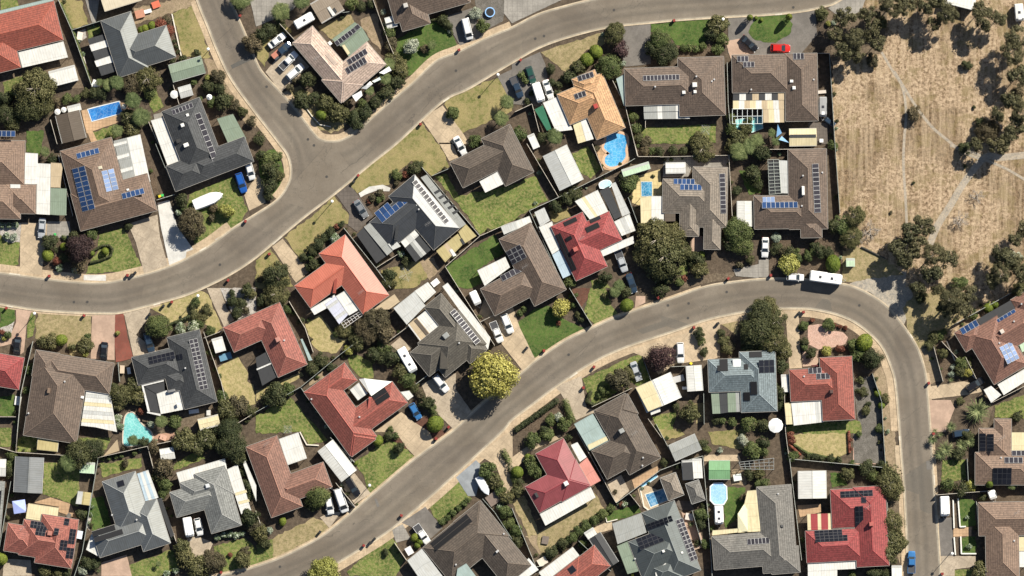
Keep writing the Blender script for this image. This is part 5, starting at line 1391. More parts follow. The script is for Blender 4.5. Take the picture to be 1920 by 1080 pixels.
zone('G')
h = house('dark brown tiled house with grid solar arrays and a white patio', 'dark brown house with grid panels', -28, [(140, 588, -270, 570), (-130, 1290, 400, -230)], 'brown', cap=1.35)
h.panels(-45, 808, 120, 110, 3, 3, 'dark'); h.panels(-90, 992, 190, 46, 5, 1); h.aerial(95, 920)
h.patio('-260,948 -50,846 -15,925 -205,1065', 'wWw', 2.45); h.patio('-85,620 130,540 150,590 -60,680', 'lw', 2.3)
h = house('crimson tiled house with black pool heating mats on its roof', 'crimson house with black mats', -24.7, [(290, 620, 262, 450), (825, 720, -400, -237)], 'crim', wall=(.5, .42, .36))
h.mat(382, 590, 105, 36); h.mat(325, 682, 42, 300, n=2); h.mat(545, 632, 108, 42); h.mat(578, 572, 86, 30); h.box(475, 790, 36, 34, .9, (.45, .12, .10), 'chimney'); h.aerial(520, 705)
h.mat(395, 710, 55, 30, ang=-30)
h.patio('200,622 300,580 358,790 300,828', 'w'); h.patio('300,830 362,792 452,975 382,1008', 'b', 2.25); h.patio('168,512 242,476 286,575 212,620', 'l'); h.patio('470,430 642,345 722,510 582,566', 'wwcwwww', 2.4); h.patio('655,352 725,316 820,542 768,570', 'd', 2.35); h.patio('740,300 775,286 885,520 825,545', 'l', 2.4); h.patio('765,582 880,525 925,650 822,690', 'wlw'); h.patio('636,802 908,690 914,745 662,852', 'W', 2.35)
pool('655,300 675,282 705,272 735,280 745,305 730,325 690,330 662,330', 'small oval above-ground pool behind the crimson house', (.35, .6, .66), (.5, .72, .76), (.8, .85, .88), .15, True, .7)
h = house('taupe tiled house beside a cream carport and small plunge pool', 'taupe house with cream carport', 1, [(1130, 262, 400, 255), (1355, 172, 262, 450), (1260, 380, 145, 305), (1440, 500, 125, 290), (1270, 600, 130, 92)], 'taupe')
h.panels(1210, 262, 158, 42, 5, 1, 'blue'); h.panels(1258, 304, 162, 44, 5, 1, 'blue'); h.panels(1548, 224, 46, 298, 1, 9, 'dark', ang=-2); h.patio('1142,352 1222,348 1224,580 1142,582', 'B', 2.6, post=False)
h.patio('960,402 1044,390 1044,590 966,595', 'c', 2.4); h.patio('1044,390 1136,392 1140,590 1044,590', 'W', 2.4)
shed(-1, 1150, 142, 150, 80, 'gu', 'W', 'bright white rectangular shed', z0=2.2, pitch=.1); shed(0, 1686, 428, 110, 192, 'gv', 'w', 'long white metal shed', z0=2.2, pitch=.1)
b_ = shed(-17, 820, 195, 210, 55, 'f', 'q', 'pale green patchwork lean-to', z0=2.0)
shed(-26, 232, 92, 196, 290, 'gv', 'l', 'large grey gabled garage', z0=2.5, name='garage', cat='garage'); 
pool('970,285 1048,285 1050,390 974,390', 'small rectangular plunge pool in the yellow paved yard', (.03, .16, .30), (.08, .30, .48), (.55, .6, .6), .15)
zone('C'); shed(-24, 115, 1022, 52, 110, 'f', 'W', 'narrow white metal shed', z0=2.1)
pool('690,1110 705,1060 720,1010 790,1000 850,1020 860,1070 850,1120 850,1180 800,1235 740,1250 700,1225 700,1180 735,1150', 'kidney-shaped blue pool with wavy light beside the orange house', (.05, .26, .50), (.10, .38, .64), (.52, .34, .22), .6, True, 0, .22)
zone('H')
h = house('brown L-shaped tiled house beside the dry field with long solar rows', 'brown house by dry field', -1, [(145, 42, 290, 600), (-110, 390, 440, 250), (240, 560, 160, 145)], 'brown')
h.panels(320, 152, 54, 365, 1, 11, 'dark', ang=-3); h.panels(-45, 400, 92, 42, 3, 1, 'pale'); h.panels(-50, 440, 268, 46, 8, 1, 'blue'); h.box(258, 352, 22, 70, .7); h.vent(256, 240); h.vent(402, 216); h.vent(248, 466)
h.patio('0,125 76,122 92,370 8,376', 'd', 2.5, name='glasshouse_roof'); h.patio('76,122 146,126 166,372 92,370', 'l', 2.55, name='glasshouse_roof'); lattice('-5,120 78,118 94,372 6,380', 2, 10, (.35, .38, .34), 'dark lattice pergola beside brown roof', 2.7)
t_ = shed(0, 585, 858, 62, 62, 'f', 'q', 'pale green electrical cabinet', z0=1.7, name='utility_cabinet', cat='utility cabinet')
zone('I')
house('crimson tiled house cut by the left edge of the photo', 'crimson house on left edge', 10, [(190, 522, -420, 245)], 'crim', ridge=plain('cap_crd', (.30, .05, .05), .7))
h = house('large brown tiled house with a wide cream striped patio', 'large brown house with cream patio', 9, [(275, 500, 405, 610), (862, 562, -520, 235), (275, 462, 185, 200)], 'brown', cap=1.6)
h.box(375, 768, 22, 40, .6, (.2, .14, .1), 'chimney'); h.vent(495, 700); h.vent(220, 938); h.box(622, 818, 24, 20, .3)
h.patio('652,766 742,776 718,1042 612,1030', 'w', 2.4); h.patio('742,776 832,792 882,1078 718,1042', 'w', 2.4)
for k in range(4): y_ = 790+k*62; h.patio('%d,%d %d,%d %d,%d %d,%d' % (648-k*9, y_, 832+k*8, y_+16, 836+k*9, y_+44, 644-k*10, y_+28), 'c' if k % 2 else 'l', 2.43, name='clear_sheet', post=False)
h = house('charcoal tiled house right of the red brick path with white-edged patio', 'charcoal house by red path', -13.8, [(1500, 310, -252, 556), (990, 520, 350, 215), (1235, 640, 180, 150)], 'char', ridge=plain('cap_char3', (.06, .062, .066), .6))
h.panels(1420, 390, 64, 385, 2, 12, 'dark', ang=-12.5); h.panels(1115, 520, 200, 56, 6, 2, 'black', ang=-13); h.panels(1325, 500, 50, 40, 2, 1, 'black', ang=-13); h.vent(1395, 600)
h.patio('1075,732 1235,690 1240,775 1180,795', 'k', 2.3); h.patio('1075,735 1180,795 1212,945 1120,920', 'k', 2.2); h.patio('1178,792 1342,735 1382,910 1210,944', 'w', 2.42); h.patio('1065,725 1078,722 1130,925 1112,925', 'W', 2.5, name='white_fascia', post=False); h.patio('1112,925 1210,942 1208,958 1105,935', 'W', 2.5, name='white_fascia', post=False); h.patio('1078,722 1232,685 1234,698 1080,735', 'W', 2.52, name='white_fascia', post=False)
h.box(1290, 770, 60, 20, .4, (.2, .2, .2)); h.box(1338, 870, 14, 24, .4)
shed(-16, 1590, 385, 80, 108, 'f', 'W', 'white metal shed beside the rose roof', z0=2.1); clutter(1692, 515, 92, 50, .9, (.10, .22, .32), 'blue tarpaulin-covered spa', 'spa', -17, legs=False)
shed(-14, 1484, 985, 158, 82, 'gu', 'c', 'cream garden shed', z0=2.2, pitch=.08); clutter(1455, 925, 75, 30, .6, (.6, .62, .64), 'grey outdoor table set', 'patio_table', -8); clutter(1565, 935, 30, 40, .7, (.5, .5, .48), 'grey patio heater box', 'storage_box')
clutter(968, 620, 26, 50, .9, (.6, .6, .6), 'pale air-conditioning unit', 'air_conditioner', -10, legs=False); clutter(135, 845, 46, 66, .5, (.6, .6, .58), 'white slatted bench', 'bench', 8)
clutter(918, 610, 34, 60, .8, (.5, .4, .3), 'brown garden crate', 'storage_box', 2, legs=False)
zone('J')
h = house('rose red tiled house with a dark glass patio roof', 'rose red house with dark patio', -24, [(180, 105, -240, 512), (-245, 295, 350, 205)], 'rose', ridge=plain('cap_rose', (.38, .16, .12), .7))
h.box(168, 385, 34, 36, 1.0, (.45, .22, .18), 'chimney'); h.vent(215, 392); h.patio('0,522 85,475 130,556 12,608', 'k', 2.5); h.patio('14,614 132,562 178,655 50,732', 'k', 2.4); h.patio('6,605 130,552 134,562 10,616', 'W', 2.56, name='white_beam', post=False); h.patio('335,382 350,380 425,540 398,546', 't', 2.1)
h = house('brick-red tiled house with white sail and dark mat on its roof', 'brick-red house with white sail', -36, [(360, 780, 250, 590), (360, 780, 378, 165), (1140, 860, -560, -200), (720, 1265, 224, -250)], 'scarlet', ridge=plain('cap_sc', (.42, .11, .085), .7))
h.mat(868, 808, 118, 84, ang=-33, n=2); h.vent(418, 832); h.vent(778, 965); h.box(850, 880, 20, 130, .25, (.35, .09, .07), 'roof_vent_box', ang=8)
h.patio('705,762 775,706 840,790 766,842', 'wlw', 2.5); h.patio('1085,778 1150,768 1182,810 1140,842', 'w', 2.2)
sail('775,682 812,676 1022,700 868,808', (.76, .76, .72), 'large white triangular sail', 2.9)
h = house('olive-grey tiled house beside the big golden tree, panels in a column', 'olive-grey house by golden tree', -39, [(1390, 40, -165, 545), (1155, 485, 420, 230), (1420, 670, 400, -330), (1275, 148, 150, 190)], 'olive', ridge=plain('cap_ol', (.15, .135, .115), .7))
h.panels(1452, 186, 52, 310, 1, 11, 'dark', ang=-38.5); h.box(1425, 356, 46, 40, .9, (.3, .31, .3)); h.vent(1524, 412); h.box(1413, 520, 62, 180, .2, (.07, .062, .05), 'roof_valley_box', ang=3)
h.patio('1032,150 1190,24 1272,132 1132,275', 'l', 2.4); h.patio('1190,22 1290,-45 1352,30 1262,110', 'w', 2.3); h.patio('1138,275 1278,165 1385,292 1232,402', 'nw', 2.45); h.patio('1150,270 1245,400 1238,404 1140,276', 'W', 2.5, post=False, name='white_beam'); h.patio('1398,-12 1438,-40 1760,372 1740,462', 'w', 2.35)
h.patio('1185,245 1208,228 1310,355 1290,372', 'B', 2.52, post=False, name='clear_sheet')
zone('F'); clutter(1345, 1040, 60, 44, .9, (.7, .7, .68), 'white garden cupboard', 'storage_box', -38, legs=False)
zone('K')
shed(-24, 925, 745, 285, 208, 'gv', 'w', 'large cream and white gabled garage', z0=2.7, pitch=.12, name='garage', cat='garage').patio('925,745 1052,690 1122,882 1020,925', 'c', 3.18, -.02, post=False, name='cream_sheeting').patio('1035,925 1108,895 1112,925 1042,952', 'w', 2.3)
shed(-4, 1302, 584, 116, 192, 'gv', 'w', 'white metal garage against the blue-grey house', z0=2.4, pitch=.1, name='garage', cat='garage')
clutter(1250, 680, 46, 80, .9, (.4, .4, .4), 'small loaded box trailer', 'garden_trailer', 75, legs=False); clutter(1298, 750, 20, 44, 1.0, (.7, .7, .7), 'white air-conditioning unit', 'air_conditioner', 90, legs=False)
h = house('blue-grey tiled house with black solar mats and glass verandah', 'blue-grey tiled house', -2, [(1465, 535, 440, 247), (1700, 478, 272, 455)], 'blueg', ridge=plain('cap_bg', (.27, .32, .34), .6))
h.mat(1553, 533, 62, 92); h.mat(1535, 580, 24, 45); h.mat(1775, 478, 96, 44); h.panels(1842, 540, 120, 96, 3, 2, 'black'); h.mat(1730, 780, 55, 66); h.mat(1780, 700, 56, 100); h.mat(1735, 570, 32, 42, n=1); h.box(1682, 566, 64, 64, .35, (.7, .72, .72), 'skylight')
h.patio('1490,782 1550,778 1560,940 1502,942', 's', 2.35); h.patio('1550,778 1610,772 1618,932 1560,940', 'd', 2.35); h.patio('1612,766 1672,764 1680,928 1618,930', 's', 2.4); h.patio('1672,764 1730,764 1736,926 1680,928', 'g', 2.4)
zone('P'); 
zone('O')
h = house('brown tiled house with a pale teal patio roof', 'brown house with teal patio', -29, [(1115, 190, -270, -552), (595, 140, 330, 244), (615, -150, 286, 170)], 'dbrown', cap=1.3)
h.vent(980, 190); h.vent(976, 250); h.box(820, -12, 40, 34, .8, (.35, .36, .35)); h.aerial(915, 5)
h.patio('465,-62 605,-140 725,62 580,138', 'tttt', 2.4); h.patio('565,95 712,28 722,58 578,132', 'c', 2.44, post=False, name='clear_sheet')
shed(-24, 1170, 100, 218, 128, 'gu', 'g', 'dark grey gabled workshop', z0=2.4, pitch=.15, name='workshop')
shed(-3, 1272, 212, 84, 146, 'f', 'k', 'flat black-roofed shed', z0=2.2); shed(-4, 1350, 202, 68, 146, 'f', 'w', 'narrow white-roofed shed', z0=2.2)
shed(-21, 1108, 345, 125, 180, 'h', T('taupe'), 'brown hipped gazebo over the pool end', z0=2.4, pitch=.45, name='gazebo', cat='gazebo'); shed(-18, 1298, 388, 105, 158, 'h', T('wgrey'), 'brown hipped gazebo near the black shed', z0=2.4, pitch=.45, name='gazebo', cat='gazebo')
shed(0, 1475, 212, 158, 142, 'gu', metal('pm_green2', (.17, .33, .17), .5, .4, .5, .25), 'bright green gabled shed', z0=2.2)
lattice('1700,225 1960,195 1960,280 1715,275', 7, 3, (.28, .29, .28), 'long grey pergola frame')
h = house('raspberry red metal-roofed house with a pale lean-to', 'raspberry red house', -29, [(385, 45, -240, 412), (205, 605, 434, -224)], metal('roof_rasp', (.235, .06, .068), .5, .4, .5, .3), ridge=plain('cap_ra', (.24, .035, .048), .5))
h.box(404, 382, 34, 34, .9); h.box(184, 470, 22, 40, .3, (.05, .05, .05), 'skylight'); h.patio('208,612 590,410 626,488 250,700', 'w', 2.42); h.patio('500,242 562,188 665,362 588,405', 'p', 2.4); h.patio('440,96 490,74 560,186 508,222', 'W', 2.3)
h = house('slate grey metal-roofed house with many solar panels on its slopes', 'slate house with many panels', -21, [(1215, 510, -265, 560), (870, 820, 400, 300), (1000, 990, 240, 200)], metal('roof_slate', (.11, .125, .125), .42, .5, .5, .3, mt=.4), ridge=plain('cap_sl', (.2, .22, .22), .5))
h.patio('750,682 966,604 1008,750 790,838', 'g', 2.9, post=False); h.patio('785,852 870,815 948,1040 865,1062', 's', 2.6); h.patio('1072,1050 1150,975 1192,1082 1080,1100', 'w', 3.4, post=False)
h.panels(1005, 690, 200, 46, 6, 2, 'black'); h.panels(930, 800, 190, 88, 5, 3, 'black'); h.panels(1222, 660, 58, 330, 2, 10, 'dark', ang=-20.5); h.box(1132, 888, 20, 20, .3); h.box(1272, 900, 16, 18, .3); h.vent(920, 948)
shed(-32, 576, 800, 100, 262, 'gv', 'k', 'long black-roofed shed', z0=2.3); shed(-32, 540, 755, 78, 58, 'f', 'w', 'small cream-white shed', z0=2.1)
clutter(228, 970, 70, 56, .9, (.55, .5, .42), 'pale square garden cabinet', 'storage_box', -30, legs=False)
h = house('weathered grey house with a cream shade sail beside its lawn', 'grey house with cream sail', -4.5, [(1830, 410, 260, 650), (1495, 780, 500, 252), (1945, 1065, 215, -200)], 'wgrey')
h.panels(1760, 800, 165, 44, 6, 1); h.vent(1990, 40+420); h.box(2020, 700, 22, 18, .5, (.1, .1, .1)); h.patio('1762,438 1828,432 1862,742 1690,752 1690,640'.rsplit(' ', 1)[0], 'c', 2.75, post=False); h.patio('1502,735 1690,720 1692,750 1498,772', 'c', 2.6)
sail('1762,500 1768,740 1692,745 1690,610', (.66, .62, .42), 'cream shade sail beside the grey house', 2.6)
pool('1000,470 1150,425 1195,500 1040,562', 'dark rectangular pool partly under the brown gazebo', (.03, .13, .27), (.16, .36, .55), (.62, .58, .48), .3)
pool('965,402 1085,318 1092,334 1010,390 975,412', 'thin sliver of blue lap pool behind the fence', (.12, .38, .55), (.25, .5, .65), (.7, .72, .72), .15)
pool('1490,410 1515,388 1575,385 1605,410 1608,500 1585,540 1520,540 1490,510', 'octagonal above-ground pool beside the green shed', (.22, .42, .66), (.30, .50, .74), (.75, .78, .82), .25, False, .9)
clutter(1330, 635, 60, 50, .75, (.55, .5, .45), 'round patio table with chairs', 'patio_table', 10); clutter(1690, 340, 60, 50, .75, (.62, .66, .62), 'pale glass patio table', 'patio_table', -10); clutter(250, 810, 50, 60, .5, (.15, .12, .1), 'dark fire pit box', 'fire_pit', 10, legs=False); clutter(1390, 850, 50, 60, .5, (.4, .3, .22), 'timber sun chair', 'sun_chair', 70)
zone('L')
h = house('red tiled house beside the round white umbrella with six panels', 'red house by round umbrella', -3, [(155, 612, 400, 240), (382, 522, 243, 475)], 'scarlet', cap=1.4)
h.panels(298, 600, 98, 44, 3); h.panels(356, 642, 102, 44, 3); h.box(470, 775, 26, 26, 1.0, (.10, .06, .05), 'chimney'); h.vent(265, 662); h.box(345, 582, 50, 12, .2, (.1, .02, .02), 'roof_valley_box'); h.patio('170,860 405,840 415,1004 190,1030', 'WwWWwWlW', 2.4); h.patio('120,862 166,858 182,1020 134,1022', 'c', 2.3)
shed(-2, 97, 650, 50, 130, 'f', 'w', 'slim white garden cabinet', z0=1.9); umbrella(55, 1030, 56, look='large round white umbrella')
h = house('red-brown tiled house on the right edge with blue and pale solar arrays', 'red-brown house on right edge', -31, [(1390, 335, 200, 170), (1690, 725, 300, -450), (1550, 320, 460, 260), (1810, 90, 300, 280)], 'redbr')
h.patio('1556,238 1812,92 1852,158 1612,312', 'k', 2.9, post=False); h.panels(1430, 308, 142, 50, 4, 1, 'blue', ang=-30); h.panels(1606, 296, 272, 46, 8, 1, 'blue', ang=-31, z=3.0); h.panels(1722, 446, 105, 140, 3, 4, 'pale', ang=-26); h.box(1745, 325, 32, 32, .8, (.62, .55, .48)); h.vent(1725, 412); h.vent(1835, 250); h.vent(1892, 120)
h.patio('1716,722 1925,602 1925,700 1762,802', 'WW', 2.4); h.patio('1612,762 1668,732 1745,800 1668,860', 'W', 2.3); h.patio('1865,395 1925,365 1925,470 1900,480', 'q', 2.6, post=False)
zone('P')
h = house('light brown tiled house right of the big spiky palm, many panels', 'light brown house by spiky palm', 0, [(1547, 150, 460, 245), (1575, -30, 240, 230), (1690, -100, 130, 300)], 'salmonb')
h.panels(1580, 8, 50, 130, 1, 5, 'black'); h.panels(1634, 12, 54, 130, 1, 5, 'black'); h.panels(1822, 138, 104, 38, 3, 1); h.panels(1766, 188, 136, 44, 4, 1); h.panels(1678, 264, 140, 124, 4, 3, 'black'); h.vent(1740, 190); h.aerial(1745, 40); h.patio('1816,0 1925,0 1925,135 1820,136', 'c', 2.6, post=False)
h = house('brown tiled house at the bottom right corner with cream patio', 'brown house at bottom right', -1, [(1570, 525, 460, 252), (1622, 640, 250, 460)], 'salmonb')
h.vent(1838, 812); h.aerial(1855, 600); h.patio('1866,766 1925,766 1925,890 1870,890', 'c'); h.patio('1876,890 1925,890 1925,1010 1880,1010', 'W', 2.2)
h = house('crimson tiled house with a red and cream striped awning', 'crimson house with striped awning', -3, [(462, 430, 400, 290), (630, 412, 245, 600), (275, 740, 430, 240)], 'crim', ridge=plain('cap_crs', (.30, .05, .055), .7))
h.panels(537, 445, 242, 46, 7, 2, 'black'); h.panels(692, 487, 38, 42, 1, 1, 'black'); h.panels(643, 552, 62, 240, 2, 6, 'black'); h.panels(345, 738, 206, 42, 6, 2, 'black'); h.panels(350, 780, 240, 44, 7, 2, 'black'); h.box(766, 686, 32, 30, 1.0, (.42, .12, .10), 'chimney'); h.aerial(740, 555)
h.patio('290,612 575,604 576,725 294,732', 'crrcrrcrrcc', 2.5); h.patio('294,982 656,960 660,1022 296,1040', 'w', 2.4); h.patio('296,1040 516,1030 516,1100 296,1100', 'w', 2.4)
shed(-1, 222, 290, 210, 208, 'gv', 'w', 'large white gabled garage', z0=2.5, pitch=.15, name='garage', cat='garage'); clutter(560, 1000, 1, 1, .01, (.5, .5, .5), 'x', 'storage_box') if False else None
shed(0, 925, 1000, 74, 90, 'f', 'W', 'white flat-roofed shed beside the road', z0=2.2)
zone('N')
h = house('brown tiled house on the bottom edge with black roof mats and grey garage', 'brown house on bottom edge', -39, [(1675, 515, -250, 620), (1250, 865, 560, 340)], 'dbrown', cap=1.4)
h.mat(1308, 830, 350, 74, n=2); h.vent(1500, 990); h.vent(1858, 760); h.box(1810, 890, 26, 16, .3, (.5, .5, .5)); h.patio('1135,960 1245,870 1410,1090 1270,1160', 'l', 2.5); h.patio('1512,1020 1578,980 1660,1090 1500,1100', 't', 3.6, post=False); h.patio('1935,1080 2045,940 2120,1030 2000,1110', 'W', 2.4)
h = house('red-brown tiled house with a cream square patio and white garage', 'red-brown house with cream patio', -20, [(-75, 110, 250, 565), (575, 410, -420, -200)], 'redbr', cap=1.7)
h.patio('175,50 320,0 385,195 240,246', 'wwwwwwww', 2.45); h.aerial(85, 85)
shed(-38, 465, 142, 142, 292, 'gv', 'w', 'long white-ridged gabled garage', z0=2.5, pitch=.18, name='garage', cat='garage'); 
zone('M'); h.patio('1820,220 1842,212 1925,400 1925,520', 'w', 2.2)
zone('O')
h = house('orange-red tiled house on the bottom edge with white square panels of patio', 'orange-red house on bottom edge', -38, [(500, 930, -290, 380), (300, 1090, 400, 200)], 'scarlet', ridge=plain('cap_os', (.45, .14, .10), .7)); h.patio('200,1050 455,858 505,922 250,1120', 'wwww', 2.45); h.panels(415, 1025, 50, 50, 1, 1, 'black')
zone('M')
h = house('grey tiled house with long white verandahs on two sides', 'grey house with white verandahs', -16, [(1275, 450, 380, 197), (1350, 378, 368, 190), (1590, 760, 236, -465)], 'grey', ridge=plain('cap_gr', (.3, .3, .29), .6))
h.box(1562, 400, 30, 30, .8, (.6, .62, .64)); h.patio('1326,302 1690,196 1706,276 1350,376', 'wwwwwww', 2.42); h.patio('1702,280 1785,242 1888,590 1812,614', 'w', 2.4); h.patio('1765,455 1850,430 1856,450 1770,475', 'c', 2.45, name='clear_sheet', post=False); h.patio('1790,520 1870,500 1876,520 1796,540', 'c', 2.45, name='clear_sheet', post=False)
h = house('grey metal-roofed house with bright slopes and black mats at lower left', 'grey metal house with black mats', -17.5, [(770, 370, 262, 400), (755, 940, 440, -205), (1285, 830, -215, -350)], metal('roof_brightgrey', (.24, .25, .245), .42, .5, mt=.65), ridge=plain('cap_bg2', (.3, .31, .31), .4))
h.mat(693, 745, 178, 42); h.mat(707, 790, 225, 40); h.panels(880, 372, 54, 44, 1, 1, 'black'); h.vent(1030, 655); h.vent(845, 620); h.patio('1032,310 1115,282 1192,490 1095,516', 'bwbw', 2.4); h.patio('690,762 722,770 745,932 650,880', 'w', 2.3); h.patio('1180,500 1215,490 1310,770 1285,790', 'k', 2.2)
h = house('red tiled house at bottom left with black panel clusters and cream patio', 'red house at bottom left', 9, [(65, 678, 240, 212), (185, 650, 410, 270), (540, 1020, -280, -370)], 'rose', ridge=plain('cap_rd', (.42, .17, .13), .7))
h.panels(240, 662, 180, 52, 7, 2, 'black'); h.panels(280, 716, 75, 52, 3, 2, 'black'); h.panels(418, 716, 36, 50, 1, 2, 'black'); h.panels(492, 645, 38, 50, 1, 2, 'black'); h.panels(532, 720, 48, 112, 2, 4, 'black'); h.panels(462, 802, 56, 76, 2, 3, 'black'); h.panels(508, 860, 56, 80, 2, 3, 'black'); h.box(382, 755, 36, 34, .9, (.42, .18, .14), 'chimney'); h.aerial(180, 715)
h.patio('218,532 446,566 432,682 198,646', 'c', 2.45)
shed(3, 122, 180, 212, 268, 'gv', metal('roof_gsh', (.30, .31, .31), .4, .5, mt=.5), 'large grey gabled garage', z0=2.5, pitch=.3, name='garage', cat='garage'); shed(4, 606, 222, 110, 82, 'f', 'q', 'pale green-white garden shed', z0=2.1); shed(8, 590, 440, 100, 96, 'gv', 'y', 'grey and yellow garden shed', z0=2.1).patio('590,440 638,446 620,540 572,536', 'l', 2.34, post=False)
shed(6, 292, 26, 155, 105, 'f', 'y', 'mustard yellow patio shed', z0=2.2); umbrella(150, 558, 68, (.36, .43, .78), True, 'square lavender-blue umbrella'); shed(-10, 1198, 130, 108, 84, 'gu', 'w', 'small white garden shed', z0=2.1)
shed(2, -60, 200, 112, 125, 'gu', 'w', 'white shed at left edge', z0=2.3); house('grey house cut by the left edge with a solar array', 'grey house at lower left edge', 5, [(-300, 340, 345, 420)], 'grey').panels(-60, 430, 80, 110, 2, 3, 'black')
pool('938,1040 0,0'.split()[0]+' 940,-110 985,-145 1020,-120 1060,-60 1130,0 1140,60 1100,90 1010,100 935,100 925,40'.replace('938,1040 ', '') if False else '940,-110 985,-145 1020,-120 1060,-60 1130,0 1140,60 1100,90 1010,100 935,100 925,40', 'turquoise free-form pool behind the large brown house', (.12, .40, .40), (.20, .52, .50), (.5, .42, .34), .3, True)
sheet('paving', pts('775,180 880,55 895,140'), PM['n'](), 'slab'); sheet('paving', pts('1150,20 1310,0 1310,50 1145,80'), slab_mat('terracotta2', (.40, .24, .17), (.3, .2, .15)), 'slab')
clutter(1225, 40, 50, 40, .7, (.5, .3, .22), 'brown poolside table', 'patio_table', 20); clutter(518, 625, 30, 34, .8, (.12, .11, .1), 'black barbecue', 'barbecue', 40, legs=False); clutter(600, 770, 40, 60, 1.0, (.6, .66, .74), 'pale blue rainwater cabinet', 'storage_box', 10, legs=False)
zone('A'); pool('660,822 700,812 895,762 915,846 690,908', 'blue rectangular pool between palms and the dark workshop', (.02, .12, .36), (.04, .22, .55), (.6, .62, .62), .25, cau=.12)
zone('D'); shed(14, 1340, -90, 230, 118, 'f', 'W', 'white roof behind eucalypts', z0=2.6); caravan(1880, 95, 85, 130, 'pale trailer among trees at the top right edge', 2.2, 2.2, 1, (.6, .6, .58))
# ================================================================== VEHICLES
zone('B')
car(158, 305, -38, 'sedan', 'white', 'white sedan on the grass, uppermost of four beside the pale pink house')
car(195, 382, -40, 'ute', 'navy', 'dark pickup with a red-loaded tray in the pink house row'); clutter(150, 408, 66, 40, 1.25, (.42, .16, .11), 'red toolboxes filling the pickup tray', 'tool_chest', -40, legs=False)
car(245, 455, -45, 'ute', 'white', 'white pickup between the dark pickup and the lowest white car')
car(295, 538, -40, 'wagon', 'white', 'white wagon lowest in the driveway of the pale pink house')
caravan(365, 155, -30, 160, 'cream caravan parked behind the pale pink house', 2.3, 2.5, 1)
car(1585, 218, 76, 'van', 'white', 'white van on the driveway near the trampoline', scale=.98)
zone('F'); 
zone('C')
car(140, 562, 72, 'hatch', 'green', 'dark green hatchback on pavers beside the orange house'); car(35, 655, 68, 'ute', 'navy', 'dark pickup in shade left of the green hatchback'); car(1778, 328, 42, 'sedan', 'black', 'black car beside the clipped round lawn'); caravan(198, 695, 72, 150, 'plain white caravan left of the white car at the orange house', 2.1, 2.3, 0); car(272, 672, 72, 'sedan', 'white', 'white sedan touching the orange house carport')
zone('D'); car(92, 362, 2, 'hatch', 'red', 'bright red hatchback in front of a brown house', scale=1.12); car(462, 915, 35, 'hatch', 'navy', 'dark covered car wedged beside the field fence', scale=.7)
zone('E'); car(1810, 292, 72, 'wagon', 'blue', 'bright blue car on the lawn beside the charcoal house'); car(1878, 205, 75, 'hatch', 'white', 'small white car half hidden behind the blue car'); boat(1565, 418, -22, 235, 92, 'long white covered boat on the corner lawn', (.76, .76, .78)); car(315, 630, 94, 'sedan', 'silver', 'silver sedan on the leftmost driveway')
zone('F'); car(788, 488, 58, 'sedan', 'grey', 'grey sedan on the brown-paved drive of the charcoal house')
zone('B'); car(1530, 1092, 62, 'sedan', 'white', 'white sedan on the drive by the house with white awning')
zone('G'); car(820, 880, 70, 'ute', 'silver', 'silver pickup under the verandah of the crimson house'); car(895, 1045, 72, 'sedan', 'navy', 'dark blue sedan in the shade below the silver pickup'); car(1897, 775, 92, 'sedan', 'white', 'white sedan beside the large tree near the cul-de-sac bend')
zone('H'); car(203, 1000, 2, 'hatch', 'white', 'white hatchback at the kerb behind the big caravan'); caravan(432, 1003, 8, 245, 'large white caravan parked at the kerb on the bend', 2.6, 2.8, 2)
zone('I'); car(130, 440, 96, 'sedan', 'black', 'black sedan on the pink drive at the left edge'); car(780, 480, 95, 'sedan', 'black', 'black sedan on the drive left of the red brick path'); car(1120, 410, 75, 'wagon', 'navy', 'dark wagon half under the round tree by the red path')
zone('J'); car(1805, 330, 68, 'ute', 'white', 'white pickup with roof load beside the white wagon'); car(1885, 268, 68, 'wagon', 'white', 'white wagon on the drive next to the white pickup'); caravan(1135, 540, 60, 205, 'white caravan beside the olive-grey house', 2.3, 2.5, 2); car(1388, 715, 52, 'wagon', 'white', 'white wagon below the olive-grey house near the golden tree'); car(1195, 925, 60, 'hatch', 'lblue', 'blue hatchback by the brick-red house with white sail')
caravan(1645, 75, 65, 110, 'small white trailer beside the dark brown house', 1.9, 2.0, 0)
zone('K'); car(1262, 485, 88, 'wagon', 'white', 'white wagon on the paved drive above the cream garage'); car(930, 625, 70, 'sedan', 'silver', 'silver sedan on the lawn beside the dark bush')
zone('L'); car(1550, 725, -32, 'wagon', 'black', 'black wagon on the drive of the right-edge house'); 
zone('P'); car(1445, 10, -8, 'hatch', 'navy', 'navy hatchback half hidden by palms at the right'); caravan(1322, 555, 88, 150, 'white caravan standing at the kerb of the right-hand street', 2.3, 2.4, 0, nm='caravan'); car(1075, 975, -89, 'ute', 'lblue', 'blue pickup parked on the right-hand street at the bottom'); caravan(1680, 470, 70, 70, 'small white trailer among the palms', 1.9, 1.5, 0, nm='box_trailer', cat='trailer')
zone('N'); car(640, 512, 71, 'van', 'white', 'long white van with dark skylights beside the black car', scale=1.12); car(552, 552, 80, 'hatch', 'white', 'white hatchback half under the dark tree'); car(725, 412, 58, 'wagon', 'black', 'black wagon below the white-ridged garage'); car(1245, 765, 55, 'ute', 'white', 'white pickup beside clipped round bushes'); boat(1705, 402, 60, 160, 66, 'covered white boat on the blue-grey driveway', (.62, .64, .68)); clutter(1780, 500, 95, 85, .9, (.16, .12, .1), 'dark cage trailer full of green waste', 'cage_trailer', -35, legs=False); clutter(1150, 890, 60, 50, .7, (.6, .6, .6), 'white garden chairs in shade', 'garden_chairs', 60)
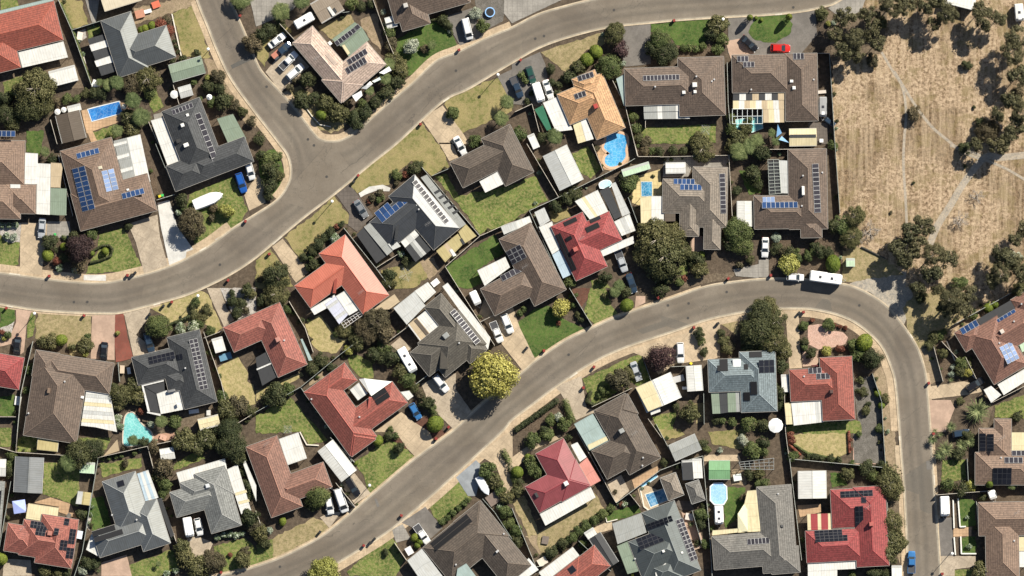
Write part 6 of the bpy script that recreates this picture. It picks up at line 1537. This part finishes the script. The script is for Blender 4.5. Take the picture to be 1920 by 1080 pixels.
zone('M'); caravan(1415, 712, 80, 150, 'white covered trailer beside the small white car', 2.2, 2.2, 0); car(1492, 710, 78, 'hatch', 'white', 'small white car parked below the grey house')
zone('O'); caravan(1550, 622, 88, 140, 'small white caravan below the octagonal pool', 2.2, 2.4, 2)
# ================================================================== STREET FURNITURE AND YARD THINGS
for z_, L_ in {'B': '1522,375,red 1235,932,red', 'C': '65,450,red 1215,155,red', 'E': '370,990,red 958,985,red 992,982,black 1016,965,black 1842,580,red 1220,385,green 1200,392,yellow 415,680,green 1712,1022,red',
 'F': '768,235,red 733,282,black 100,825,red', 'G': '1622,1008,red', 'H': '20,985,red', 'I': '50,150,red 632,205,red 1290,105,red 1228,132,black 1124,196,black', 'J': '1445,1042,red',
 'K': '1096,72,red 240,470,red 110,450,black 615,592,red 535,748,red 1365,296,red 1545,265,black 1342,565,yellow', 'L': '265,180,red 232,186,black 1204,712,red', 'M': '1660,1052,red',
 'N': '1352,50,red 1092,625,red 890,800,black 858,828,black 810,850,red 480,750,black', 'P': '1305,1062,red 1240,12,red', 'A': '1802,118,red', 'O': '905,1072,yellow'}.items():
    zone(z_)
    for q in L_.split(): a, b, c = q.split(','); wbin(float(a), float(b), c)
for z_, x, y in (('B', 1815, 565), ('F', 575, 432), ('I', 270, 190), ('I', 1492, 58), ('N', 855, 395), ('C', 1578, 150), ('P', 1370, 905), ('A', 1568, 374)): zone(z_); lamp(x, y)
for z_, L_ in {'B': '80,650 1500,530 390,1045', 'C': '765,75 240,270 175,290', 'D': '190,55', 'E': '1650,905', 'F': '530,245 435,10', 'I': '555,105 655,105', 'K': '425,500 1170,130 1325,115 1320,225 1610,30', 'L': '685,130', 'N': '180,1010'}.items():
    zone(z_)
    for q in L_.split(): a, b = map(float, q.split(',')); manhole(a, b, 10)
zone('B'); manhole(212, 800, 26, True)
zone('F'); clothesline(1125, 980, 55); zone('C'); clothesline(1450, 975, 45); zone('J'); clothesline(240, 1060, 40)
for z_, P in {
 'A': ['440,0 540,225 690,640', '540,228 985,86', '382,900 432,1080', '1302,640 1345,780', '1112,905 1190,1080'],
 'B': ['180,180 290,300', '880,0 1000,330 1040,420', '460,120 700,90'],
 'C': ['752,600 850,800 940,1170', '22,840 150,780 205,990', '1612,470 1620,780 1640,1000', '1000,890 1000,960'],
 'D': ['458,400 500,1080 537,1600', '300,400 456,402'],
 'E': ['440,85 550,540', '1180,420 1310,380', '1170,0 1310,345', '455,330 470,80'],
 'F': ['1245,175 1680,690', '1320,240 1455,182', '1420,920 1680,690 1880,600 2010,560', '1420,920 1520,1080 1790,1510', '660,630 900,930 1010,1080', '900,930 1060,830'],
 'G': ['112,0 350,400', '130,500 350,400 590,280 690,230 870,140 920,110', '130,500 380,1050', '602,0 682,200', '920,0 945,95 1110,95', '870,400 940,590', '1110,98 1630,85', '1625,90 1650,540'],
 'H': ['-40,42 410,36'],
 'I': ['250,400 160,790 120,1230', '888,560 900,700', '1530,330 1660,700 1720,950', '1790,1010 1920,930', '1530,375 1672,320', '0,965 120,965'],
 'J': ['0,930 340,740 630,500 800,370', '340,750 600,1110 720,1300', '990,400 1180,260', '1200,720 1330,620', '250,100 370,300 430,480', '1680,255 1790,200'],
 'K': ['1020,980 1120,1120', '600,890 900,750', '1190,590 1300,585', '430,0 600,280', '1436,790 1440,1020', '980,520 1040,690'],
 'L': ['780,640 850,850 862,1080 880,1340', '118,650 130,1080 155,1270', '1380,280 1880,5', '1300,400 1430,540', '1480,520 1560,680', '1670,862 1920,735', '1240,440 1310,700'],
 'M': ['135,0 120,150 740,190 1110,105 1152,270', '740,190 620,900 560,1080', '85,370 0,860', '1110,105 1320,60', '1215,500 1330,840', '0,115 120,150'],
 'N': ['560,40 740,225', '600,380 745,560', '1700,500 1790,600 1920,800', '1040,830 1130,960', '0,590 40,700'],
 'O': ['0,570 180,1010 240,1000', '490,0 780,530', '780,530 1110,285 1280,220 1430,178', '1430,178 1480,750 1500,1080', '500,815 740,1040', '1080,-60 1180,130', '1350,590 1420,830', '880,460 960,560'],
 'P': ['160,200 870,265', '160,200 250,960', '892,500 895,640', '1490,200 1500,380', '1260,470 1660,440', '1560,520 1580,770'],
}.items():
    zone(z_)
    for p in P: fence(p, 1.8 if z_ not in 'L' else 1.6, random.choice([(.30, .31, .28), (.36, .33, .28), (.22, .24, .22), (.42, .38, .32)]))
zone('P')
for p in ('1425,500 1440,710 1482,708', '1388,510 1395,720', '1445,785 1450,912 1560,912', '1395,790 1405,920'): wall(p, .5, .3, (.68, .66, .6))
zone('B'); wall('362,790 420,870 480,935 560,950', .4, .2); zone('A'); wall('1290,105 1360,420', .4); zone('N'); wall('500,350 510,380 740,560', .3)
zone('O'); wall('700,625 712,675 790,655', .35, .22); wall('960,420 990,560 1030,590', .25, .3); zone('L'); wall('1340,400 1400,540 1560,680', .4); zone('J'); wall('330,0 380,90 470,90'.replace('330,0', '330,1080').replace('380,90', '380,1175').replace('470,90', '470,1180'), .4)
zone('H'); wall('700,772 720,780 880,858', .5, .25, (.05, .045, .04), 'low dark timber barrier')
# ================================================================== VEGETATION
LAND += [('fork of the dirt paths', *((zone('*'), W2(1845, 298))[1]), None), ('gravel turnaround', *W2(1640, 560), None), ('top of the dirt path', *W2(1660, 100), None), ('middle of the dry field', *W2(1740, 300), None), ('lower end of field path', *W2(1745, 450), None)]
VEGD = {
'A': """270,680,150,o 225,800,120,o 330,800,90,o 30,740,60,d 60,870,90,d 100,940,60,o 1110,590,110,o 990,620,90,b 880,620,70,P 815,640,60,P 700,700,45,d 760,700,50,d 1000,760,80,P 1060,880,90,P 960,880,60,o 1130,700,50,g 880,980,60,P 990,970,60,o
1090,215,35,l 1060,225,30,l 1140,195,35,l 1210,180,50,r 1260,150,40,b 1270,230,45,r 1480,400,30,d 1370,440,30,d 1300,460,25,d 1560,580,25,y 1640,580,60,b 1560,650,50,d 1650,660,50,d 1680,760,70,d 1590,770,40,g 1760,790,40,b 1820,840,40,o 1890,910,45,b 1500,740,20,g
1810,-10,110,P 1900,330,70,b 1310,310,18,d 1325,350,18,d 1335,390,18,d 500,740,40,g 570,740,35,g 640,700,35,o 420,760,40,b 440,960,20,g 1450,610,30,g 1240,170,30,b 750,620,40,P""",
'B': """390,600,68,d 250,660,35,b 340,750,70,d 440,740,62,d 530,780,62,o 620,850,70,o 560,880,50,o 490,865,44,l 740,900,62,d 820,850,60,d 900,760,60,d 980,700,60,d 1060,620,60,d 1080,540,60,o 1040,450,60,o 1000,480,60,P 970,590,60,P 850,680,50,P 1090,480,40,o 190,90,90,P 40,270,60,d 100,230,60,d 180,180,40,d 340,10,80,P 720,30,50,g 790,50,40,d 860,30,40,d 955,95,25,s 1000,230,50,g 1020,330,50,b
1165,350,58,s 1270,370,35,b 1320,340,45,P 1700,195,52,g 1650,100,45,s 1400,150,50,d 1440,190,40,d 1455,240,20,s 1475,850,50,g 1880,770,70,P 1840,890,70,P 1640,1060,50,g 30,1040,50,d 680,760,35,b 300,600,25,b 800,780,40,g""",
'C': """770,260,85,o 810,370,70,p 630,390,52,l 560,450,60,l 500,510,60,o 730,500,100,g 430,580,60,d 290,520,40,d 300,620,35,d 340,700,30,d 350,640,30,d 70,560,30,g 100,600,30,g 830,480,25,s 1110,300,85,g 1150,400,95,d 1050,370,60,d 1290,360,32,g 1330,360,30,g 1380,370,30,g 1430,350,32,g 1540,190,75,o 1500,260,60,d 1580,300,50,g 1540,370,50,g 1782,135,26,k 1830,135,16,l 1870,150,16,l
910,880,40,g 930,960,40,g 950,1030,40,o 1000,1060,40,b 1420,1050,60,o 1640,880,40,g 1640,960,50,g 1700,1040,65,o 1750,960,50,o 1830,1050,65,P 1780,900,30,g 320,1030,75,P 230,1040,50,d 150,700,25,d 60,1000,60,g 110,760,25,d 1620,180,20,s 680,260,20,w""",
'D': """155,130,28,k 400,110,50,o 450,175,22,y 490,170,25,s 560,150,95,o 740,130,85,o 480,270,80,o 620,320,105,o 540,400,95,o 760,240,85,o 800,340,75,o 650,430,65,o 780,450,50,b 845,170,45,o 900,60,110,d 1000,60,90,o 1150,60,80,d 1240,20,85,d 1320,120,110,o 1220,200,62,o 1580,90,85,d 1590,180,80,o 1700,160,75,o
1485,490,38,d 1545,805,15,d 1840,300,115,d 1800,420,120,o 1850,590,90,d 1800,770,90,o 1880,680,60,b 1880,860,105,o 1700,870,62,o 1820,960,95,o 1640,990,90,b 1780,1040,85,d 1600,930,55,d 1100,860,62,b 30,1000,45,P 60,1060,50,P""",
'E': """1365,420,52,d 1390,500,35,g 1440,600,115,b 1350,520,30,w 1700,500,60,y 1470,500,30,g 1600,480,32,b 965,620,32,d 340,60,50,P 400,110,40,d 380,750,66,d 480,770,36,l 360,835,46,l 600,790,110,p 560,690,50,d 680,680,58,g 600,900,70,b 690,820,25,l 790,805,32,l 430,880,35,r 500,850,45,d 450,930,30,w 560,950,25,w 20,610,25,w 70,610,25,w 120,610,25,w 50,690,30,w 110,700,30,s 1590,560,30,b 1130,200,18,g 480,700,20,g""",
'F': """80,120,55,g 120,200,70,d 100,300,62,d 150,100,48,g 40,80,40,d 90,380,42,d 170,240,40,o 1190,180,62,d 1060,230,40,g 1120,230,30,r 640,600,28,d 605,620,24,r 560,670,42,d 500,700,42,d 470,760,52,d 420,800,40,d 350,850,36,d 410,850,30,g 590,710,40,w 440,900,46,d 480,930,30,w 400,930,36,d 160,985,115,d 930,370,30,b 870,400,30,b 920,420,25,g 950,400,22,g 1090,820,30,w 1130,860,42,d 1000,980,52,d 980,1040,50,d 1030,1040,32,o 850,430,20,r 1190,300,18,g 30,1010,30,b 1050,290,22,b""",
'G': """870,310,60,g 850,270,50,d 900,260,46,g 470,370,62,d 400,410,52,d 320,470,50,d 1110,60,36,d 1050,50,30,g 1210,50,42,d 1290,50,36,d 1430,40,92,o 1000,50,35,b 1090,730,150,o 1200,690,110,o 1150,850,150,o 1000,660,75,o 1260,800,85,o 1080,940,80,o 1000,850,90,o 1390,860,56,d 1410,940,62,o 1420,830,30,l 1690,660,105,g 1720,760,85,g 1630,730,70,d 1800,230,70,d 1700,60,90,P 1860,60,82,d 1650,20,60,o 1780,20,75,P 1680,350,42,d 1850,300,42,d 430,1030,50,g 800,1060,55,P 1250,1030,42,g 1290,1010,30,r 700,1000,50,d 1180,990,60,d 1700,910,30,b 1790,870,32,o 1340,900,30,d 640,30,25,b 1060,240,14,d""",
'H': """480,10,42,g 650,550,85,o 560,600,75,g 500,620,62,d 620,700,85,o 770,650,95,x 700,700,60,x 60,700,40,s 60,780,46,d 150,810,52,d 110,800,40,b 210,820,40,g 300,840,36,g 380,800,60,d 450,810,50,d 350,790,42,g 155,895,78,y 485,900,72,l 230,860,30,g 1140,620,95,o 1050,680,95,o 960,800,85,d 1100,760,85,o 1220,850,115,o 1330,880,85,o 1200,970,92,d 1040,860,82,o 1000,900,75,d 1570,380,75,x 1440,560,90,x 1475,165,18,d 1090,290,13,d 925,515,13,b 1470,40,55,d 1540,20,62,d 1690,30,85,d 1430,1050,62,g 1830,720,65,d 1890,650,72,o 1760,880,95,d 1830,900,72,o 1720,980,105,d 1850,860,50,s 1880,980,85,d 1650,1040,72,d 1700,830,62,o 540,850,16,w""",
'I': """60,350,30,g 20,330,25,r 30,380,22,y 380,400,60,o 320,410,50,o 460,390,50,l 640,430,60,o 660,370,30,g 540,440,30,o 640,490,30,y 1190,290,92,g 1440,140,32,d 1470,110,36,g 1460,200,35,o 1520,220,42,o 1560,165,42,o 1360,300,45,w 1450,290,45,w 1500,270,40,g 1580,320,42,g 1330,330,30,d 230,610,42,g 200,770,30,g 1020,720,65,o 910,800,85,o 1040,820,65,o 870,760,52,d 890,880,55,o 880,980,35,w 1210,1000,62,P 1130,1020,30,s 1310,1000,50,g 1580,490,32,g 1650,660,20,g 1670,820,52,g 1700,900,72,o 1790,880,72,b 1740,940,62,o 1880,920,50,o 1710,1060,95,d 1740,100,46,d 1810,110,42,d 1780,180,52,d 1850,20,52,d 1740,40,30,d 1890,50,36,o 1840,170,30,b 900,1040,32,w 1060,930,30,r 880,340,20,y""",
'J': """150,40,95,o 50,100,42,d 240,160,36,g 900,250,115,b 820,320,92,b 960,330,82,b 960,440,62,g 1010,510,72,d 880,500,62,d 690,465,42,y 760,400,62,o 640,320,50,o 700,320,42,o 1080,620,62,o 1130,690,62,g 1180,750,40,o 1280,860,62,d 1320,900,42,g 1345,1020,64,l 490,540,62,d 570,600,42,d 420,590,62,d 150,790,82,d 240,760,52,g 100,830,62,d 340,250,30,d 1775,650,195,y 1010,1060,25,g 1340,960,30,o 1230,800,40,b 600,350,25,g 400,240,18,g""",
'K': """370,150,72,y 60,190,26,g 90,160,26,g 460,130,25,g 490,200,26,o 520,240,26,d 350,265,20,r 770,30,55,P 860,130,56,l 1110,20,60,d 860,30,42,d 1110,520,112,p 800,690,82,b 870,640,50,o 690,770,40,g 650,800,25,g 700,790,26,d 1400,340,46,d 1420,400,38,g 1440,480,36,d 1570,340,36,d 1590,400,42,o 1610,460,40,o 1640,440,42,b 1855,200,110,d 1835,320,125,d 1900,380,95,g 1790,400,80,d 1890,140,85,o 1330,930,78,o 1230,890,36,d 1580,1000,30,g 1650,1000,36,g 1780,1020,62,g 1880,1030,52,d 1530,990,32,d 290,990,46,g 350,970,36,s 390,1020,56,g 250,1070,42,d 130,60,22,o 700,60,24,o 440,60,20,g""",
'L': """50,250,92,o 40,400,92,o 110,480,62,o 90,580,62,d 265,285,38,g 455,280,48,g 270,400,36,d 270,440,30,g 320,490,46,d 435,470,38,y 640,430,48,g 720,410,65,l 780,530,88,d 670,500,60,g 540,290,18,r 580,300,18,r 330,240,20,r 530,455,30,r 880,830,40,o 850,880,30,l 720,780,36,o 820,790,30,l 730,920,36,o 690,690,30,o 840,1050,36,g 90,780,50,d 90,880,42,d 40,740,42,g 1360,100,125,o 1430,160,92,o 1480,60,82,o 1300,170,80,d 1100,20,72,d 1150,60,52,d 1250,30,62,d 1300,350,40,g 1240,370,42,o 1220,430,42,o 1310,490,42,o 1450,560,50,g 1440,620,42,o 1500,630,42,y 1370,690,38,Y 1480,580,42,o 1650,150,40,l 1700,125,30,l 1540,210,32,g 1390,590,25,s 1380,650,25,s 1570,920,125,Y 1370,1040,55,Y 1440,850,32,o 1250,1070,42,Y 1870,960,42,d 560,455,22,r 500,280,20,r 670,770,25,d 750,870,22,d 1890,20,70,o""",
'M': """90,170,42,g 80,300,52,d 90,240,42,g 600,170,110,o 520,230,92,P 700,130,92,d 770,200,18,g 820,195,20,g 870,185,20,g 910,180,20,g 1005,155,24,g 940,230,30,b 1150,110,52,b 1230,270,82,b 1240,400,52,g 1230,460,42,g 1180,330,50,o 1380,60,82,o 1560,40,80,o 1480,90,72,o 1740,90,115,d 1780,190,75,d 1860,400,52,d 1880,470,42,d 1830,300,42,d 1880,640,72,d 1900,700,62,b 1630,790,27,w 1680,770,27,w 1720,765,30,w 1770,775,30,w 1815,760,24,w 1370,870,62,o 1390,950,72,o 1500,1020,82,o 1600,970,92,b 1840,900,42,b 1820,960,60,o 1190,985,28,P 640,980,52,d 710,990,52,d 620,1040,36,s 740,1040,32,Y 340,1040,50,o 430,1060,42,o 500,1060,42,d 10,950,56,l 1000,60,52,P 1070,80,42,d 610,620,42,d 650,610,30,g 1250,1060,28,w 1320,1040,28,w 1730,920,20,r 690,560,16,w 680,620,16,w 670,680,16,w 60,640,20,o""",
'N': """460,470,88,g 420,530,62,d 200,670,34,l 30,760,62,o 60,830,52,d 100,740,30,s 915,65,44,l 990,30,36,d 1070,120,46,d 1050,30,30,g 750,235,18,l 520,1055,125,y 1190,790,36,l 1230,820,28,l 1210,850,26,l 1740,290,68,g 1790,370,60,o 1830,420,50,g 1880,480,60,o 1870,600,50,g 1900,680,50,g 1860,700,32,d 1590,510,25,g 1560,540,25,g 1520,570,25,g 1480,610,30,g 1440,640,30,g 1400,670,30,g 970,900,28,d 1830,560,30,w""",
'O': """150,60,62,g 260,20,52,g 150,230,62,g 180,290,56,g 120,190,30,l 40,300,52,l 30,345,40,g 40,430,52,o 420,40,30,d 1140,230,32,d 1800,140,70,g 1880,80,52,d 1890,150,42,g 1430,90,42,d 1460,130,32,g 1560,135,25,s 1240,260,26,d 740,570,36,g 680,620,42,g 620,660,42,g 560,700,42,g 500,740,42,g 450,790,42,g 380,840,42,d 290,900,52,d 560,900,36,d 530,840,32,g 1420,620,52,g 1410,690,42,d 1450,840,36,g 1345,690,42,Y 1440,560,32,d 1740,490,36,b 1860,380,42,g 1900,385,40,g 840,540,25,w 1390,830,30,d 600,960,32,d 1500,720,22,g 30,740,50,g 40,820,52,d 1850,310,45,o 1780,320,40,d 820,545,20,r 1730,60,40,s""",
'P': """185,185,46,g 185,60,28,r 170,20,28,r 350,185,30,d 300,185,26,d 470,200,36,d 400,195,26,d 530,210,28,d 630,235,26,g 680,20,26,g 590,320,50,o 740,280,62,d 790,330,50,g 900,400,110,o 920,330,82,o 870,260,42,d 850,240,36,d 930,680,92,o 900,760,72,o 950,820,82,o 900,900,82,o 990,830,52,o 1230,60,52,Y 1290,20,42,Y 1330,130,85,Y 1290,170,60,Y 1450,100,62,Y 1510,70,62,Y 1430,160,52,d 1340,400,52,g 1450,420,62,d 1520,400,45,y 1655,390,32,k 1610,490,32,d 1820,390,52,P 1600,1045,82,o 800,1060,62,d 880,1060,42,d 1510,860,25,w 630,1070,32,g 1490,640,18,w 615,60,18,r 615,130,18,r 1490,30,50,d""",
}
for z_, t_ in VEGD.items():
    zone(z_); veg(t_)
grow()
zone('E'); hedge('700,800 760,765 820,760 845,790 830,840 760,870 680,890', 18, 'd', .8, 'looped low clipped hedge on the lawn')
zone('K'); hedge('30,1060 330,850', 50, 'd', 1.3); hedge('400,860 450,990', 62, 'g', 1.3); hedge('590,780 560,850 620,880 700,840', 30, 'd', 1.2)
zone('N'); hedge('1855,150 1895,220', 60, 'g', 1.4); hedge('1905,270 1985,385', 60, 'd', 1.4)
zone('I'); hedge('1285,270 1420,215', 24, 'd', 1.4); zone('B'); hedge('1320,150 1390,140 1440,170 1470,250', 26, 'd', 1.0)
zone('B'); hedge('600,820 700,860 960,720 1100,600', 40, 'd', 1.2); zone('P'); hedge('200,100 300,160 520,205', 18, 'g', .7); zone('A'); hedge('460,30 560,260 680,620', 16, 'g', 1.3)
zone('O'); hedge('330,860 700,600', 22, 'g', .8); zone('P'); hedge('605,0 610,150', 22, 'r', .7); hedge('150,10 165,100 240,170', 20, 'r', .7)

# ================================================================== LABELS: nearest landmark, direction and rank
def nearest(x, y):
    best = None
    for s_, lx, ly, polys in LAND:
        if polys:
            dd = 1e9
            for pl in polys:
                P = ccw(pl); ins = all((P[(i+1) % 4][0]-P[i][0])*(y-P[i][1])-(P[(i+1) % 4][1]-P[i][1])*(x-P[i][0]) >= 0 for i in range(4))
                if ins: dd = 0; break
                for i in range(4):
                    a, b = Vector(P[i]), Vector(P[(i+1) % 4]); t = max(0, min(1, (Vector((x, y))-a).dot(b-a)/(b-a).length_squared)); dd = min(dd, (a+(b-a)*t-Vector((x, y))).length)
        else: dd = math.hypot(x-lx, y-ly)*.8
        if best is None or dd < best[0]: best = (dd, s_, lx, ly)
    return best
DIRS = ['right of', 'upper right of', 'above', 'upper left of', 'left of', 'lower left of', 'below', 'lower right of']
ORD = ['first', 'second', 'third', 'fourth', 'fifth', 'sixth', 'seventh', 'eighth', 'ninth', 'tenth', 'eleventh', 'twelfth']
groups = {}
for o, look, (x, y) in AUTO:
    dd, s_, lx, ly = nearest(x, y); k = int(round(math.atan2(y-ly, x-lx)/(math.pi/4))) % 8
    groups.setdefault((look, DIRS[k], s_), []).append((x, y, o))
for (look, rel, s_), L_ in groups.items():
    basel = '%s %s the %s' % (look, rel, s_)
    if len(L_) == 1:
        ws = basel.split(); L_[0][2]['label'] = ' '.join(ws[max(0, len(ws)-16):]); continue
    sx = max(a[0] for a in L_)-min(a[0] for a in L_); sy = max(a[1] for a in L_)-min(a[1] for a in L_)
    L_.sort(key=lambda a: a[0] if sx >= sy else -a[1])
    for i, a in enumerate(L_):
        if sx >= sy: r_ = 'leftmost' if i == 0 else 'rightmost' if i == len(L_)-1 else ORD[min(i, 11)]+' from left'
        else: r_ = 'topmost' if i == 0 else 'lowest' if i == len(L_)-1 else ORD[min(i, 11)]+' from top'
        lb = '%s, %s' % (basel, r_)
        if len(lb.split()) > 16: lb = lb.replace(' from left', '').replace(' from top', '').replace('brown house with ', 'house with ').replace(', ', ', the ')
        a[2]['label'] = ' '.join(lb.split()[:16])
scn.render.resolution_x = 1024; scn.render.resolution_y = 576
